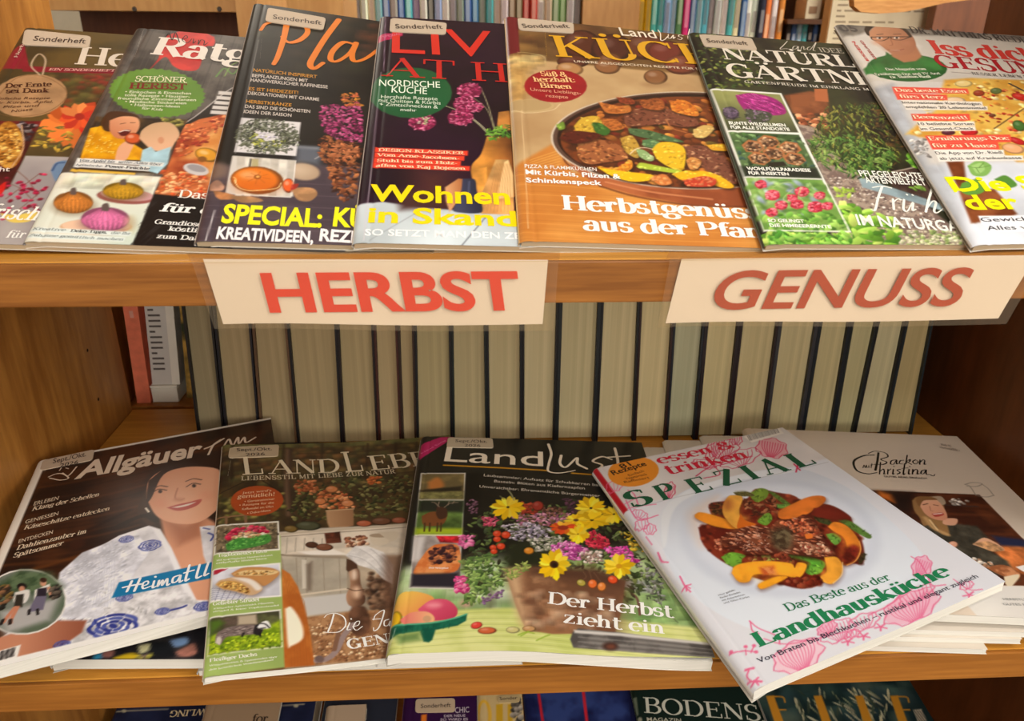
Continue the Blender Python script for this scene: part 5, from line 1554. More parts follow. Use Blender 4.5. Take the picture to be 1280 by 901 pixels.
piece([(700, 345), (740, 312), (820, 315), (866, 350), (860, 440), (820, 450), (730, 400)], (222, 180, 40), 148, [(238, 204, 80), (196, 146, 30)])
piece([(620, 345), (660, 350), (710, 390), (690, 406), (640, 385)], (140, 170, 110), 149, [(180, 200, 150)], 10)
piece([(420, 430), (520, 440), (590, 400), (600, 440), (540, 462)], (226, 140, 40), 150, [(238, 170, 70), (196, 110, 30)])
piece([(425, 436), (560, 456), (700, 474), (690, 500), (600, 508), (500, 480)], (240, 186, 26), 152, [(246, 210, 70)], 16, 4)
piece([(630, 420), (660, 415), (850, 455), (840, 468), (640, 440)], (170, 190, 60), 153, [(196, 214, 90)], 10)
piece([(800, 470), (880, 452), (960, 455), (1040, 480), (1110, 530), (1060, 540), (930, 500), (850, 500)], (240, 176, 30), 154, [(246, 200, 70)], 20)
piece([(860, 500), (960, 480), (1020, 500), (1000, 530), (880, 530)], (190, 60, 40), 155, [(214, 96, 60), (226, 150, 100)], 26)
piece([(690, 490), (760, 470), (800, 515), (740, 525)], (206, 120, 60), 156, [(226, 150, 90)], 16)
piece([(870, 400), (900, 385), (945, 405), (930, 440), (890, 445)], (206, 140, 74), 157, [(226, 176, 110), (150, 90, 40)], 16)
piece([(905, 250), (960, 225), (1010, 240), (970, 285), (915, 285)], (206, 170, 96), 158, [(220, 190, 120)], 16)
piece([(970, 325), (1060, 320), (1110, 350), (1010, 352)], (220, 160, 40), 159, [(236, 190, 70)], 12)
piece([(235, 290), (300, 255), (420, 265), (440, 285), (320, 318)], (86, 34, 24), 160, [(110, 46, 30), (60, 24, 18)], 20)
piece([(225, 225), (255, 208), (265, 240), (235, 250)], (110, 140, 50), 161, [(140, 170, 70)], 6)
piece([(1150, 150), (1300, 170), (1400, 260), (1300, 330), (1160, 260)], (150, 84, 46), 162, MEAT, 60)
m.line([(590, 370), (620, 345), (660, 338), (700, 345)], 6, (226, 210, 180)); m.line([(770, 200), (800, 240), (870, 262)], 10, (170, 104, 60))
m.ell(296, 60, 0.1, 0.1, (0, 0, 0))
m.ell(218, 30, 157, 82, (150, 26, 34), mot=(40, .12))
T = m.text
T('headline', 'Herbstgenüsse', (250, 648), (1330, 700), 72, (250, 244, 236), 'serif', thick=.22, thin=.07)
T('headline', 'aus der Pfanne', (362, 752), (1440, 800), 70, (250, 244, 236), 'serif', thick=.22, thin=.07)
T('teaser_text', 'PIZZA & FLAMMKUCHEN', (64, 440), (424, 458), 20, (246, 240, 232), bold=.004)
T('teaser_text', 'Mit Kürbis, Pilzen &', (68, 472), (544, 496), 26, (250, 246, 240), bold=.025)
T('teaser_text', 'Schinkenspeck', (70, 512), (450, 528), 26, (250, 246, 240), bold=.025)
m.line([(48, 150), (64, 420), (82, 740)], 3, (240, 214, 170), op=.7)
m.z = (625, 10, 4.923)
Y_ = (216, 160, 36)
T('masthead', 'KÜCHE', (336, 300), (1640, 372), 128, Y_, 'serif', thick=.17, thin=.05)
T('masthead', 'SAISON', (290, 300), (278, 150), 40, (196, 150, 60), 'serif', thick=.14)
T('masthead', 'Land', (748, 170), (968, 188), 48, (240, 226, 206), bold=.004)
m.brush('masthead', [(972, 136), (986, 160), (990, 200), (1012, 196), (1030, 178)], 7, (240, 226, 206))
m.brush('masthead', [(1036, 164), (1034, 184), (1050, 188), (1066, 168), (1066, 190), (1078, 180)], 6, (240, 226, 206))
m.brush('masthead', [(1128, 172), (1106, 166), (1098, 176), (1120, 186), (1112, 196), (1092, 192)], 6, (240, 226, 206))
m.brush('masthead', [(1166, 130), (1156, 190), (1176, 200)], 6, (240, 226, 206))
T('teaser_text', 'UNSERE AUSGESUCHTEN REZEPTE FÜR DIE SAISON', (458, 336), (1420, 396), 15, (232, 214, 186), bold=.004)
m.z = (620, 0, 2.8147)
for tx, a, b, y, cap, col in (('Süß &', 158, 252, 268, 16, (240, 190, 130)), ('herzhaft:', 134, 282, 288, 17, (240, 190, 130)), ('Birnen', 156, 268, 310, 17, (240, 190, 130))):
    T('badge_text', tx, (a, y), (b, y + 3), cap, col, 'serif', thick=.2, thin=.08)
T('badge_text', 'Unsere Lieblings-', (122, 320), (300, 334), 11, (226, 160, 130)); T('badge_text', 'rezepte', (176, 342), (254, 348), 11, (226, 160, 130))
m.sticker([(75, 66), (272, 84), (274, 120), (80, 108)], [('Sonderheft', (96, 102), (260, 103), 14)])
m.build(1.0)

# ---- natural gardening
m = upper('magazine', 'green gardening magazine with thistle and raspberry pictures, above the GENUSS sign',
          [[.1573, .4009, -.1076], [.3669, .4122, -.1125], [.1726, .6528, -.0065], [.3819, .6426, -.0201]], (56, 60, 40), spine=(44, 62, 34))
m.z = (870, 100, 3.657)
G1 = [(46, 66, 34), (70, 96, 44), (30, 40, 24), (96, 116, 56), (110, 110, 50)]
m.poly([(-100, -260), (1800, -200), (1800, 700), (200, 700)], (52, 54, 34), soft=2, mot=(40, .5, (34, 30, 26)))
m.scatter([(-20, -230), (250, -210), (330, 30), (60, 40)], 300, (6, 18), [(62, 84, 40), (40, 54, 28), (96, 110, 50), (28, 32, 22), (130, 136, 66)], 171, el=1.6)
m.scatter([(140, -230), (1000, -170), (1000, 40), (300, 40)], 130, (10, 30), [(40, 40, 28), (60, 54, 40), (30, 28, 24), (70, 50, 40)], 172, soft=4, op=.6)
m.poly([(400, 70), (520, 50), (600, 60), (610, 150), (520, 180), (440, 150)], (150, 88, 54), soft=3, mot=(20, .35, (120, 66, 40)))
m.poly([(540, 40), (600, 40), (606, 100), (545, 95)], (176, 100, 60)); m.poly([(430, 70), (520, 66), (520, 120), (440, 120)], (140, 80, 48))
m.scatter([(470, 160), (600, 150), (600, 220), (480, 220)], 50, (10, 22), [(170, 96, 60), (130, 66, 40), (206, 140, 100), (70, 46, 34)], 173)
m.poly([(460, 200), (560, 220), (620, 320), (800, 470), (1000, 530), (1260, 740), (1240, 800), (640, 800), (560, 420)], (164, 146, 130), soft=2, mot=(6, .5, (120, 100, 92)))
m.scatter([(600, 430), (760, 470), (1000, 560), (1230, 740), (900, 740), (700, 620), (610, 480)], 500, (3, 7), [(196, 180, 164), (120, 100, 92), (226, 214, 200), (150, 126, 112), (90, 74, 70)], 174, soft=.6)
m.poly([(740, 440), (860, 480), (1180, 580), (1170, 610), (1000, 560), (760, 490)], (140, 160, 166), soft=1, mot=(20, .15))
m.poly([(860, 420), (1060, 395), (1180, 560), (1100, 560), (900, 490)], (58, 42, 38), soft=2, mot=(8, .4, (90, 70, 60)))
m.line([(900, 420), (1020, 396), (1064, 402)], 9, (160, 146, 130))
m.scatter([(600, 120), (840, 100), (940, 340), (900, 400), (660, 400), (520, 360), (520, 280)], 620, (10, 34), [(86, 104, 44), (60, 80, 36), (116, 126, 56), (44, 58, 30), (140, 136, 60), (76, 60, 34)], 175, el=6, ang=(50, 140))
m.scatter([(520, 270), (700, 250), (920, 330), (880, 420), (720, 450), (600, 400), (540, 350)], 420, (10, 30), [(76, 116, 50), (104, 140, 62), (56, 86, 40), (136, 160, 84), (40, 62, 30)], 176, el=5, ang=(200, 330))
m.scatter([(800, 100), (900, 200), (960, 320), (900, 330), (820, 200)], 80, (10, 30), [(44, 40, 30), (70, 56, 36), (96, 70, 40)], 177, el=4)
m.scatter([(960, 320), (1020, 350), (1010, 400), (970, 380)], 18, (12, 24), [(96, 150, 50), (120, 170, 60)], 178, el=2.2)
m.scatter([(980, 480), (1050, 480), (1040, 510), (990, 505)], 12, (8, 16), [(110, 150, 60)], 179, el=2)
m.scatter([(620, 500), (720, 500), (720, 530), (640, 530)], 12, (12, 26), [(170, 196, 80), (140, 170, 60)], 180, el=3)
m.scatter([(640, 560), (760, 600), (900, 640), (960, 760), (330, 760), (320, 700), (690, 700)], 150, (20, 52), [(130, 176, 60), (96, 146, 48), (166, 206, 90), (70, 116, 40), (196, 220, 110)], 181, el=2.6)
m.scatter([(950, 690), (1240, 690), (1260, 760), (930, 760)], 220, (4, 10), [(150, 170, 100), (190, 190, 150), (120, 140, 80), (206, 200, 170)], 182)
# column of pictures
m.poly([(64, 36), (390, 60), (705, 694), (310, 690)], (232, 232, 222))
m.poly([(74, 44), (384, 66), (468, 240), (148, 228)], (150, 152, 90), grad=((200, 60), (300, 240), (70, 74, 50)), mot=(60, .2))
m.poly([(180, 70), (260, 60), (370, 90), (412, 150), (330, 162), (240, 150), (200, 110)], (150, 30, 110), smooth=True)
m.scatter([(190, 72), (270, 66), (370, 96), (405, 150), (330, 158), (240, 140)], 160, (10, 24), [(176, 44, 130), (120, 20, 90), (206, 90, 160)], 183, el=7, ang=(20, 60))
m.poly([(225, 130), (340, 150), (330, 190), (240, 190)], (70, 74, 60), smooth=True); m.scatter([(220, 130), (340, 150), (330, 190), (230, 190)], 70, (5, 10), [(96, 100, 84), (50, 54, 44), (140, 110, 140)], 184, el=2)
m.ball(160, 150, 38, 28, (90, 74, 96), 20, hi=.2); m.scatter([(120, 130), (190, 130), (200, 170), (140, 180)], 40, (4, 9), [(120, 100, 124), (60, 56, 60)], 185, el=2)
m.poly([(150, 236), (470, 250), (574, 448), (226, 438)], (58, 84, 46), mot=(30, .5, (90, 116, 70)))
m.scatter([(150, 240), (470, 255), (540, 400), (220, 400)], 120, (10, 26), [(70, 106, 56), (40, 64, 36), (110, 140, 90), (60, 90, 80)], 186, el=2)
m.poly([(204, 392), (555, 402), (574, 450), (226, 440)], (36, 40, 34), soft=4)
for cx, cy in ((332, 282), (262, 304), (430, 310), (356, 334), (290, 358), (450, 360)):
    hx = [(cx + 54 * math.cos(R_(60 * k + 6)), cy + 31 * math.sin(R_(60 * k + 6)) + 6 * math.cos(R_(60 * k))) for k in range(6)]
    m.poly(hx, (176, 110, 66)); hx2 = [(cx + (x - cx) * .78, cy + (y - cy) * .74 + 2) for x, y in hx]
    m.poly(hx2, (110, 70, 46)); m.scatter(hx2, 46, (5, 9), [(206, 170, 130), (90, 60, 40), (170, 130, 96), (60, 40, 30)], int(190 + cx), el=1)
m.poly([(330, 376), (400, 372), (420, 392), (330, 398)], (40, 36, 26))
m.poly([(228, 446), (576, 456), (700, 690), (312, 684)], (104, 146, 66), mot=(40, .35, (140, 176, 90)))
m.scatter([(240, 460), (570, 465), (660, 600), (300, 640)], 110, (12, 34), [(120, 166, 76), (86, 126, 56), (166, 196, 120), (150, 160, 190)], 187, el=2, soft=2, op=.8)
m.scatter([(300, 610), (660, 610), (700, 690), (320, 684)], 60, (12, 30), [(110, 166, 66), (150, 190, 90), (80, 130, 50)], 188, el=2)
for cx, cy, r in ((296, 476, 27), (350, 526, 34), (484, 510, 33), (565, 528, 26), (390, 572, 29), (440, 540, 24), (462, 568, 30), (546, 580, 36), (600, 576, 26), (346, 604, 28)):
    m.ell(cx, cy, r, r * .72, (196, 50, 70))
    m.scatter([(cx - r * .8, cy - r * .5), (cx + r * .8, cy - r * .5), (cx + r * .8, cy + r * .5), (cx - r * .8, cy + r * .5)], 34, (5, 8), [(222, 80, 100), (170, 36, 56), (240, 130, 140)], int(cx), el=1)
for p in ([(350, 490), (400, 470), (440, 470)], [(440, 500), (400, 540), (420, 560)], [(520, 470), (540, 500), (560, 510)], [(500, 560), (470, 530), (480, 490)]): m.line(p, 4, (170, 196, 120))
m.line([(142, 231), (470, 246)], 6, (232, 232, 222), smooth=False); m.line([(222, 441), (576, 453)], 6, (232, 232, 222), smooth=False)
m.line([(314, 686), (704, 693)], 6, (232, 232, 222), smooth=False); m.line([(386, 62), (704, 693)], 6, (232, 232, 222), smooth=False)
m.scatter([(330, 700), (700, 700), (740, 760), (340, 750)], 70, (12, 30), [(110, 170, 66), (70, 130, 46), (150, 200, 90)], 189, el=2.4)
T = m.text
Wt = (240, 240, 230)
T('teaser_text', 'BUNTE WILDBLUMEN', (152, 202), (412, 214), 15, Wt, bold=.03); T('teaser_text', 'FÜR ALLE STANDORTE', (160, 221), (430, 233), 15, Wt, bold=.03)
T('teaser_text', 'WOHLFÜHLPARADIESE', (234, 411), (526, 420), 16, Wt, bold=.03); T('teaser_text', 'FÜR INSEKTEN', (242, 431), (426, 437), 15, Wt, bold=.03)
T('teaser_text', 'SO GELINGT', (330, 648), (496, 653), 16, Wt, bold=.03); T('teaser_text', 'DIE HIMBEERERNTE', (338, 670), (620, 678), 16, Wt, bold=.03)
T('headline', 'PFLEGELEICHTE', (752, 440), (1042, 452), 26, Wt, bold=.016); T('headline', 'ARTENVIELFALT', (778, 470), (1056, 482), 26, Wt, bold=.016)
T('headline', 'IM NATURGARTEN', (742, 662), (1400, 706), 46, Wt, bold=.02)
sc = [[(806, 492), (850, 486), (892, 494)], [(850, 488), (832, 540), (818, 594), (800, 592)], [(822, 540), (858, 536)], [(900, 545), (904, 592)], [(902, 560), (920, 545), (936, 548)],
      [(950, 548), (948, 590), (966, 600), (990, 560), (990, 596), (1004, 592)], [(1084, 478), (1060, 560), (1050, 604)], [(1054, 590), (1080, 556), (1096, 562), (1088, 600), (1106, 606), (1150, 570)],
      [(1160, 560), (1190, 540), (1170, 600)]]
for s_ in sc: m.brush('headline', s_, 11, Wt, .45)
m.brush('headline', [(962, 524), (965, 526)], 9, Wt); m.brush('headline', [(988, 526), (991, 528)], 9, Wt)
m.z = (860, 30, 5.565)
T('masthead', 'NATÜRLICH', (248, 246), (1560, 330), 82, (222, 212, 196), 'serif', thick=.2, thin=.065)
T('masthead', 'GÄRTNERN', (290, 370), (1700, 452), 92, (222, 212, 196), 'serif', thick=.2, thin=.065)
T('masthead', 'IDEE', (920, 196), (1090, 206), 30, (190, 180, 164), 'serif', thick=.12)
for s_ in ([(690, 122), (664, 150), (640, 176), (680, 174), (720, 180)], [(760, 156), (736, 158), (728, 174), (748, 176), (766, 158), (764, 178)], [(784, 180), (792, 160), (804, 160), (806, 180), (820, 174)], [(850, 162), (834, 166), (830, 180), (850, 180), (890, 130), (870, 180), (884, 190)]):
    m.brush('masthead', s_, 6, (210, 200, 184), .3)
T('teaser_text', 'GARTENFREUDE IM EINKLANG MIT DER NATUR', (396, 412), (1640, 490), 20, (214, 206, 190), 'serif', thick=.17, thin=.09, track=.08)
m.sticker([(72, 75), (440, 104), (482, 190), (110, 160)], [('Sonderheft', (134, 136), (416, 156), 26)])
m.build(1.0)

# ---- the health magazine with the doctor
m = upper('magazine', 'grey and white food magazine with man in green shirt, rightmost on the upper shelf',
          [[.2709, .399, -.1081], [.4790, .4162, -.1106], [.2951, .6699, .0002], [.4838, .6685, -.0088]], (206, 200, 192), spine=(196, 190, 184))
m.z = (1040, 20, 5.333)
m.poly([(0, 40), (1700, 140), (1760, 460), (180, 430)], (206, 198, 186), mot=(90, .08))
m.poly([(10, 40), (240, 46), (520, 60), (1700, 150), (1700, 196), (700, 130), (80, 130)], (140, 132, 122), soft=4, mot=(30, .25))
m.z = (1090, 95, 4.189)
m.poly([(0, 60), (110, 40), (300, 460), (480, 470), (560, 900), (500, 900)], (186, 190, 196), soft=6, mot=(30, .25, (160, 160, 164)))
m.poly([(380, 450), (2000, 430), (2000, 900), (520, 900)], (214, 218, 226), soft=8, mot=(60, .1))
m.scatter([(200, 330), (280, 330), (300, 420), (240, 400)], 60, (4, 14), [(150, 144, 140), (200, 196, 190), (130, 124, 120)], 201)
# flatbread
m.poly([(180, 300), (330, 180), (380, 20), (520, 10), (1700, 60), (1700, 460), (760, 450), (560, 330), (300, 330)], (226, 184, 86), smooth=False, soft=3, mot=(26, .4, (206, 150, 60)))
m.scatter([(380, 20), (640, 20), (1200, 60), (1200, 440), (800, 440), (560, 300), (200, 300)], 260, (6, 22), [(236, 206, 120), (206, 150, 60), (220, 176, 90), (240, 220, 160), (196, 126, 50)], 202, soft=1.2)
m.scatter([(540, 60), (800, 80), (800, 300), (560, 250)], 50, (8, 20), [(196, 60, 40), (150, 40, 30), (222, 120, 70)], 203, el=1.5)
for cx, cy, rx, ry, c, r_ in ((650, 78, 30, 16, (96, 110, 60), 0), (780, 110, 50, 18, (196, 44, 36), 12), (770, 260, 36, 26, (70, 110, 50), 30), (400, 296, 36, 14, (90, 40, 50), 0), (510, 294, 46, 18, (190, 36, 40), 0), (630, 206, 18, 9, (110, 60, 40), 0),
                              (740, 380, 60, 26, (230, 170, 120), 10), (560, 90, 30, 16, (150, 60, 36), 0), (760, 340, 46, 16, (190, 40, 40), 20), (480, 40, 46, 18, (226, 200, 130), 0), (430, 130, 60, 20, (232, 200, 160), 0)):
    m.ball(cx, cy, rx, ry, c, r_, hi=.25, lo=.3)
m.line([(640, 275), (700, 235), (796, 170)], 8, (110, 80, 46)); m.line([(720, 40), (800, 80)], 16, (50, 46, 56))
# board, basil
m.poly([(390, 448), (480, 445), (500, 600), (640, 590), (760, 720), (720, 750), (520, 770), (470, 640)], (150, 86, 50), soft=2, mot=(26, .4, (110, 56, 30)))
m.poly([(500, 470), (560, 440), (625, 470), (600, 520), (530, 520)], (130, 176, 90), smooth=True); m.poly([(520, 470), (570, 455), (590, 490), (550, 510)], (160, 200, 120), smooth=True)
for p in ([(505, 475), (560, 480), (620, 468)], [(560, 480), (585, 455)], [(545, 480), (560, 505)]): m.line(p, 4, (96, 140, 60))
m.poly([(640, 540), (700, 520), (760, 570), (700, 585)], (86, 136, 56), smooth=True); m.poly([(470, 560), (560, 540), (590, 600), (520, 625), (460, 600)], (96, 150, 60), smooth=True)
# boxes behind the words
for q, c in (([(104, 56), (500, 66), (510, 92), (116, 90)], (232, 84, 66)), ([(118, 90), (392, 98), (396, 126), (134, 124)], (232, 84, 66)), ([(150, 126), (576, 134), (582, 158), (164, 152)], (236, 226, 212)), ([(166, 152), (604, 158), (606, 180), (178, 176)], (236, 226, 212)),
             ([(204, 198), (510, 198), (516, 234), (216, 234)], (232, 84, 66)), ([(232, 236), (536, 238), (540, 262), (244, 262)], (236, 226, 212)), ([(244, 262), (540, 264), (546, 286), (258, 290)], (236, 226, 212)),
             ([(276, 312), (724, 306), (730, 346), (296, 346)], (232, 84, 66)), ([(296, 346), (660, 346), (668, 384), (316, 384)], (232, 84, 66)), ([(326, 386), (690, 386), (694, 416), (338, 418)], (236, 230, 220)), ([(338, 418), (790, 416), (796, 442), (352, 448)], (236, 230, 220)),
             ([(556, 732), (1500, 724), (1510, 764), (574, 776)], (240, 240, 244)), ([(590, 776), (1500, 766), (1510, 806), (606, 816)], (240, 240, 244))):
    m.poly(q, c)
# the man in the green oval
m.z = (1040, 20, 5.333)
m.poly([(100, 160), (220, 110), (420, 90), (600, 200), (560, 280), (200, 300), (130, 230)], (214, 206, 196), soft=4)
m.ell(500, 345, 268, 92, (40, 98, 46), rot=2, mot=(60, .1))
m.poly([(214, 345), (330, 300), (370, 245), (480, 330), (600, 265), (700, 300), (740, 360), (400, 400), (230, 380)], (52, 112, 52), smooth=False, soft=2, mot=(30, .2))
m.poly([(360, 240), (400, 270), (480, 310), (450, 330), (370, 290)], (40, 96, 44), soft=2)
m.poly([(380, 215), (560, 200), (600, 270), (560, 300), (480, 310), (400, 270)], (176, 116, 82), soft=2)
m.poly([(240, 110), (300, 66), (400, 56), (480, 80), (540, 140), (560, 200), (530, 244), (470, 262), (400, 250), (330, 200), (260, 150)], (198, 140, 104), smooth=True, grad=((270, 120), (560, 200), (168, 108, 78)))
m.poly([(214, 90), (240, 50), (320, 34), (420, 44), (490, 84), (530, 130), (520, 140), (470, 92), (400, 66), (300, 66), (250, 96), (250, 130), (232, 124)], (50, 36, 30), smooth=True)
m.line([(262, 140), (520, 138)], 9, (36, 28, 28)); m.line([(262, 140), (270, 158), (330, 166), (372, 150), (380, 138)], 6, (40, 30, 30)); m.line([(392, 138), (400, 154), (460, 160), (520, 140)], 6, (40, 30, 30))
m.line([(300, 124), (340, 120)], 7, (70, 44, 34)); m.line([(410, 122), (460, 120)], 7, (70, 44, 34))
m.line([(388, 150), (404, 190), (384, 196)], 6, (150, 92, 66)); m.line([(370, 222), (420, 234), (480, 220)], 7, (140, 70, 60)); m.line([(390, 228), (450, 230)], 4, (230, 214, 200))
m.ell(316, 147, 20, 6, (226, 214, 204)); m.ell(430, 146, 20, 6, (226, 214, 204)); m.ell(318, 147, 8, 6, (40, 30, 26)); m.ell(432, 146, 8, 6, (40, 30, 26))
m.poly([(330, 200), (380, 240), (470, 258), (530, 240), (540, 214), (480, 240), (400, 232)], (170, 112, 82), soft=8, smooth=True, op=.7); m.ell(300, 176, 26, 14, (214, 152, 120), soft=8, op=.7); m.ell(500, 180, 22, 14, (190, 126, 96), soft=8, op=.7)
T = m.text
RD = (200, 50, 44)
T('masthead', 'Iss dich', (684, 250), (1430, 312), 86, (206, 60, 52), 'serif', thick=.24, thin=.09)
T('masthead', 'GESUND', (716, 340), (1560, 408), 78, (168, 30, 40), 'serif', thick=.2, thin=.07)
T('masthead', 'DR. MATTHIAS RIEDL', (530, 112), (1320, 184), 38, (70, 62, 58), 'serif', thick=.18)
T('masthead', '05', (68, 102), (180, 104), 40, (90, 84, 80), 'sans', bold=.02)
T('teaser_text', 'ESSEN', (250, 300), (150, 170), 30, RD, bold=.02); T('teaser_text', 'GESUND', (300, 290), (200, 164), 26, (170, 40, 40), bold=.02)
T('badge_text', 'Das Magazin vom', (362, 364), (630, 362), 16, (226, 226, 206), 'serif'); T('badge_text', 'Ernährungs-Doc und TV-Arzt', (290, 398), (726, 392), 16, (226, 226, 206), 'serif'); T('badge_text', 'Dr. Matthias Riedl', (392, 418), (662, 412), 16, (226, 226, 206), 'serif', thick=.22)
T('teaser_text', 'BESSER LEBEN MIT GENUSS', (938, 392), (1560, 436), 20, (70, 60, 56), 'serif', thick=.16, track=.06)
m.line([(800, 374), (936, 384)], 5, (120, 100, 90), smooth=False)
m.z = (1090, 95, 4.189)
Cr = (250, 222, 186)
T('teaser_text', 'Das beste Essen', (124, 82), (500, 90), 20, Cr, 'serif', thick=.18); T('teaser_text', 'fürs Herz', (148, 116), (384, 122), 20, Cr, 'serif', thick=.18)
T('teaser_text', 'Internationale Kardiologen', (162, 146), (572, 154), 15, (60, 56, 54)); T('teaser_text', 'empfehlen 20 Lebensmittel', (180, 170), (600, 176), 15, (60, 56, 54))
T('teaser_text', 'Beerenzeit!', (218, 226), (506, 228), 22, Cr, 'serif', thick=.18)
T('teaser_text', '10 beliebte Sorten', (246, 258), (536, 258), 16, (60, 56, 54)); T('teaser_text', 'im Gesund-Check', (258, 284), (536, 282), 16, (60, 56, 54))
T('teaser_text', 'Ernährungs-Doc', (300, 338), (722, 336), 23, Cr, 'serif', thick=.18); T('teaser_text', 'für zu Hause', (320, 376), (656, 374), 23, Cr, 'serif', thick=.18)
T('teaser_text', 'Die App von Dr. Riedl', (338, 412), (686, 408), 18, (64, 62, 62)); T('teaser_text', 'ab jetzt auf Krankenkasse', (358, 440), (786, 436), 18, (64, 62, 62))
YL = (250, 238, 20)
T('headline', 'Die Säulen', (430, 604), (1330, 590), 74, YL, bold=.03); T('headline', 'der Gesundheit', (508, 700), (1720, 672), 74, YL, bold=.03)
T('teaser_text', 'Gewicht, Schlaf, Darm:', (576, 764), (1330, 748), 26, (64, 64, 72)); T('teaser_text', 'Alles wird leichter', (608, 808), (1180, 792), 26, (64, 64, 72))
m.build(1.0)

# ================================================================== the lower shelf
def low(px_h):
    """Corners BL, BR, TL, TR as measured positions with their heights over the lower shelf."""
    return [at_z(x, y, Z_LOW + h) for x, y, h in px_h]

def rect(tl, w, l, rot, z):
    """An upright or turned magazine lying flat: corners from its far left corner."""
    c, s_ = math.cos(R_(rot)), math.sin(R_(rot))
    u, v = np.array([c, s_, 0]), np.array([-s_, c, 0])
    TL = np.array([tl[0], tl[1], z])
    return [TL - l * v, TL - l * v + w * u, TL, TL + w * u]

def under(label, corners, thick, base, group='magazines underneath on the lower shelf'):
    return Magazine('magazine', label, corners, thick, base, group=group, cell=0.0016, pages=M_PAGES_W, spine=(226, 222, 214))

S0 = Z_LOW + 0.0004
u0 = under('closed dark magazine lowest in the far left pile of the lower shelf', rect((XL + 0.004, 0.578), 0.178, 0.168, 0, S0 + 0.005), 0.0046, (40, 34, 34))
u0.build()
u5 = under('flat magazine whose edge peeks out under the flower pot magazine', rect((-0.178, 0.672), 0.2095, 0.277, 0, S0 + 0.005), 0.0046, (210, 206, 198), )
u5.build()
u1 = under('magazine with dark crowd photo peeking out under the white blouse magazine', rect((-0.2595, 0.680), 0.2075, 0.281, -2.2, S0 + 0.0132), 0.0078, (30, 28, 32))
u1.z = (0, 780, 4.571)
u1.poly([(500, 30), (1300, 0), (1300, 210), (520, 210)], (34, 32, 36), soft=3, mot=(10, .5, (60, 54, 56)))
u1.poly([(530, 190), (550, 165), (590, 165), (585, 195), (535, 202)], (60, 170, 220))
u1.poly([(650, 190), (740, 165), (790, 175), (770, 196), (660, 198)], (226, 190, 40), smooth=True)
u1.poly([(790, 120), (860, 112), (850, 150), (800, 165)], (226, 220, 170), smooth=True)
u1.poly([(580, 160), (650, 150), (640, 185), (590, 190)], (176, 120, 110), smooth=True)
u1.poly([(970, 90), (1060, 75), (1070, 110), (1000, 130)], (120, 150, 190), smooth=True)
u1.poly([(1000, 160), (1060, 130), (1110, 110), (1120, 170), (1040, 185)], (180, 120, 104), smooth=True, mot=(6, .3))
u1.poly([(860, 110), (960, 100), (1000, 180), (900, 196), (860, 180)], (28, 30, 34), smooth=True)
u1.scatter([(780, 180), (860, 176), (850, 196), (790, 200)], 12, (8, 18), [(200, 190, 80), (120, 100, 90)], 5)
u1.build()
u7 = under('thick magazine hidden in the pile under the white blouse magazine', rect((XL + 0.010, 0.576), 0.155, 0.15, 0, S0 + 0.0245), 0.011, (70, 60, 52))
u7.build()

# white magazines under the recipe special and the baking magazine
w1 = under('white magazine lowest in the right pile, its front corner showing on the wood', rect((0.1674, 0.6706), 0.2, 0.264, -4.9, S0 + 0.0045), 0.0042, (214, 204, 190))
w1.build()
w2 = under('white magazine second from the bottom of the right pile, curled far corner', rect((0.1893, 0.676), 0.2, 0.268, -4.2, S0 + 0.009), 0.0042, (222, 212, 198))
w2.build()
w3 = under('white magazine third from the bottom of the right pile, under the baking magazine', rect((0.2262, 0.676), 0.205, 0.268, -4.6, S0 + 0.0135), 0.0042, (226, 216, 202))
w3.build()

# ---- the regional magazine with the woman in a white blouse
def lower(name, label, c, thick, base, **k):
    return Magazine(name, label, c, thick, base, group=LO, pages=M_PAGES_W, **k)
m = lower('magazine', 'magazine with smiling woman in white embroidered blouse, far left on the lower shelf',
          low([(-78, 852, .05), (370.1, 742, .027), (46, 576, .05), (338.5, 521.7, .035)]), .0085, (44, 28, 22), spine=(226, 220, 208))
m.z = (0, 560, 3.2167)
m.poly([(-300, 100), (1300, -300), (1300, 400), (-400, 960)], (42, 26, 20), soft=2, mot=(50, .45, (70, 40, 24)))
for k in range(16):
    y = 90 + k * 26
    m.line([(60 - k * 20, y + 60), (400, y), (900, y - 130 - k * 2)], [9, 16, 6][k % 3], [(84, 48, 28), (30, 18, 14), (104, 60, 32)][(k * 2) % 3], op=.5, soft=2)
m.line([(-60, 540), (160, 480), (330, 430)], 16, (110, 62, 28), op=.7, soft=3)
m.line([(100, 380), (300, 350), (520, 250)], 14, (30, 16, 12), op=.8, soft=3); m.ell(310, 385, 34, 20, (60, 34, 24), rot=-20, soft=3)
m.z = (130, 520, 3.218)
# hair, face, neck
m.poly([(180, 240), (240, 190), (380, 150), (520, 140), (640, 200), (640, 420), (480, 440), (300, 470), (150, 440), (170, 380), (165, 300)], (52, 34, 26), smooth=True, soft=3)
m.line([(180, 300), (150, 380), (190, 430)], 30, (66, 42, 30)); m.line([(60, 440), (160, 400), (210, 420)], 26, (40, 26, 20))
m.poly([(225, 400), (400, 400), (470, 440), (470, 760), (380, 780), (300, 640), (240, 480)], (206, 142, 108), soft=3, grad=((250, 420), (420, 560), (226, 164, 130)))
m.poly([(250, 420), (330, 440), (400, 410), (390, 480), (300, 520)], (176, 112, 82), soft=8)
m.poly([(170, 330), (180, 260), (240, 215), (330, 190), (420, 190), (470, 230), (480, 330), (440, 390), (370, 430), (280, 430), (210, 400)], (214, 152, 118), smooth=True, grad=((180, 300), (400, 330), (232, 174, 140)))
m.poly([(180, 260), (250, 208), (360, 170), (470, 180), (520, 240), (440, 208), (330, 205), (240, 235), (190, 330), (170, 340)], (54, 34, 26), smooth=True)
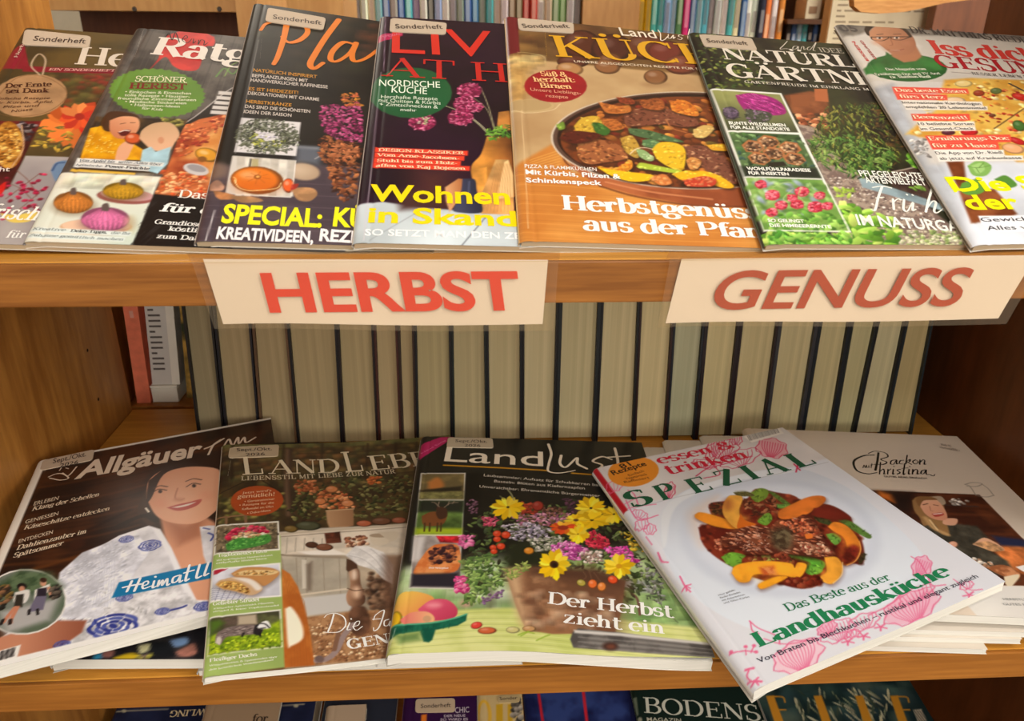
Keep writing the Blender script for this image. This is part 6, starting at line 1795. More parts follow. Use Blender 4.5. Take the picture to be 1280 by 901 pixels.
m.line([(200, 290), (225, 280), (255, 284)], 6, (86, 54, 40)); m.line([(330, 262), (360, 252), (392, 256)], 6, (86, 54, 40))
m.ell(226, 303, 8, 7, (60, 40, 34)); m.line([(194, 308), (220, 294), (252, 298)], 5, (60, 38, 32))
m.ell(362, 280, 8, 7, (60, 40, 34)); m.line([(332, 284), (358, 270), (388, 274)], 5, (60, 38, 32))
m.line([(296, 290), (286, 326), (300, 338), (322, 332)], 6, (190, 122, 92)); m.ell(300, 336, 20, 7, (206, 140, 108), soft=4)
m.poly([(252, 368), (300, 354), (340, 346), (392, 334), (376, 358), (330, 376), (290, 380)], (186, 84, 74), smooth=True)
m.poly([(274, 367), (320, 357), (370, 345), (340, 359), (300, 368)], (232, 214, 200), smooth=True)
m.ell(230, 350, 26, 18, (222, 148, 116), soft=8, op=.7); m.ell(410, 318, 26, 18, (230, 160, 130), soft=8, op=.7)
m.line([(168, 370), (180, 385)], 8, (236, 226, 210))
# blouse
W_ = (228, 226, 230)
m.poly([(-80, 560), (60, 480), (180, 440), (225, 455), (270, 530), (330, 660), (370, 740), (420, 740), (420, 900), (-500, 960), (-300, 800)], W_, soft=1.2, mot=(18, .12))
m.poly([(385, 445), (420, 440), (560, 440), (560, 700), (430, 640), (400, 560)], W_, soft=1.2, mot=(18, .12))
m.poly([(225, 455), (190, 445), (260, 560), (300, 660), (345, 745), (372, 742), (330, 660), (270, 530)], (244, 242, 246), soft=1.5)
m.z = (0, 560, 3.2167)
m.poly([(240, 500), (330, 420), (470, 365), (560, 350), (600, 420), (500, 560), (430, 660), (380, 690), (160, 690), (220, 600)], (222, 222, 230), soft=1.5, mot=(10, .16))
for k in range(14):
    m.line([(270 + k * 14, 490 - k * 9), (330 + k * 10, 560 - k * 10), (300 + k * 12, 640)], 4, (196, 198, 210), op=.6)
m.scatter([(240, 500), (480, 380), (540, 400), (420, 640), (250, 640)], 120, (4, 9), [(240, 240, 246), (200, 202, 214)], 301, soft=1, op=.6)
m.line([(150, 690), (250, 690), (360, 688)], 12, (240, 240, 244)); m.scatter([(150, 686), (365, 684), (365, 700), (150, 702)], 60, (4, 6), [(250, 250, 252), (190, 190, 200)], 302)
m.poly([(380, 690), (520, 560), (640, 500), (800, 620), (720, 740), (300, 810), (260, 800), (330, 730)], (224, 222, 224), soft=2, mot=(9, .18))
m.scatter([(420, 560), (640, 520), (560, 720), (340, 760)], 50, (8, 20), [(190, 188, 188), (236, 234, 236), (170, 170, 176)], 303, el=3, op=.6)
# arm
m.poly([(0, 760), (60, 740), (160, 694), (350, 692), (330, 740), (260, 790), (140, 830), (60, 850), (-120, 870), (-160, 800)], (198, 134, 104), soft=2, grad=((100, 760), (330, 700), (150, 88, 66)))
# blue embroidery
BL_ = (52, 62, 140)
def rose(cx, cy, r, sd):
    for k in range(3):
        rr = r * (1 - k * .3)
        for j in range(7 - k):
            a0 = j * 360 / (7 - k) + k * 20
            m.line([(cx + rr * math.cos(R_(a0 + q)) * (1 + .12 * math.sin(R_(q * 4))), cy + rr * .5 * math.sin(R_(a0 + q)) - .15 * rr * math.cos(R_(a0 + q))) for q in (0, 14, 28, 40)], r * .16, BL_ if j % 2 else (84, 96, 170))
    m.ell(cx, cy, r * .2, r * .12, BL_)
rose(455, 715, 88, 1); rose(250, 790, 30, 2); rose(500, 600, 30, 5)
m.line([(380, 690), (400, 720), (440, 740)], 7, BL_); m.line([(520, 690), (545, 706), (540, 730)], 7, BL_)
m.z = (130, 520, 3.218)
rose(185, 520, 40, 3); rose(90, 495, 26, 4); rose(400, 765, 34, 6); rose(235, 785, 26, 7); m.line([(270, 780), (310, 770), (330, 762)], 9, BL_)
m.line([(420, 470), (440, 480), (430, 500)], 8, (70, 80, 150)); m.line([(400, 450), (425, 455)], 6, (70, 80, 150))
m.z = (0, 560, 3.2167)
# oval picture of two women in dirndls
m.ell(96, 618, 172, 132, (236, 232, 226), rot=-6); m.ell(96, 618, 166, 126, (120, 126, 118), rot=-6, mot=(20, .3, (90, 104, 84)))
m.poly([(-20, 560), (80, 490), (200, 500), (250, 560), (200, 590), (60, 580)], (96, 116, 84), soft=6, mot=(10, .4, (60, 80, 54)))
m.poly([(0, 660), (240, 600), (200, 690), (20, 745)], (176, 174, 172), soft=6)
m.scatter([(-10, 560), (40, 540), (50, 620), (0, 660)], 46, (5, 14), [(60, 50, 40), (110, 90, 50), (40, 40, 36), (140, 100, 70)], 304)
m.ell(88, 556, 20, 14, (30, 26, 26)); m.ell(88, 566, 12, 12, (200, 140, 110)); m.poly([(60, 580), (118, 570), (104, 620), (56, 620)], (222, 218, 212), smooth=True); m.poly([(64, 590), (96, 586), (90, 640), (56, 636)], (50, 46, 40))
m.line([(60, 640), (20, 690), (14, 700)], 14, (200, 130, 100)); m.line([(70, 640), (44, 690), (42, 704)], 14, (200, 130, 100)); m.line([(12, 690), (4, 708)], 12, (40, 34, 34)); m.line([(42, 690), (40, 706)], 12, (40, 34, 34))
m.ell(174, 540, 13, 15, (206, 150, 120)); m.ell(174, 530, 14, 10, (60, 40, 30)); m.poly([(140, 570), (200, 545), (206, 600), (196, 580), (150, 590), (136, 612)], (226, 222, 214)); m.poly([(150, 565), (190, 560), (186, 600), (146, 600)], (46, 40, 50))
m.poly([(144, 596), (188, 594), (174, 650), (112, 660)], (110, 104, 124)); m.line([(118, 650), (116, 668)], 9, (30, 26, 26)); m.line([(150, 648), (152, 668)], 9, (30, 26, 26)); m.line([(196, 560), (208, 600)], 10, (200, 140, 110))
m.scatter([(205, 550), (250, 545), (240, 600), (200, 615)], 30, (5, 12), [(50, 44, 40), (90, 80, 70), (36, 34, 34)], 305)
# white frame at the edges, barcode box and blue strip
m.poly([(-40, 826), (84, 790), (68, 846), (-60, 880)], (236, 232, 226))
m.poly([(-260, 905), (0, 836 - 7), (820, 620), (820, 655), (0, 868), (-300, 950)], (240, 238, 234), op=0)
uvb = np.array([[0, m.ny - 8], [m.nx, m.ny - 8], [m.nx, m.ny], [0, m.ny]], float); m.poly([], (242, 240, 236), pre=uvb)
uvl = np.array([[0, 0], [11, 0], [11, m.ny], [0, m.ny]], float); m.poly([], (228, 220, 206), pre=uvl)
m.poly([], (222, 214, 200), pre=np.array([[0, 0], [m.nx, 0], [m.nx, 5], [0, 5]], float))
T = m.text
for k in range(9):
    x = 4 + k * 7
    m.line([(x - 6, 844 - k * 2 + 8), (x, 818 - k * 2)], [3, 5, 2][k % 3], (40, 36, 36), smooth=False)
for k, (w_, y0) in enumerate(((3, 0), (3, 0))): pass
m.z = (130, 520, 3.218)
m.poly([(60, 668), (420, 590), (470, 582), (460, 640), (420, 654), (30, 732)], (30, 120, 170))
Wt = (244, 244, 246)
m.brush('headline', [(112, 664), (92, 706)], 9, Wt, .2); m.brush('headline', [(146, 652), (122, 704)], 9, Wt, .2); m.brush('headline', [(76, 690), (110, 682), (150, 676)], 8, Wt)
m.brush('headline', [(152, 686), (176, 676), (176, 664), (158, 672), (158, 694), (190, 684)], 7, Wt, .2); m.brush('headline', [(202, 664), (196, 690), (208, 686)], 8, Wt, .2); m.brush('headline', [(206, 646), (208, 648)], 8, Wt)
m.brush('headline', [(222, 662), (216, 686), (236, 660), (234, 682), (254, 654), (254, 680), (264, 676)], 8, Wt, .2); m.brush('headline', [(304, 640), (280, 650), (276, 670), (294, 664), (308, 640), (304, 668), (316, 662)], 8, Wt, .2)
m.brush('headline', [(344, 600), (328, 660), (342, 656)], 9, Wt, .2); m.brush('headline', [(322, 632), (362, 620)], 7, Wt)
m.brush('headline', [(385, 598), (372, 650), (392, 644)], 9, Wt, .2); m.brush('headline', [(420, 590), (404, 640), (420, 634)], 9, Wt, .2)
TI = (214, 192, 168)
m.z = (0, 510, 2.503)
T('masthead', 'Allgäuer', (232, 222), (632, 148), 46, TI, bold=.03, shear=.1)
m.brush('masthead', [(652, 146), (668, 116), (690, 100)], 11, TI, .2); m.brush('masthead', [(640, 128), (664, 118), (700, 96)], 8, TI)
m.brush('masthead', [(700, 120), (716, 98), (728, 118), (744, 92), (748, 112), (764, 92), (770, 108), (800, 92)], 9, TI, .2)
m.brush('masthead', [(152, 216), (178, 206), (200, 208), (214, 220), (190, 226), (156, 220)], 5, TI); m.brush('masthead', [(196, 204), (214, 212), (240, 184)], 5, TI); m.brush('masthead', [(186, 196), (192, 188)], 4, TI); m.brush('masthead', [(206, 188), (214, 190)], 4, TI)
m.z = (0, 560, 3.2167)
LT = (216, 196, 168)
for tx, a, b, cap, shear, f in (('ERLEBEN', (134, 232), (236, 208), 16, .15, 0), ('Klang der Schellen', (126, 254), (398, 194), 18, .2, 1), ('GENIESSEN', (102, 306), (236, 270), 16, .15, 0), ('Käseschätze entdecken', (94, 330), (440, 250), 18, .2, 1),
                               ('ENTDECKEN', (74, 384), (214, 344), 16, .15, 0), ('Dahlienzauber im', (64, 412), (346, 342), 20, .2, 1), ('Spätsommer', (50, 442), (252, 390), 20, .2, 1)):
    T('teaser_text', tx, a, b, cap, LT, 'serif' if f else 'sans', shear=shear, **({'thick': .18} if f else {}))
m.sticker([(172, 52), (380, 8), (372, 50), (160, 92)], [('Sept./Okt.', (212, 66), (346, 36), 18), ('2026', (240, 82), (314, 66), 14)], col=(186, 164, 140))
m.build(1.0)

# ---- country living
m = lower('magazine', 'country magazine with garden table photo and green picture column on the lower shelf',
          low([(254, 846, .041), (675.5, 794, .0105), (278, 555.5, .041), (562, 543.7, .0165)]), .0042, (110, 84, 56), bend=lambda u, t: -0.003 * np.sin(np.pi * np.clip(u, 0, 1)), spine=(210, 200, 180))
m.z = (250, 540, 4.571)
m.poly([(80, 0), (1500, -20), (1400, 560), (60, 700)], (84, 66, 40), soft=2, mot=(40, .5, (58, 46, 32)))
m.poly([(100, 60), (1500, 10), (1500, 40), (100, 90)], (106, 104, 60), soft=3)
m.scatter([(120, 70), (1300, 20), (1250, 300), (100, 300)], 300, (12, 34), [(110, 96, 54), (70, 62, 40), (140, 116, 66), (60, 50, 36), (130, 84, 50), (84, 90, 52)], 311, soft=5, op=.6)
for x in (190, 480, 700, 960, 1120, 1240): m.line([(x, 50), (x - 10, 260)], 14, (52, 38, 28), op=.8, soft=2)
for y in (110, 180, 250): m.line([(560, y), (900, y - 14), (1300, y - 40)], 8, (52, 38, 28), op=.7, soft=2)
m.line([(510, 90), (505, 300), (520, 460)], 50, (70, 52, 40), soft=3); m.line([(500, 90), (495, 300), (505, 460)], 16, (120, 92, 70), soft=3)
m.line([(110, 350), (250, 280)], 8, (44, 32, 26)); m.line([(360, 270), (460, 330)], 8, (44, 32, 26))
m.scatter([(100, 360), (480, 330), (480, 480), (90, 520)], 90, (10, 26), [(120, 116, 56), (96, 90, 50), (150, 140, 76), (70, 66, 40)], 312, soft=2)
m.line([(90, 490), (270, 466)], 12, (150, 110, 80)); m.line([(260, 470), (262, 510)], 16, (130, 96, 70)); m.line([(150, 480), (150, 520)], 14, (130, 96, 70))
m.scatter([(560, 300), (900, 230), (1230, 240), (1220, 440), (560, 500), (480, 480)], 420, (8, 24), [(70, 72, 40), (46, 50, 32), (96, 96, 54), (120, 116, 70), (60, 44, 32)], 313, el=1.8)
m.scatter([(540, 270), (660, 250), (680, 340), (560, 340)], 50, (8, 20), [(170, 96, 56), (206, 130, 84), (140, 70, 40)], 314, el=1.5)
m.scatter([(660, 350), (760, 290), (880, 360), (880, 420), (700, 420)], 90, (10, 24), [(206, 126, 76), (176, 96, 56), (226, 156, 106), (140, 70, 44)], 315, el=1.4)
m.ball(755, 310, 38, 20, (206, 130, 80), hi=.2); m.ball(846, 390, 38, 20, (210, 136, 88), hi=.2); m.ball(690, 380, 34, 20, (206, 126, 76), hi=.2)
m.scatter([(960, 240), (1040, 240), (1030, 280), (970, 280)], 30, (8, 18), [(206, 120, 60), (176, 90, 46)], 316)
m.poly([(720, 430), (880, 418), (880, 515), (830, 528), (740, 528), (728, 500)], (186, 146, 108), smooth=False, soft=1.5, grad=((730, 470), (880, 470), (150, 110, 78)))
m.line([(722, 432), (880, 420)], 8, (210, 176, 136))
m.poly([(440, 560), (700, 530), (1200, 505), (1300, 500), (1280, 640), (1200, 700), (440, 720)], (206, 194, 176), soft=2, mot=(30, .12))
m.line([(440, 572), (760, 540), (1260, 508)], 18, (196, 182, 160)); m.line([(440, 588), (760, 556), (1200, 526)], 6, (140, 124, 106))
for cx, cy, rx, ry, c in ((940, 504, 46, 18, (176, 96, 66)), (1040, 492, 60, 22, (110, 72, 52)), (1140, 488, 44, 18, (150, 84, 60)), (620, 520, 74, 26, (76, 78, 56)), (520, 540, 40, 20, (120, 96, 50))): m.ball(cx, cy, rx, ry, c, hi=.15)
for k in range(5): m.line([(500 + k * 50, 590), (490 + k * 50, 720)], 6, (176, 164, 146))
# table, cake, cups, cloth
m.poly([(460, 690), (600, 655), (900, 640), (1180, 640), (1240, 700), (1200, 760), (460, 760)], (220, 206, 186), smooth=False, soft=2, mot=(24, .12))
m.line([(456, 686), (560, 700), (860, 704)], 10, (90, 66, 54)); m.poly([(560, 668), (760, 650), (850, 680), (640, 690)], (238, 230, 218), soft=2)
m.poly([(712, 560), (800, 550), (810, 612), (722, 620)], (86, 46, 34), mot=(8, .4)); m.ball(640, 628, 36, 18, (80, 50, 36), hi=.1); m.ball(712, 640, 50, 20, (120, 74, 52), hi=.15)
m.scatter([(820, 590), (940, 570), (960, 620), (840, 640)], 60, (8, 16), [(150, 96, 70), (206, 170, 140), (110, 66, 50), (170, 120, 90)], 317)
m.poly([(966, 576), (1090, 566), (1080, 610), (1040, 628), (990, 622)], (214, 200, 178), smooth=True); m.ell(1030, 572, 60, 12, (170, 150, 126)); m.poly([(1020, 556), (1130, 552), (1126, 590), (1090, 604)], (206, 192, 170), smooth=True)
m.line([(1090, 580), (1110, 600), (1080, 606)], 8, (206, 192, 170))
m.z = (245, 690, 5.02)
m.poly([(530, 0), (1300, 0), (1220, 660), (560, 720)], (172, 156, 134), soft=2, mot=(40, .2))
m.poly([(538, 10), (950, 20), (950, 260), (690, 270), (560, 120)], (178, 168, 150), mot=(30, .12))
for x in (630, 690, 800, 900): m.line([(x, 20), (x + 8, 240)], 6, (150, 138, 120))
m.poly([(664, 30), (694, 32), (694, 210), (668, 212)], (206, 198, 182)); m.poly([(694, 60), (730, 40), (724, 220), (700, 224)], (120, 106, 92), soft=3)
m.line([(660, 250), (900, 215), (950, 210)], 20, (206, 192, 170))
m.poly([(660, 270), (960, 235), (1000, 340), (700, 380)], (196, 192, 186), soft=2)
m.poly([(690, 390), (980, 350), (1230, 330), (1200, 640), (740, 690), (700, 560)], (176, 132, 92), soft=2, mot=(7, .5, (140, 98, 66)))
m.scatter([(700, 440), (900, 420), (1190, 500), (1180, 640), (750, 680)], 260, (4, 11), [(206, 166, 126), (140, 96, 64), (120, 80, 54), (226, 196, 160)], 318)
m.poly([(538, 90), (590, 120), (640, 200), (680, 320), (720, 500), (744, 690), (556, 710), (530, 560)], (206, 128, 58), soft=1.2, mot=(26, .25, (176, 96, 40)))
for k in range(7): m.line([(552 + k * 16, 130 + k * 22), (590 + k * 16, 320), (600 + k * 20, 700)], 4, (160, 90, 40), op=.6)
m.poly([(560, 340), (600, 330), (660, 420), (672, 520), (600, 572), (576, 560)], (250, 240, 216), smooth=True, soft=2)
# turned leg and cloth
m.poly([(946, 20), (1010, 40), (1020, 100), (960, 105), (944, 90)], (76, 52, 40)); m.poly([(960, 100), (1022, 84), (1036, 180), (1060, 230), (1062, 290), (1020, 320), (960, 310), (944, 250), (970, 190)], (176, 134, 104), smooth=True, grad=((950, 220), (1060, 220), (84, 56, 42)))
m.ell(994, 120, 18, 30, (230, 206, 184), soft=4); m.ell(1010, 230, 26, 36, (226, 190, 160), soft=5)
m.line([(952, 206), (1000, 220), (1056, 212)], 8, (80, 54, 42)); m.poly([(980, 320), (1050, 316), (1080, 350), (1100, 440), (1040, 500), (980, 480), (960, 380)], (96, 66, 50), smooth=True, soft=2, mot=(10, .3))
m.line([(990, 430), (930, 500), (880, 600), (820, 650), (760, 660)], 40, (150, 130, 126)); m.line([(900, 470), (870, 590)], 30, (126, 92, 72)); m.ell(776, 650, 30, 22, (110, 90, 86))
m.scatter([(1100, 100), (1220, 160), (1230, 330), (1110, 330), (1060, 200)], 120, (10, 28), [(110, 80, 60), (80, 58, 44), (140, 110, 86), (60, 44, 36)], 319, soft=2)
m.poly([(940, 0), (1000, -60), (1080, -60), (1180, -20), (1240, 60), (1236, 180), (1180, 150), (1120, 90), (1020, 60)], (216, 212, 208), soft=1.2, mot=(14, .15))
for p in ([(960, 0), (1060, 30), (1180, 130)], [(1030, -40), (1120, 20), (1220, 150)], [(1100, -40), (1180, 30), (1236, 120)]): m.line(p, 6, (176, 172, 170), op=.7); m.line([(q[0] + 12, q[1] - 6) for q in p], 5, (240, 238, 236), op=.7)
m.line([(1100, 390), (1220, 350)], 14, (150, 110, 84)); m.poly([(1180, 0), (1300, 0), (1220, 660), (1180, 660)], (110, 78, 60), soft=6, op=.7)
# green column with three pictures
GC = (162, 186, 104)
m.poly([(100, -60), (530, -120), (556, 706), (40, 786)], GC, mot=(60, .08))
m.z = (250, 540, 4.571)
m.poly([(86, 530), (450, 496), (458, 662), (76, 696)], (240, 238, 226)); m.poly([(96, 536), (442, 504), (448, 654), (88, 688)], (96, 84, 64), mot=(6, .5, (140, 124, 96)))
m.scatter([(96, 536), (442, 504), (448, 654), (88, 688)], 160, (6, 14), [(150, 130, 100), (70, 60, 46), (110, 96, 74), (170, 150, 116)], 321, el=2)
m.scatter([(146, 600), (200, 550), (300, 530), (390, 540), (390, 560), (220, 570), (170, 610)], 60, (8, 16), [(196, 50, 80), (170, 30, 60), (222, 90, 110)], 322)
m.scatter([(190, 600), (230, 570), (360, 560), (380, 580), (220, 610)], 50, (7, 15), [(226, 190, 150), (240, 220, 190), (206, 150, 110)], 323)
m.poly([(150, 636), (220, 600), (300, 596), (390, 572), (404, 610), (340, 640), (180, 672), (150, 660)], (70, 140, 60), smooth=True, soft=1.5); m.scatter([(150, 636), (220, 600), (390, 575), (400, 610), (180, 668)], 90, (6, 12), [(90, 166, 70), (50, 116, 50), (120, 186, 90)], 324, el=2.5)
m.z = (245, 690, 5.02)
m.poly([(94, 104), (530, 52), (538, 264), (84, 312)], (242, 240, 232)); m.poly([(106, 112), (522, 62), (528, 256), (96, 300)], (214, 214, 222), mot=(30, .1))
m.poly([(112, 110), (200, 98), (130, 136), (110, 136)], (176, 40, 60))
for k in range(6): m.line([(96, 220 + k * 14), (300, 250 + k * 8)], 3, (80, 84, 120), op=.7); m.line([(120 + k * 34, 300), (150 + k * 40, 220)], 3, (80, 84, 120), op=.7)
def bread(pts, crust, crumb, sd):
    m.poly([(x + 4, y + 10) for x, y in pts], (90, 70, 60), smooth=True, soft=5, op=.6); m.poly(pts, crust, smooth=True); 
bread([(220, 130), (300, 90), (440, 84), (512, 100), (520, 130), (450, 190), (410, 200), (360, 170), (250, 150)], (196, 140, 84), 0, 1)
m.poly([(235, 132), (330, 104), (510, 104), (470, 130), (300, 140)], (226, 196, 140), smooth=True); m.scatter([(250, 132), (330, 108), (500, 108), (460, 130)], 50, (5, 10), [(176, 130, 70), (206, 170, 110), (140, 96, 50)], 325)
bread([(120, 200), (160, 170), (260, 150), (360, 166), (416, 210), (400, 240), (340, 262), (240, 240), (160, 226)], (206, 170, 130), 0, 2)
m.poly([(230, 156), (340, 160), (410, 210), (380, 230), (330, 190)], (236, 226, 214), smooth=True, soft=2); m.poly([(130, 200), (170, 178), (260, 180), (330, 220), (330, 250), (240, 236), (160, 220)], (196, 146, 76), smooth=True)
m.scatter([(140, 200), (180, 182), (260, 186), (326, 224), (320, 246), (240, 230)], 90, (5, 12), [(150, 100, 46), (222, 186, 110), (120, 76, 36), (206, 160, 90)], 326)
m.poly([(86, 404), (532, 344), (546, 580), (68, 650)], (242, 240, 232)); m.poly([(94, 412), (524, 354), (536, 572), (78, 640)], (110, 116, 70), mot=(16, .5, (70, 70, 50)))
m.poly([(86, 420), (260, 394), (380, 380), (384, 440), (200, 460), (90, 480)], (90, 76, 66), soft=3, mot=(10, .4)); m.poly([(264, 396), (378, 380), (384, 440), (262, 450)], (186, 170, 146), soft=2)
m.poly([(86, 520), (200, 490), (420, 470), (530, 410), (536, 572), (78, 640)], (160, 186, 40), soft=3, mot=(8, .5, (110, 140, 30))); m.scatter([(90, 560), (530, 480), (536, 572), (78, 640)], 160, (6, 16), [(190, 210, 50), (130, 160, 36), (90, 116, 30)], 327, el=1.8)
m.poly([(84, 430), (150, 420), (180, 440), (110, 500), (90, 520)], (80, 110, 40), soft=4)
m.poly([(120, 560), (130, 510), (190, 470), (290, 450), (380, 446), (420, 470), (400, 500), (330, 510), (250, 520), (190, 530), (150, 576)], (120, 104, 100), smooth=True); m.scatter([(130, 540), (190, 476), (380, 450), (400, 495), (240, 515)], 120, (7, 15), [(146, 130, 124), (90, 78, 76), (170, 156, 150)], 328, el=4, ang=(150, 190))
m.poly([(120, 566), (136, 530), (160, 536), (150, 576)], (206, 196, 186), smooth=True); m.poly([(370, 450), (400, 440), (420, 470), (400, 510), (360, 500)], (40, 36, 40), smooth=True)
m.poly([(384, 460), (410, 430), (450, 420), (470, 460), (440, 468), (400, 470)], (236, 236, 234), smooth=True); m.line([(404, 436), (436, 440), (462, 462)], 10, (30, 28, 30)); m.line([(402, 468), (436, 462)], 8, (30, 28, 30)); m.line([(300, 500), (290, 520)], 14, (40, 36, 38)); m.line([(400, 500), (406, 514)], 14, (30, 28, 30))
T = m.text
Wt = (240, 240, 226)
for tx, a, b, cap, bold, sl in (('Traditionelles Filzen', (136, 30), (448, -8), 22, .01, 0), ('Mit ursprünglicher Handwerkskunst', (128, 56), (482, 12), 11, 0, 0), ('zauberhafte Blüten filzen', (124, 74), (446, 34), 11, 0, 0),
                              ('Geliebter Strudel', (106, 334), (398, 298), 24, .01, 0), ('Klassischer Apfelstrudel, Pflaumen-', (110, 358), (496, 308), 11, 0, 0), ('strudel & feine Topfenstrudel', (106, 376), (522, 326), 11, 0, 0),
                              ('Fleißiger Dachs', (84, 690), (384, 640), 26, .01, 0), ('Wissenswertes & Spannendes über', (84, 716), (510, 648), 12, 0, 0), ('den heimlichen Waldbewohner', (82, 742), (490, 668), 12, 0, 0)):
    T('teaser_text', tx, a, b, cap, Wt, 'serif', thick=.2 if bold else .17, thin=.08)
Wh = (246, 244, 240)
m.brush('headline', [(806, 392), (830, 372), (880, 366), (930, 390), (940, 440), (900, 480), (840, 486), (802, 484)], 9, Wh, .4); m.brush('headline', [(866, 372), (850, 430), (830, 480)], 11, Wh, .3)
m.brush('headline', [(966, 424), (950, 466), (970, 466)], 9, Wh, .3); m.brush('headline', [(974, 398), (976, 400)], 9, Wh); m.brush('headline', [(984, 446), (1020, 436), (1028, 412), (1004, 418), (990, 450), (1010, 468), (1046, 444)], 8, Wh, .3)
m.brush('headline', [(1116, 404), (1130, 372), (1180, 342), (1176, 380), (1150, 450), (1120, 472), (1116, 452)], 10, Wh, .3); m.brush('headline', [(1110, 400), (1160, 396)], 7, Wh)
m.brush('headline', [(1212, 400), (1186, 410), (1184, 438), (1206, 438), (1220, 410), (1216, 440)], 9, Wh, .3)
T('headline', 'GENUSSZEIT', (956, 588), (1700, 470), 62, Wh, 'serif', thick=.2)
m.z = (250, 540, 4.571)
Cm = (220, 204, 172)
T('masthead#t', 'L', (238, 242), (372, 230), 104, Cm, 'serif', thick=.15, thin=.05); T('masthead#t', 'AND', (400, 230), (806, 214), 78, Cm, 'serif', thick=.16, thin=.05)
T('masthead#t', 'L', (830, 214), (944, 206), 116, Cm, 'serif', thick=.15, thin=.05); T('masthead#t', 'EBEN', (976, 204), (1460, 172), 82, Cm, 'serif', thick=.16, thin=.05)
T('masthead', 'LEBENSSTIL MIT LIEBE ZUR NATUR', (234, 272), (1120, 222), 24, (206, 192, 160), 'serif', thick=.15, thin=.08, track=.06)
m.ell(326, 385, 152, 86, (172, 76, 36), rot=-6, mot=(30, .08))
for k, (tx, a, b) in enumerate((('Jetzt wird\'s', 240, 410), ('gemütlich!', 212, 430), ('• Gartenzimmer', 256, 430), ('• Rezepte für die', 226, 424), ('Kaffeetafel am Ofen', 240, 420), ('• Deko-Ideen', 272, 404))):
    T('badge_text', tx, (a, 350 + k * 22 + (4 if k > 0 else 0)), (b, 328 + k * 22 + (4 if k > 0 else 0)), 22 if k == 1 else 12, (232, 200, 160), shear=.2)
T('teaser_text', 'Das Magazin', (160, 250), (176, 160), 14, (190, 176, 150))
m.sticker([(170, 90), (452, 64), (448, 130), (160, 148)], [('Sept./Okt.', (210, 112), (412, 98), 17), ('2026', (262, 136), (372, 128), 15)], col=(184, 164, 134))
m.build(1.0)

# ---- the flower pot magazine
def smooth01(x): 
    x = np.clip(x, 0, 1)
    return x * x * (3 - 2 * x)
b3 = lambda u, t: 0.0036 * np.exp(-((u - .36) / .22) ** 2) * np.clip(t, 0, 1) ** 4
p3 = lambda u, t: 0.0034 * np.exp(-((u - .34) / .22) ** 2) * np.clip(t, 0, 1) ** 4 - 0.0030 * smooth01((u - .55) / .4) * np.clip(t, 0, 1) ** 5
m = lower('magazine', 'black topped magazine with flower pot of yellow and pink blooms',
          low([(483, 817, .0345), (894, 822, .0180), (526.6, 545, .0345), (802, 553, .0186)]), .0082, (26, 24, 20), bend=b3, pbend=p3, spine=(200, 196, 190))
m.z = (480, 660, 3.048)
m.poly([(60, 150), (1300, 60), (1400, 440), (0, 440)], (150, 176, 110), soft=20, mot=(60, .45, (206, 222, 180)))
m.scatter([(90, 170), (480, 150), (480, 320), (60, 320)], 90, (16, 50), [(140, 176, 110), (196, 214, 170), (110, 150, 84), (220, 230, 204), (150, 160, 120)], 331, soft=10, op=.6)
m.scatter([(900, 230), (1180, 250), (1230, 380), (900, 380)], 80, (14, 40), [(110, 150, 84), (150, 186, 110), (90, 120, 70), (176, 206, 140)], 332, soft=8, op=.6)
m.poly([(900, 190), (1010, 200), (1030, 250), (910, 236)], (150, 156, 150), soft=3); m.line([(940, 245), (965, 270), (975, 330)], 12, (110, 76, 66)); m.line([(410, 200), (404, 310)], 26, (90, 84, 66), soft=4, op=.7)
m.line([(340, 300), (480, 292)], 20, (120, 140, 96), soft=4, op=.6)
m.ell(312, 292, 22, 14, (226, 140, 150), soft=5, op=.7); m.ell(350, 180, 40, 30, (70, 90, 60), soft=12, op=.6)
m.poly([(-20, 340), (300, 316), (480, 312), (900, 350), (1220, 380), (1330, 520), (-60, 500)], (196, 206, 116), soft=3, mot=(40, .25, (222, 226, 150)))
for k in range(12): m.line([(-40, 352 + k * 11), (480, 330 + k * 12), (1280, 400 + k * 11)], 3, [(160, 172, 90), (226, 230, 170)][k % 2], op=.6)
m.z = (500, 540, 4.0)
m.poly([(60, -40), (1400, 60), (1300, 330), (900, 360), (560, 420), (300, 500), (40, 420)], (22, 20, 18), soft=20, mot=(60, .3, (32, 30, 26)))
m.poly([(100, 0), (1400, 20), (1300, 220), (60, 200)], (22, 20, 18), soft=2, mot=(60, .3, (34, 32, 28)))
m.poly([(20, 560), (60, 300), (100, 20), (120, 20), (60, 560)], (30, 28, 28), soft=3)
m.poly([(40, 200), (320, 200), (310, 640), (30, 660)], (34, 32, 30), soft=6)
# three small pictures
m.poly([(104, 204), (328, 204), (296, 790), (46, 780)], (226, 222, 210)); m.poly([(110, 208), (322, 208), (318, 336), (96, 334)], (110, 96, 62), mot=(24, .5, (150, 130, 80)))
m.poly([(140, 250), (190, 226), (220, 270), (150, 290)], (190, 120, 60), soft=4, smooth=True); m.poly([(100, 290), (310, 270), (310, 296), (100, 300)], (46, 40, 30), soft=3); m.poly([(100, 300), (318, 296), (316, 334), (96, 334)], (120, 116, 70), soft=3, mot=(6, .3))
m.poly([(96, 342), (318, 344), (308, 512), (74, 510)], (90, 116, 56), mot=(20, .3)); m.poly([(96, 342), (318, 344), (314, 400), (86, 398)], (40, 44, 36), soft=5); m.poly([(80, 480), (310, 482), (308, 512), (74, 510)], (160, 180, 40), soft=4)
m.poly([(108, 420), (150, 400), (190, 398), (232, 404), (230, 440), (200, 466), (120, 466)], (120, 72, 40), smooth=True); m.poly([(186, 370), (230, 380), (236, 420), (200, 436), (180, 410)], (70, 46, 34), smooth=True)
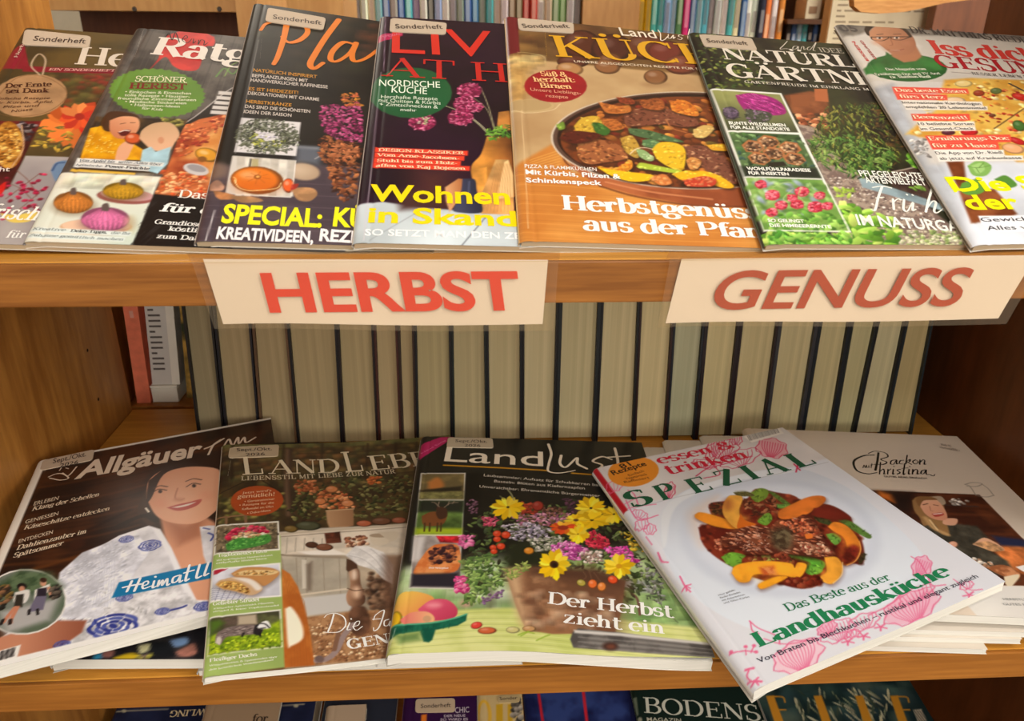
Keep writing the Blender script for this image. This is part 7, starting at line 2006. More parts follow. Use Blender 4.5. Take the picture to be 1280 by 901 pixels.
for x in (124, 150, 188, 206): m.line([(x, 455), (x - 3, 496)], 8, (70, 44, 30))
for p in ([(196, 374), (176, 354), (160, 350)], [(190, 368), (196, 348)], [(222, 376), (250, 356), (290, 352)], [(240, 364), (246, 346)], [(262, 358), (272, 344)]): m.line(p, 5, (150, 130, 110))
m.poly([(72, 518), (306, 520), (300, 784), (52, 774)], (150, 140, 134), mot=(20, .3)); m.poly([(180, 520), (306, 520), (302, 556), (200, 552)], (196, 40, 50), mot=(8, .4))
m.poly([(70, 520), (130, 520), (100, 640), (60, 640)], (206, 200, 196), soft=4)
m.poly([(90, 650), (160, 570), (250, 560), (296, 580), (290, 690), (160, 720), (70, 710)], (206, 112, 56), smooth=True, mot=(12, .4, (226, 150, 90))); m.scatter([(140, 590), (250, 565), (290, 590), (270, 650), (160, 660)], 90, (7, 16), [(90, 50, 46), (140, 80, 50), (60, 36, 40), (180, 110, 70)], 333)
m.poly([(60, 710), (290, 706), (298, 780), (52, 772)], (44, 40, 48), soft=3)
# the bunch: greens first
BUN = [(330, 470), (420, 400), (480, 340), (640, 360), (900, 340), (1110, 400), (1240, 560), (1300, 760), (1180, 860), (1000, 800), (560, 760), (440, 800), (330, 860), (310, 640)]
m.scatter(BUN, 700, (10, 30), [(60, 76, 40), (86, 104, 54), (44, 54, 32), (110, 126, 70), (70, 84, 56), (54, 50, 36)], 334, el=2.6)
m.scatter([(330, 640), (460, 600), (520, 760), (420, 860), (330, 880), (320, 760)], 200, (8, 24), [(130, 160, 84), (160, 186, 110), (100, 130, 66), (80, 110, 56)], 335, el=3)
m.poly([(540, 560), (680, 540), (740, 640), (700, 720), (560, 730), (520, 660)], (36, 40, 26), soft=10, smooth=True)
for sd, (pts, cols, n_, sz, e_) in enumerate((
    ([(330, 340), (380, 340), (390, 400), (350, 430)], [(110, 70, 90), (150, 110, 130)], 30, (6, 12), 2),
    ([(400, 420), (500, 430), (480, 470), (420, 470)], [(206, 80, 110), (176, 60, 90), (226, 130, 150)], 40, (8, 14), 2),
    ([(560, 420), (700, 400), (860, 410), (840, 470), (600, 470)], [(176, 110, 140), (206, 150, 170), (150, 84, 116), (120, 90, 70)], 170, (8, 16), 2),
    ([(510, 470), (640, 450), (760, 480), (740, 540), (560, 550)], [(170, 160, 176), (206, 196, 210), (130, 120, 140), (110, 110, 90)], 200, (6, 12), 1.6),
    ([(640, 540), (800, 520), (820, 580), (680, 600)], [(206, 200, 190), (150, 150, 130), (110, 120, 90), (176, 170, 160)], 150, (5, 10), 1.4),
    ([(820, 330), (900, 340), (930, 400), (850, 420)], [(70, 44, 60), (100, 60, 84), (60, 40, 44)], 60, (8, 18), 2),
    ([(600, 350), (690, 355), (680, 410), (610, 410)], [(150, 50, 36), (186, 76, 50), (120, 36, 30)], 60, (8, 16), 1.6),
    ([(890, 510), (980, 495), (1050, 550), (1040, 590), (940, 570)], [(176, 36, 60), (206, 60, 80), (140, 24, 46)], 130, (10, 20), 3),
    ([(750, 570), (860, 540), (940, 590), (900, 640), (780, 630)], [(186, 70, 150), (214, 110, 180), (150, 50, 120), (230, 150, 200)], 170, (9, 16), 2),
    ([(1020, 580), (1140, 570), (1200, 650), (1100, 660)], [(200, 60, 150), (226, 110, 180), (170, 40, 120)], 120, (9, 16), 2),
    ([(900, 600), (1010, 590), (1010, 650), (920, 660)], [(206, 190, 180), (150, 120, 110), (226, 214, 206), (120, 100, 84)], 110, (6, 11), 1.4),
    ([(1100, 500), (1200, 500), (1240, 600), (1150, 590)], [(206, 170, 40), (170, 130, 30), (226, 196, 80)], 50, (7, 14), 2),
    ([(300, 510), (370, 520), (360, 580), (300, 580)], [(206, 96, 150), (226, 130, 170), (176, 70, 120)], 50, (9, 16), 2),
    ([(270, 720), (330, 730), (340, 810), (280, 800)], [(222, 80, 140), (236, 130, 170), (190, 50, 110)], 60, (9, 18), 2),
    ([(700, 370), (820, 380), (800, 420), (720, 420)], [(96, 60, 50), (140, 96, 80), (70, 44, 40)], 50, (7, 14), 2),
    ([(1180, 640), (1300, 700), (1340, 880), (1230, 830)], [(110, 110, 100), (150, 146, 150), (70, 80, 60)], 90, (7, 16), 2.6))):
    m.scatter(pts, n_, sz, cols, 340 + sd, el=e_)
YE = [(240, 200, 30), (226, 180, 20), (246, 214, 60)]
for cx, cy, r, sq, sd, ce in ((540, 375, 86, .72, 1, None), (955, 380, 90, .6, 2, None), (960, 440, 110, .4, 3, None), (1070, 410, 70, .7, 4, None), (890, 510, 56, .9, 5, (150, 110, 20)), (880, 440, 60, .5, 6, (90, 60, 40))):
    m.petals(cx, cy, r, 15, YE, 3.6, sq, .1, sd, ce, .22)
m.petals(815, 478, 76, 16, [(226, 110, 30), (206, 70, 30), (240, 170, 50)], 3.2, .42, .1, 7, (150, 50, 30), .36)
m.petals(890, 510, 54, 12, YE, 3, .9, .1, 8)
for cx, cy, r in ((486, 510, 22), (530, 516, 24), (486, 538, 20), (466, 580, 18), (505, 574, 22), (470, 600, 18)): m.ball(cx, cy, r, r * .8, (206, 66, 36), hi=.3)
m.ball(645, 596, 26, 18, (206, 130, 40), hi=.3)
m.ball(690, 370, 30, 26, (150, 50, 40), hi=.2)
m.line([(540, 290), (556, 310), (570, 340)], 8, (150, 150, 110)); m.line([(500, 320), (520, 336)], 6, (130, 130, 90)); m.line([(1060, 530), (1110, 500)], 5, (130, 140, 100))
# pot
m.z = (480, 660, 3.048)
m.poly([(460, 160), (560, 150), (760, 170), (920, 200), (905, 320), (880, 400), (640, 412), (540, 400), (500, 300)], (150, 104, 72), soft=1.5, mot=(30, .5, (110, 74, 52)))
m.poly([(460, 160), (520, 156), (560, 400), (530, 396), (498, 300)], (206, 170, 130), soft=8); m.poly([(530, 160), (640, 180), (640, 330), (560, 340)], (176, 132, 96), soft=16, mot=(16, .5, (130, 90, 64)))
m.poly([(780, 200), (920, 205), (890, 400), (780, 400)], (104, 70, 52), soft=20); m.poly([(560, 150), (800, 150), (910, 190), (900, 220), (700, 200), (560, 180)], (84, 56, 42), soft=10)
m.scatter([(500, 240), (880, 260), (860, 390), (560, 390)], 120, (6, 22), [(186, 150, 116), (120, 80, 58), (96, 64, 48), (206, 176, 146)], 361, soft=5, op=.5)
m.petals(648, 140, 66, 16, YE, 3.2, .86, .1, 9, (70, 40, 24), .26); m.ell(650, 142, 9, 8, (36, 24, 20)); m.petals(895, 145, 58, 14, YE, 3.2, .8, .1, 10, (206, 150, 30), .2)
m.scatter([(460, 160), (540, 130), (560, 160), (500, 190), (470, 200)], 40, (8, 20), [(160, 170, 90), (120, 140, 70)], 362, el=3)
for p in ([(780, 160), (790, 190), (792, 200)], [(760, 168), (770, 186), (756, 200)], [(800, 170), (822, 200), (830, 212)], [(820, 160), (850, 180), (870, 190)]): m.line(p, 4, (110, 80, 60))
for cx, cy, rx, ry, c in ((752, 210, 18, 13, (176, 160, 70)), (795, 214, 18, 18, (226, 110, 50)), (830, 224, 17, 18, (222, 130, 60)), (872, 197, 20, 16, (220, 80, 40))): m.ball(cx, cy, rx, ry, c, 15, hi=.35)
m.line([(430, 250), (400, 280), (370, 292)], 5, (150, 110, 150)); m.scatter([(370, 270), (460, 240), (450, 270), (380, 300)], 26, (4, 9), [(140, 100, 150), (110, 84, 110)], 363)
m.line([(1040, 250), (1060, 300), (1120, 360)], 4, (90, 100, 70))
# bowl of fruit
m.poly([(36, 300), (60, 250), (120, 242), (190, 268), (170, 320), (100, 336), (40, 330)], (240, 196, 90), smooth=True, grad=((60, 260), (160, 330), (226, 140, 80)))
m.poly([(130, 310), (180, 276), (240, 276), (278, 310), (270, 344), (210, 356), (150, 350)], (222, 90, 120), smooth=True, grad=((180, 280), (260, 350), (190, 60, 90))); m.ell(190, 296, 26, 10, (240, 150, 160), soft=5)
m.ball(36, 345, 34, 34, (236, 190, 40), hi=.3); m.poly([(60, 350), (100, 324), (160, 320), (190, 340), (180, 362), (80, 366)], (226, 120, 110), smooth=True, grad=((70, 350), (180, 340), (240, 180, 130)))
m.ell(164, 348, 16, 12, (206, 160, 120))
m.poly([(10, 372), (180, 366), (270, 350), (316, 334), (312, 360), (280, 378), (196, 392), (184, 430), (170, 440), (150, 436), (136, 396), (60, 404), (30, 416), (4, 420)], (30, 110, 84), smooth=False, soft=1.2, mot=(8, .3, (20, 84, 66)))
m.line([(14, 370), (180, 364), (270, 348), (314, 334)], 8, (84, 170, 136)); m.poly([(40, 408), (136, 398), (140, 430), (60, 440)], (110, 140, 80), soft=5)
for k in range(12): m.line([(30 + k * 20, 380 - k), (26 + k * 20, 398 - k)], 3, (20, 80, 62), op=.7)
m.ball(352, 380, 22, 14, (222, 70, 60), -10, hi=.3); m.ball(392, 402, 36, 14, (206, 100, 60), 0, hi=.35); m.ball(490, 400, 26, 13, (206, 196, 130), hi=.3); m.ball(552, 394, 26, 12, (196, 150, 100), hi=.3)
for p in ([(510, 420), (540, 408), (570, 412)], [(520, 424), (550, 404)], [(580, 440), (610, 424), (630, 416)]): m.line(p, 6, (150, 180, 60))
# weathered plank in front
m.poly([(718, 402), (740, 386), (900, 398), (1240, 440), (1275, 495), (900, 470), (720, 462), (708, 430)], (120, 116, 112), soft=1.2, mot=(16, .5, (80, 76, 74)))
m.poly([(722, 392), (900, 400), (1240, 436), (1244, 446), (900, 412), (726, 404)], (206, 202, 196), soft=1.5)
for k in range(6): m.line([(740, 410 + k * 9), (980, 426 + k * 9), (1250, 456 + k * 7)], 4, [(80, 76, 74), (160, 156, 150)][k % 2], op=.6)
m.ell(862, 452, 30, 17, (70, 48, 42), soft=3); m.ell(864, 453, 16, 9, (110, 66, 52), soft=2)
m.line([(14, 466), (44, 380)], 3, (226, 236, 220), op=.7)
T = m.text
T('headline', 'Der Herbst', (620, 292), (1104, 342), 46, (250, 248, 240), 'serif', thick=.18, thin=.06); T('headline', 'zieht ein', (682, 366), (1072, 404), 46, (250, 248, 240), 'serif', thick=.18, thin=.06)
T('teaser_text', 'Unser Herbstgebäck', (170, 156), (246, 158), 8, (240, 236, 230), bold=.01)
m.z = (500, 540, 4.0)
Mt = (232, 218, 194)
T('masthead', 'Land', (220, 146), (716, 172), 72, Mt, bold=.004)
m.brush('masthead', [(742, 62), (756, 110), (744, 160), (742, 196), (790, 206), (850, 198), (876, 192)], 17, Mt, .25, w_end=.5)
m.brush('masthead', [(806, 118), (800, 158), (830, 176), (884, 130), (888, 160), (934, 184)], 17, Mt, .2); m.brush('masthead', [(1058, 138), (1010, 124), (964, 146), (1010, 166), (990, 190)], 15, Mt, .2)
m.brush('masthead', [(1074, 82), (1088, 140), (1090, 190)], 17, Mt, .1); m.brush('masthead', [(1030, 128), (1150, 120)], 12, Mt)
m.line([(220, 165), (500, 178), (740, 192)], 13, (206, 146, 30), smooth=False); m.line([(860, 205), (1100, 222), (1400, 240)], 13, (206, 146, 30), smooth=False)
Sm = (206, 196, 180)
for tx, a, b in (('Laubsammler: Aufsatz für Schubkarren bauen', (418, 222), (1040, 276)), ('Basteln: Blüten aus Kiefernzapfen', (470, 252), (924, 288)), ('Unverzichtbar: Ehrenamtliche Bürgermeister', (396, 278), (1000, 326))): T('teaser_text', tx, a, b, 14, Sm, bold=.004)
m.poly([(104, 60), (200, 26), (266, 24), (250, 40), (100, 134), (92, 110)], (186, 30, 96)); T('teaser_text', 'Neue Serie', (112, 108), (232, 44), 12, (226, 120, 170), shear=.1)
m.sticker([(240, 30), (462, 34), (468, 82), (232, 78)], [('Sept./Okt.', (276, 54), (436, 58), 13), ('2026', (322, 76), (402, 78), 12)], col=(188, 172, 146))
m.build(1.0)

# ---- the recipe special
b4 = lambda u, t: 0.0022 * smooth01((u - .55) / .45) * smooth01((t - .6) / .4)
m = lower('magazine', 'white recipe special with plate of braised meat and pumpkin, overhanging the lower shelf',
          low([(942, 862, .031), (1256, 730, .0385), (741, 586, .032), (978, 534, .040)]), .0074, (222, 224, 232), bend=b4, spine=(232, 230, 226))
m.z = (740, 530, 4.0)
m.poly([(0, 220), (960, 10), (1260, 150), (100, 440)], (214, 208, 206), soft=3, mot=(60, .05))
m.poly([(310, 400), (560, 320), (900, 230), (1300, 180), (1300, 420), (420, 520)], (170, 176, 186), soft=30, op=.0)
uvl = np.array([[0, 0], [6, 0], [6, m.ny * .26], [0, m.ny * .26]], float)
m.poly([], (190, 30, 44), pre=uvl)
# plate
m.poly([(380, 390), (500, 318), (800, 240), (1010, 218), (1180, 270), (1330, 350), (1500, 490), (1640, 640), (1690, 760), (1600, 850), (1400, 930), (1100, 1030), (860, 1040), (620, 940), (430, 780), (350, 600), (345, 460)], (206, 212, 224), smooth=True, soft=1.5, grad=((500, 300), (1000, 1000), (226, 234, 244)))
m.poly([(380, 390), (520, 312), (800, 240), (1010, 218), (1000, 240), (700, 290), (480, 370), (400, 450), (370, 600), (350, 600), (345, 460)], (226, 230, 236), smooth=True, soft=2)
m.z = (840, 600, 4.571)
m.ell(620, 330, 560, 330, (190, 198, 214), rot=4, soft=10, op=.8); m.ell(620, 326, 530, 310, (216, 222, 234), rot=4, soft=12)
m.poly([(120, 300), (110, 180), (260, 90), (200, 170), (150, 250), (170, 380)], (222, 196, 176), soft=12, smooth=True, op=.7)
# sauce
SA = [(150, 270), (230, 230), (210, 140), (300, 120), (420, 110), (480, 50), (600, 70), (700, 90), (760, 130), (900, 140), (1010, 200), (1040, 260), (1080, 330), (1100, 430), (1080, 480), (980, 480), (860, 590), (740, 620), (600, 590), (480, 560), (280, 460), (180, 370)]
m.poly(SA, (96, 30, 22), smooth=True, soft=1.5, mot=(14, .5, (130, 50, 32)))
m.scatter(SA, 160, (8, 22), [(120, 44, 28), (80, 24, 18), (150, 66, 40), (60, 18, 14), (96, 40, 26)], 371, soft=2)
m.scatter([(220, 340), (380, 330), (380, 400), (260, 400)], 40, (8, 20), [(170, 96, 70), (140, 66, 44), (200, 130, 100)], 372, el=1.5)
m.scatter([(410, 110), (600, 90), (620, 200), (430, 210)], 90, (10, 26), [(90, 44, 30), (130, 76, 50), (60, 30, 24), (166, 110, 76)], 373, el=2.4)
m.scatter([(220, 130), (290, 130), (280, 200), (220, 190)], 36, (8, 20), [(70, 40, 26), (110, 70, 40), (50, 30, 20)], 374, el=1.6)
def leaf(pts, c=(88, 128, 46)):
    m.poly(pts, c, smooth=True); q = np.array(pts, float); ctr = q.mean(0)
    m.poly([tuple(ctr + (p - ctr) * .55 + (-3, -4)) for p in q], tuple(min(255, int(v * 1.14)) for v in c), smooth=True, soft=6)
    m.scatter(pts, 16, (5, 16), [tuple(int(v * f) for v in c) for f in (.55, .75, 1.2)], int(abs(q[0, 0])), el=3, soft=1, op=.8)
leaf([(440, 80), (500, 46), (550, 60), (540, 100), (490, 126), (460, 110)], (110, 136, 50)); leaf([(548, 66), (580, 70), (680, 140), (640, 136)], (84, 106, 44)); leaf([(350, 70), (430, 66), (470, 90), (380, 90)], (96, 90, 50)); leaf([(600, 140), (670, 140), (690, 160), (610, 160)], (90, 140, 60))
leaf([(500, 220), (550, 186), (572, 220), (540, 258), (490, 240)], (104, 148, 52)); leaf([(280, 440), (340, 412), (420, 430), (400, 450), (390, 490), (330, 490)], (104, 156, 52)); leaf([(640, 420), (720, 420), (860, 460), (870, 500), (800, 540), (760, 520), (790, 470)], (84, 150, 50))
leaf([(880, 310), (930, 304), (966, 340), (930, 370)], (100, 150, 60)); leaf([(950, 230), (1010, 230), (1100, 290), (1140, 320), (1120, 334), (1040, 290)], (84, 116, 50)); leaf([(800, 200), (900, 230), (920, 260), (840, 240)], (60, 66, 36)); leaf([(1060, 430), (1100, 416), (1100, 450), (1070, 480)], (60, 56, 34))
leaf([(640, 420), (690, 400), (720, 420), (660, 450)], (90, 150, 60)); leaf([(780, 510), (840, 490), (860, 520), (800, 545)], (110, 170, 60))
m.scatter([(440, 440), (570, 430), (690, 440), (690, 480), (460, 476)], 60, (8, 18), [(140, 160, 70), (176, 180, 90), (150, 80, 50), (110, 50, 34)], 375)
def pump(pts, c, rind, w=0):
    m.poly([(x + 4, y + 9) for x, y in pts], (70, 24, 16), smooth=True, soft=5, op=.6); m.poly(pts, c, smooth=True, soft=.8, mot=(16, .12))
    q = np.array(pts, float); ctr = q.mean(0); m.poly([tuple(ctr + (p - ctr) * .6 + (-4, -6)) for p in q], tuple(min(255, int(v * 1.1)) for v in c), smooth=True, soft=8, op=.8)
pump([(130, 196), (170, 184), (300, 220), (370, 262), (356, 280), (240, 262), (140, 220)], (226, 140, 40), 0)
pump([(300, 120), (330, 88), (390, 90), (404, 110), (384, 170), (400, 220), (470, 250), (440, 270), (366, 276), (300, 210), (288, 160)], (222, 160, 66), 0)
m.poly([(392, 190), (420, 230), (480, 252), (440, 272), (372, 274)], (206, 104, 32), smooth=True); m.ell(320, 140, 26, 30, (140, 60, 40), soft=8, op=.6)
pump([(606, 180), (640, 160), (780, 96), (866, 92), (868, 130), (760, 200), (660, 224), (610, 214)], (214, 116, 44), 0)
pump([(810, 160), (900, 150), (1000, 196), (1016, 220), (900, 220), (800, 200)], (110, 36, 26), 0)
pump([(890, 266), (930, 238), (1000, 262), (1060, 330), (1080, 400), (1050, 460), (990, 486), (970, 460), (1000, 400), (980, 330), (920, 290)], (222, 130, 44), 0)
m.poly([(980, 390), (1040, 370), (1076, 400), (1050, 460), (990, 484), (966, 450)], (110, 36, 26), smooth=True, soft=4, mot=(8, .4)); m.line([(1070, 350), (1078, 400), (1050, 460), (1000, 486)], 5, (236, 170, 90))
# meat
MT = [(280, 330), (340, 290), (460, 262), (560, 270), (600, 230), (700, 220), (760, 196), (820, 240), (860, 320), (920, 400), (930, 430), (840, 440), (740, 430), (640, 420), (540, 424), (420, 420), (400, 390), (300, 380)]
m.poly([(x + 6, y + 12) for x, y in MT], (46, 16, 12), smooth=True, soft=6); m.poly(MT, (124, 66, 44), smooth=True, mot=(12, .6, (84, 38, 28)))
m.scatter(MT, 330, (8, 24), [(150, 86, 60), (100, 48, 34), (176, 112, 84), (70, 32, 24), (196, 140, 112), (120, 60, 40)], 376, el=2.8, ang=(20, 70))
m.poly([(560, 290), (640, 270), (690, 300), (680, 380), (620, 400), (570, 360)], (66, 50, 36), soft=6, smooth=True, mot=(6, .5, (110, 96, 70)))
m.scatter([(620, 240), (760, 220), (840, 280), (820, 330), (720, 310)], 60, (8, 18), [(190, 96, 60), (220, 130, 90), (140, 60, 40)], 377, el=1.6)
m.scatter([(730, 370), (860, 360), (910, 410), (760, 424)], 60, (7, 16), [(206, 160, 130), (170, 116, 90), (150, 70, 56), (226, 190, 160)], 378, el=1.8)
m.poly([(756, 310), (790, 306), (806, 326), (770, 336)], (226, 120, 50), smooth=True)
m.scatter([(300, 300), (560, 280), (560, 400), (420, 410)], 60, (4, 9), [(236, 214, 200), (206, 160, 140)], 379, el=3, op=.7); m.scatter([(600, 420), (680, 430), (660, 480), (590, 470)], 30, (8, 18), [(130, 60, 40), (96, 40, 28)], 380)
pump([(340, 530), (360, 490), (440, 468), (560, 462), (680, 476), (700, 500), (720, 470), (770, 486), (730, 556), (640, 546), (560, 540), (470, 540), (440, 580), (380, 580)], (238, 160, 44), 0)
m.poly([(500, 500), (580, 490), (600, 540), (520, 545)], (196, 90, 46), soft=4, mot=(6, .5, (226, 140, 80))); pump([(490, 610), (500, 590), (600, 550), (660, 556), (560, 606), (510, 622)], (240, 160, 40), 0)
pump([(870, 440), (940, 440), (974, 490), (960, 550), (910, 594), (850, 572), (846, 550), (884, 520)], (232, 160, 56), 0); m.line([(974, 470), (970, 540), (920, 590)], 5, (246, 206, 140))
m.scatter([(640, 570), (760, 560), (840, 550), (850, 590), (740, 612)], 60, (8, 22), [(110, 40, 26), (84, 26, 18), (140, 66, 44)], 381)
# pink drawn flowers
PK = (226, 104, 146); PKd = (206, 40, 84)
def curl(pts, w=7, c=PK): m.line(pts, w, c)
m.z = (850, 690, 3.048)
def scribble(cx, cy, rx, ry, rot, n, c=PK, sd=0, fill=None):
    if fill: m.ell(cx, cy, rx, ry, fill, rot, op=.75)
    cs, sn = math.cos(R_(rot)), math.sin(R_(rot))
    def P(x, y): return (cx + x * rx * cs - y * ry * sn, cy + x * rx * sn + y * ry * cs)
    m.line([P(math.cos(R_(a)) * (1 + .1 * math.sin(R_(a * 7))), math.sin(R_(a)) * (1 + .1 * math.sin(R_(a * 7)))) for a in range(0, 361, 12)], 5, c, smooth=False)
    for k in range(n):
        x = -0.8 + 1.6 * (k + .5) / n
        m.line([P(x * .3, .9), P(x * .9, .1), P(x, -.6)], 3.4, c)
scribble(920, 60, 36, 42, 20, 6, PK, fill=(240, 170, 196)); scribble(880, 210, 110, 56, -24, 12, PK, fill=(240, 176, 200)); scribble(700, 265, 60, 30, -20, 6); scribble(900, 165, 70, 26, -26, 7)
scribble(600, 300, 70, 40, -24, 8); scribble(450, 395, 100, 56, -24, 12, PK, fill=(244, 196, 212)); scribble(560, 290, 40, 22, -30, 5, PK, fill=(240, 180, 204))
for bx, by in ((765, 285), (1100, 170), (640, 340), (700, 320)):
    for q in range(5): curl([(bx, by), (bx + 24 * math.cos(R_(q * 72 + 20)), by + 14 * math.sin(R_(q * 72 + 20)))], 7)
curl([(265, 262), (300, 290), (370, 320), (380, 350)], 6); curl([(268, 264), (276, 300), (300, 310)], 6); curl([(190, 385), (240, 376), (290, 380)], 6)
for x, y in ((195, 378), (250, 360), (282, 356), (290, 380)): m.ell(x, y, 8, 6, PK)
curl([(250, 372), (252, 390)], 5); curl([(270, 382), (282, 358)], 5)
curl([(250, 448), (280, 440)], 10); curl([(262, 450), (256, 470), (276, 490), (310, 494)], 6)
for q in range(5): curl([(286, 490), (286 + 26 * math.cos(R_(q * 60 - 60)), 490 + 16 * math.sin(R_(q * 60 - 60)))], 7)
curl([(320, 330), (400, 350), (520, 330), (640, 300)], 5); curl([(1040, 110), (1100, 150), (1150, 150)], 5); scribble(1090, 135, 26, 14, -20, 3)
curl([(880, 20), (910, 40), (940, 90), (960, 130), (1010, 130)], 6); curl([(720, 240), (800, 200), (840, 160)], 5); scribble(660, 310, 26, 14, -20, 3)
curl([(0, 92), (20, 130), (40, 150)], 8)
for q in range(4): curl([(22, 128), (22 + 20 * math.cos(R_(q * 50 - 20)), 128 + 18 * math.sin(R_(q * 50 - 20)))], 7)
m.z = (740, 530, 4.0)
scribble(650, 130, 84, 52, -16, 9, PKd); scribble(900, 120, 76, 48, 10, 9, PKd, fill=(226, 150, 160)); scribble(620, 110, 40, 60, 10, 5, PKd); scribble(560, 200, 60, 22, 10, 5, PKd); scribble(740, 170, 100, 40, -18, 7, PKd); scribble(720, 80, 30, 24, 0, 4, PKd)
curl([(520, 260), (580, 220), (660, 200), (800, 160)], 7, PKd); curl([(600, 200), (640, 250), (560, 270)], 6, PKd)
scribble(110, 310, 40, 26, -10, 3); scribble(250, 500, 34, 26, -10, 3); scribble(290, 525, 30, 26, 0, 3); curl([(170, 380), (200, 440), (240, 480), (330, 455)], 7); curl([(180, 420), (240, 410), (320, 400)], 6); curl([(230, 400), (210, 350), (180, 330)], 7); scribble(240, 450, 40, 20, 20, 4)
curl([(160, 400), (200, 380), (240, 360)], 5); scribble(390, 330, 26, 40, 10, 4, PKd); curl([(1010, 200), (1040, 230)], 10, PKd); curl([(1030, 200), (1020, 240)], 8, PKd); curl([(270, 560), (300, 600)], 5)
curl([(330, 640), (350, 680), (380, 690)], 8)
m.poly([(758, 62), (930, 14), (960, 46), (800, 92)], (232, 226, 218))
for k in range(20):
    x = 776 + k * 7.6; y = 58 - k * 2.1
    m.line([(x, y), (x + 14, y + 24)], [3, 5, 2, 4][k % 4], (60, 54, 54), smooth=False)
m.ell(207, 238, 128, 74, (226, 140, 40), rot=-6)
T = m.text
K_ = (60, 40, 24)
T('badge_text', '81', (150, 224), (200, 206), 26, K_, bold=.02); T('badge_text', 'Rezepte', (108, 256), (276, 206), 26, K_, bold=.02)
for k, tx in enumerate(('Einfach', 'Vegetarisch', 'Raffiniert')): T('badge_text', tx, (176 - k * 6 if k else 186, 262 + k * 17), (262 + k * 14, 238 + k * 17), 12, (110, 64, 30))
RD = (202, 30, 58)
T('masthead', 'essen &', (340, 200), (720, 116), 44, RD, 'serif', thick=.19); T('masthead', 'trinken', (382, 254), (790, 166), 50, RD, 'serif', thick=.19)
GR = (24, 84, 56)
for ch, a, b, cap in (('S', (196, 420), (310, 392), 84), ('P', (352, 384), (440, 362), 84), ('E', (514, 350), (614, 326), 82), ('Z', (662, 312), (760, 288), 84), ('I', (800, 282), (850, 268), 84), ('A', (884, 256), (990, 232), 84), ('L', (1034, 222), (1132, 196), 84)):
    T('masthead#s', ch, a, b, cap, GR, 'serif', thick=.24, thin=.06)
m.line([(152, 436), (420, 366), (800, 278), (1180, 190)], 3, (150, 150, 150), smooth=False, op=.6)
m.z = (850, 690, 3.048)
Gm = (36, 128, 84)
T('headline', 'Das Beste aus der', (410, 228), (806, 106), 34, (30, 116, 76), 'serif', thick=.15, thin=.07)
T('headline', 'Landhausküche', (300, 364), (1034, 92), 64, Gm, 'serif', thick=.24, thin=.07)
T('headline', 'Von Braten bis Blechkuchen – rustikal und elegant zugleich', (302, 424), (1136, 106), 22, (50, 50, 66), bold=.006)
m.z = (840, 600, 4.571)
for k, tx in enumerate(('Hier gefüllt:', 'Rinder-Rouladen', 'mit Ackerbohnen', 'und Ofen-Kürbis')): T('teaser_text', tx, (268 + k * 10, 664 + k * 15), (366 + k * 26 if k else 364, 632 + k * 13), 12, (110, 116, 126))
m.build(1.0)

# ---- the baking magazine
m = lower('magazine', 'beige baking magazine with photo of woman in dark dress, at the right panel',
          low([(1042.7, 761.5, .0270), (1436.6, 779.1, .0245), (928.8, 534.9, .0235), (1196.1, 545.2, .0212)]), .0062, (222, 206, 188), spine=(226, 214, 200))
m.z = (1040, 540, 4.096)
m.poly([(180, 296), (755, 320), (1110, 680), (1140, 790), (640, 780)], (96, 52, 32), mot=(26, .4, (64, 34, 24)))
for k in range(9): m.line([(380 + k * 10, 322 + k * 30), (700, 326 + k * 32), (735 + k * 31, 330 + k * 32)], 14, [(120, 66, 40), (70, 38, 26), (50, 28, 20)][k % 3], op=.6, soft=3)
m.poly([(200, 300), (420, 310), (400, 420), (300, 380)], (40, 26, 22), soft=8); m.line([(560, 372), (750, 382)], 9, (60, 50, 48)); m.scatter([(610, 340), (700, 345), (690, 372), (610, 370)], 20, (7, 14), [(150, 140, 130), (90, 80, 74), (206, 196, 186)], 391)
m.poly([(800, 560), (1000, 580), (1200, 640), (1200, 800), (900, 700)], (196, 112, 60), soft=3, mot=(14, .3)); m.poly([(820, 530), (980, 550), (1020, 590), (860, 580)], (40, 44, 70), soft=4)
m.poly([(240, 300), (300, 320), (320, 360), (230, 330)], (206, 110, 40), soft=6)
# woman
m.poly([(450, 470), (520, 450), (640, 470), (740, 480), (800, 540), (780, 590), (900, 660), (960, 760), (740, 700), (600, 600), (540, 540)], (66, 62, 52), smooth=False, soft=3, mot=(10, .3))
m.poly([(410, 350), (440, 330), (520, 335), (570, 370), (580, 440), (600, 520), (560, 520), (520, 470), (470, 480), (450, 440), (420, 400)], (150, 112, 70), smooth=True, soft=1.5); m.poly([(500, 330), (560, 330), (582, 366), (540, 370)], (170, 150, 126), smooth=True)
m.poly([(570, 440), (640, 444), (630, 476), (570, 470)], (214, 160, 130), smooth=True)
m.poly([(436, 350), (480, 336), (540, 350), (580, 400), (590, 440), (560, 452), (510, 440), (470, 410)], (222, 168, 136), smooth=True, grad=((450, 350), (580, 440), (206, 140, 110)))
m.poly([(428, 350), (440, 332), (500, 330), (540, 346), (470, 350), (448, 380)], (130, 92, 56), smooth=True)
m.line([(466, 372), (490, 366)], 5, (90, 56, 40)); m.line([(520, 372), (544, 376)], 5, (90, 56, 40)); m.line([(500, 380), (506, 402), (518, 404)], 4, (176, 116, 90))
m.poly([(510, 418), (560, 412), (572, 424), (530, 434)], (176, 70, 60), smooth=True); m.line([(520, 420), (562, 416)], 6, (244, 236, 228))
m.line([(480, 440), (520, 490), (590, 524)], 26, (190, 150, 100), soft=2); m.line([(500, 450), (540, 500)], 10, (222, 190, 140))
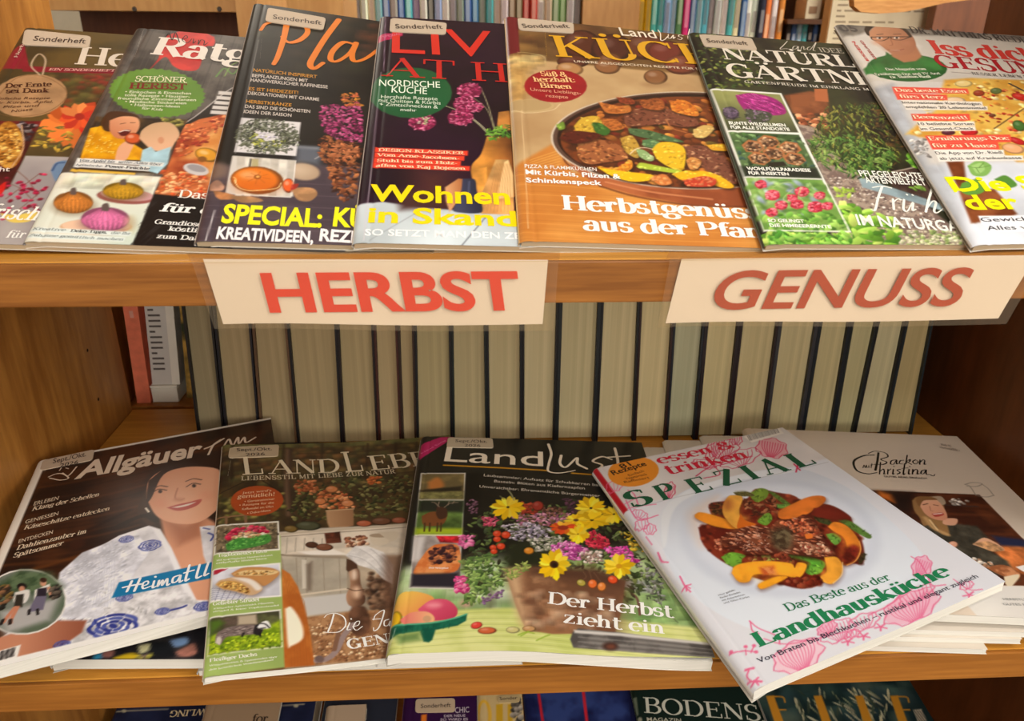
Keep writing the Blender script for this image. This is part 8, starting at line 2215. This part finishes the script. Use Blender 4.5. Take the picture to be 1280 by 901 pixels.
m.poly([(720, 575), (780, 540), (860, 580), (880, 606), (800, 600)], (222, 170, 136), smooth=True); m.poly([(720, 570), (800, 560), (880, 600), (820, 610)], (206, 156, 110), smooth=True, mot=(6, .3)); m.ball(620, 576, 26, 18, (220, 160, 130), hi=.2)
m.poly([(780, 690), (880, 680), (960, 720), (940, 760), (860, 730)], (206, 140, 96), smooth=True, mot=(8, .4, (150, 90, 56))); m.poly([(880, 740), (960, 730), (920, 790), (890, 780)], (226, 210, 180), smooth=True)
m.poly([(940, 690), (1010, 680), (1100, 720), (1000, 720)], (236, 230, 226), smooth=True); m.scatter([(700, 640), (800, 660), (860, 690), (760, 690)], 24, (6, 12), [(226, 214, 200), (170, 130, 100)], 392)
m.poly([(600, 785), (1160, 790), (1400, 1000), (760, 960)], (226, 222, 216), soft=1)
m.line([(682, 268), (706, 278), (736, 322)], 5, (150, 136, 120)); m.line([(736, 324), (790, 332), (828, 324)], 5, (150, 136, 120)); m.line([(768, 266), (800, 290), (828, 324)], 5, (150, 136, 120)); m.line([(680, 268), (720, 258), (768, 264), (740, 278), (690, 276)], 5, (150, 136, 120))
Bk = (30, 26, 24)
m.brush('masthead', [(215, 118), (160, 122), (112, 150), (126, 196), (180, 214), (230, 208)], 13, Bk, .45)
m.brush('masthead', [(186, 110), (220, 98), (270, 106), (286, 126), (250, 140), (280, 154), (262, 166), (216, 166)], 8, Bk, .3); m.brush('masthead', [(238, 106), (232, 150), (222, 196)], 12, Bk, .2)
def hand(base, x0, y0, k, w=7):
    for st in base: m.brush('masthead', [(x0 + x * k, y0 + y * k) for x, y in st], w, Bk, .35)
hand([[(24, -20), (4, -16), (0, -2), (14, -2), (26, -20), (26, -2), (34, -4)], [(56, -18), (42, -16), (38, -4), (52, -2)], [(72, -40), (66, -2)], [(68, -12), (84, -22), (82, -12), (74, -10), (90, 0)], [(108, -20), (96, -12), (106, -2), (120, -10), (110, -20)], [(128, -20), (126, 0)], [(128, -8), (140, -20), (148, -16), (146, 0), (154, -2)]], 300, 166, 1.18)
hand([[(0, -50), (-4, 0)], [(-2, -10), (12, -22), (16, -10), (14, 0), (22, -2)], [(32, -20), (30, 0)], [(30, -12), (44, -22)], [(54, -20), (52, 0), (58, -2)], [(56, -32), (57, -31)], [(84, -20), (70, -16), (82, -6), (70, 0)], [(102, -44), (96, 0), (104, -2)], [(90, -24), (116, -26)], [(120, -20), (118, 0), (124, -2)], [(122, -32), (123, -31)], [(136, -20), (134, 0)], [(136, -8), (148, -20), (156, -14), (154, 0), (162, -2)],
      [(188, -18), (174, -14), (170, -2), (182, -2), (192, -18), (192, 0), (206, 2), (222, 8), (228, 2)]], 248, 216, 1.22)
m.brush('masthead', [(158, 184), (164, 170), (170, 184), (176, 170), (180, 184)], 4, Bk); m.brush('masthead', [(188, 172), (188, 184)], 4, Bk); m.brush('masthead', [(204, 162), (200, 184)], 4, Bk); m.brush('masthead', [(196, 170), (210, 168)], 3, Bk)
T = m.text
T('teaser_text', 'GUTES ADES EINFACH', (268, 232), (488, 242), 9, (60, 52, 48), bold=.01, track=.1)
T('teaser_text', 'Heft 05', (560, 70), (612, 78), 12, (150, 136, 124)); T('teaser_text', 'Herbst 2026', (556, 84), (640, 96), 11, (150, 136, 124)); T('teaser_text', 'BACKZEIT', (600, 92), (656, 102), 10, (150, 136, 124))
T('teaser_text', 'HERBSTLICHES BACKVERGNÜGEN', (880, 862), (1300, 872), 13, (150, 150, 150)); T('teaser_text', 'GUTES FÜR DIE KALTEN TAGE', (880, 888), (1300, 898), 13, (150, 150, 150))
m.build(1.0)

# ================================================================== what shows under the lower shelf
ZB3 = -0.678
def flat(tl, tr, h, l, dx=0.0):
    """A magazine leaning back on the bottom shelf: far corners at measured positions, height h over that shelf."""
    TL, TR = at_z(*tl, ZB3 + h), at_z(*tr, ZB3 + h)
    e = (TR - TL) / np.linalg.norm(TR - TL)
    v = np.array([e[1], -e[0], 0.0])
    d = v * l
    d[2] = -0.022
    return [TL + d, TR + d, TL, TR]
def bottom(label, c, thick, base, name='magazine', cat='magazine', **k):
    return Magazine(name, label, c, thick, base, cat=cat, group='printed matter on the bottom shelf', cell=0.0010, pages=M_PAGES, **k)
m = bottom('dark hardcover book with upside-down lettering, far left under the lower shelf', flat((152, 858), (400, 849), .058, .16), .030, (26, 30, 52), name='book', cat='book', spine=(30, 34, 56))
m.z = (0, 840, 2.0)
m.poly([(230, 60), (820, 40), (820, 140), (200, 140)], (24, 28, 48), mot=(30, .3, (34, 40, 66)))
m.line([(290, 98), (420, 92)], 4, (150, 140, 120)); m.line([(640, 88), (760, 80)], 4, (150, 140, 120)); m.ell(310, 97, 6, 4, (170, 160, 130)); m.ell(740, 84, 6, 4, (170, 160, 130))
m.text('masthead', 'J.K. ROWLING', (606, 86), (426, 97), 15, (206, 184, 140), 'serif', thick=.16, thin=.08)
m.build()
m = bottom('tan paper magazine lying in front of the dark hardcover under the lower shelf', flat((258, 878), (352, 874), .066, .12), .005, (150, 124, 96))
m.z = (0, 840, 2.0)
m.text('masthead', 'for', (628, 128), (668, 126), 22, (60, 46, 36), 'serif')
m.build()
m = bottom('pale booklet beside the tan paper magazine, half hidden under the lower shelf', flat((408, 882), (458, 880), .058, .10), .008, (170, 146, 120))
m.build()
m = bottom('grey blue magazine next to the pale booklet, deep under the lower shelf', flat((408, 864), (498, 862), .036, .20), .006, (50, 54, 66))
m.build()
m = bottom('purple special issue with white paper sticker under the lower shelf', flat((506, 866), (596, 864), .060, .24), .005, (52, 22, 62), spine=(120, 90, 130))
m.z = (470, 780, 2.612)
m.text('masthead', 'CHIC', (258, 290), (304, 288), 18, (214, 200, 206)); m.text('teaser_text', 'DER NEUE', (222, 304), (292, 302), 9, (206, 190, 200), bold=.01); m.text('teaser_text', 'SO WIRD ES', (210, 316), (300, 314), 9, (206, 190, 200), bold=.01)
m.poly([(148, 296), (166, 294), (164, 340), (146, 340)], (226, 120, 40))
m.sticker([(130, 246), (258, 243), (258, 288), (128, 290)], [('Sonderheft', (146, 276), (244, 272), 13)], col=(196, 172, 142))
m.build()
m = bottom('cream special issue with bold yellow lettering under the lower shelf', flat((597, 864), (652, 862), .060, .24), .005, (206, 178, 124))
m.z = (470, 780, 2.612)
m.ell(352, 300, 26, 54, (226, 176, 60)); m.ell(352, 300, 14, 44, (206, 178, 124)); m.poly([(392, 262), (414, 260), (414, 340), (392, 340)], (206, 160, 40)); m.poly([(430, 262), (446, 260), (446, 340), (430, 340)], (206, 160, 40))
m.scatter([(446, 240), (474, 240), (474, 330), (446, 330)], 30, (5, 12), [(90, 84, 76), (150, 140, 126), (60, 56, 52)], 401)
m.sticker([(398, 236), (470, 233), (470, 256), (398, 258)], [('Sonder', (404, 250), (462, 247), 10)], col=(190, 166, 120))
m.build()
m = bottom('navy magazine with red upright lines under the lower shelf', flat((654, 862), (786, 856), .060, .24), .005, (26, 30, 66), spine=(40, 44, 70))
m.z = (640, 845, 2.2857)
m.poly([(20, 50), (330, 36), (340, 130), (30, 140)], (24, 30, 70), mot=(30, .4, (50, 66, 120))); m.line([(76, 50), (88, 130)], 9, (190, 36, 50), smooth=False); m.line([(204, 46), (214, 130)], 10, (200, 40, 54), smooth=False)
m.build()
m = bottom('dark green regional magazine with large white serif title under the lower shelf', flat((788, 856), (970, 849), .0665, .24), .005, (22, 38, 32), spine=(60, 76, 60))
m.z = (640, 845, 2.2857)
m.text('masthead', 'BODENSEE', (376, 104), (820, 136), 44, (206, 204, 186), 'serif', thick=.14, thin=.05); m.text('teaser_text', 'MAGAZIN', (386, 128), (484, 132), 12, (190, 186, 166), bold=.01)
m.poly([(342, 60), (356, 60), (362, 110), (346, 110)], (110, 120, 100)); m.ell(364, 124, 8, 8, (150, 150, 130))
m.build()
m = bottom('dark teal magazine with tall gold letters under the overhanging recipe special', flat((940, 850), (1132, 842), .0735, .24), .005, (26, 42, 42), spine=(150, 150, 140))
m.z = (640, 845, 2.2857)
m.scatter([(700, 40), (1130, 20), (1180, 130), (700, 130)], 60, (14, 40), [(60, 84, 76), (30, 50, 50), (90, 100, 84), (40, 60, 66)], 402, soft=6, op=.6)
m.scatter([(800, 40), (1090, 50), (1060, 130), (820, 130)], 70, (12, 30), [(150, 146, 120), (110, 116, 90), (176, 166, 130), (60, 70, 56)], 403, el=6, ang=(30, 120))
Gd = (196, 132, 40)
for x in (726, 862, 980, 1080): m.poly([(x, 56), (x + 22, 55), (x + 52, 136), (x + 26, 138)], Gd)
for x in (748, 1102): m.line([(x, 58), (x + 26, 60), (x + 32, 74)], 5, Gd); m.line([(x + 16, 96), (x + 34, 96)], 5, Gd)
m.line([(1014, 136), (1050, 134)], 6, Gd); m.line([(896, 136), (930, 134)], 6, Gd)
m.poly([(1146, 96), (1170, 94), (1186, 128), (1160, 130)], (190, 176, 150))
for k in range(5): m.line([(1150 + k * 5, 98), (1164 + k * 5, 128)], 2, (50, 44, 40), smooth=False)
m.build()
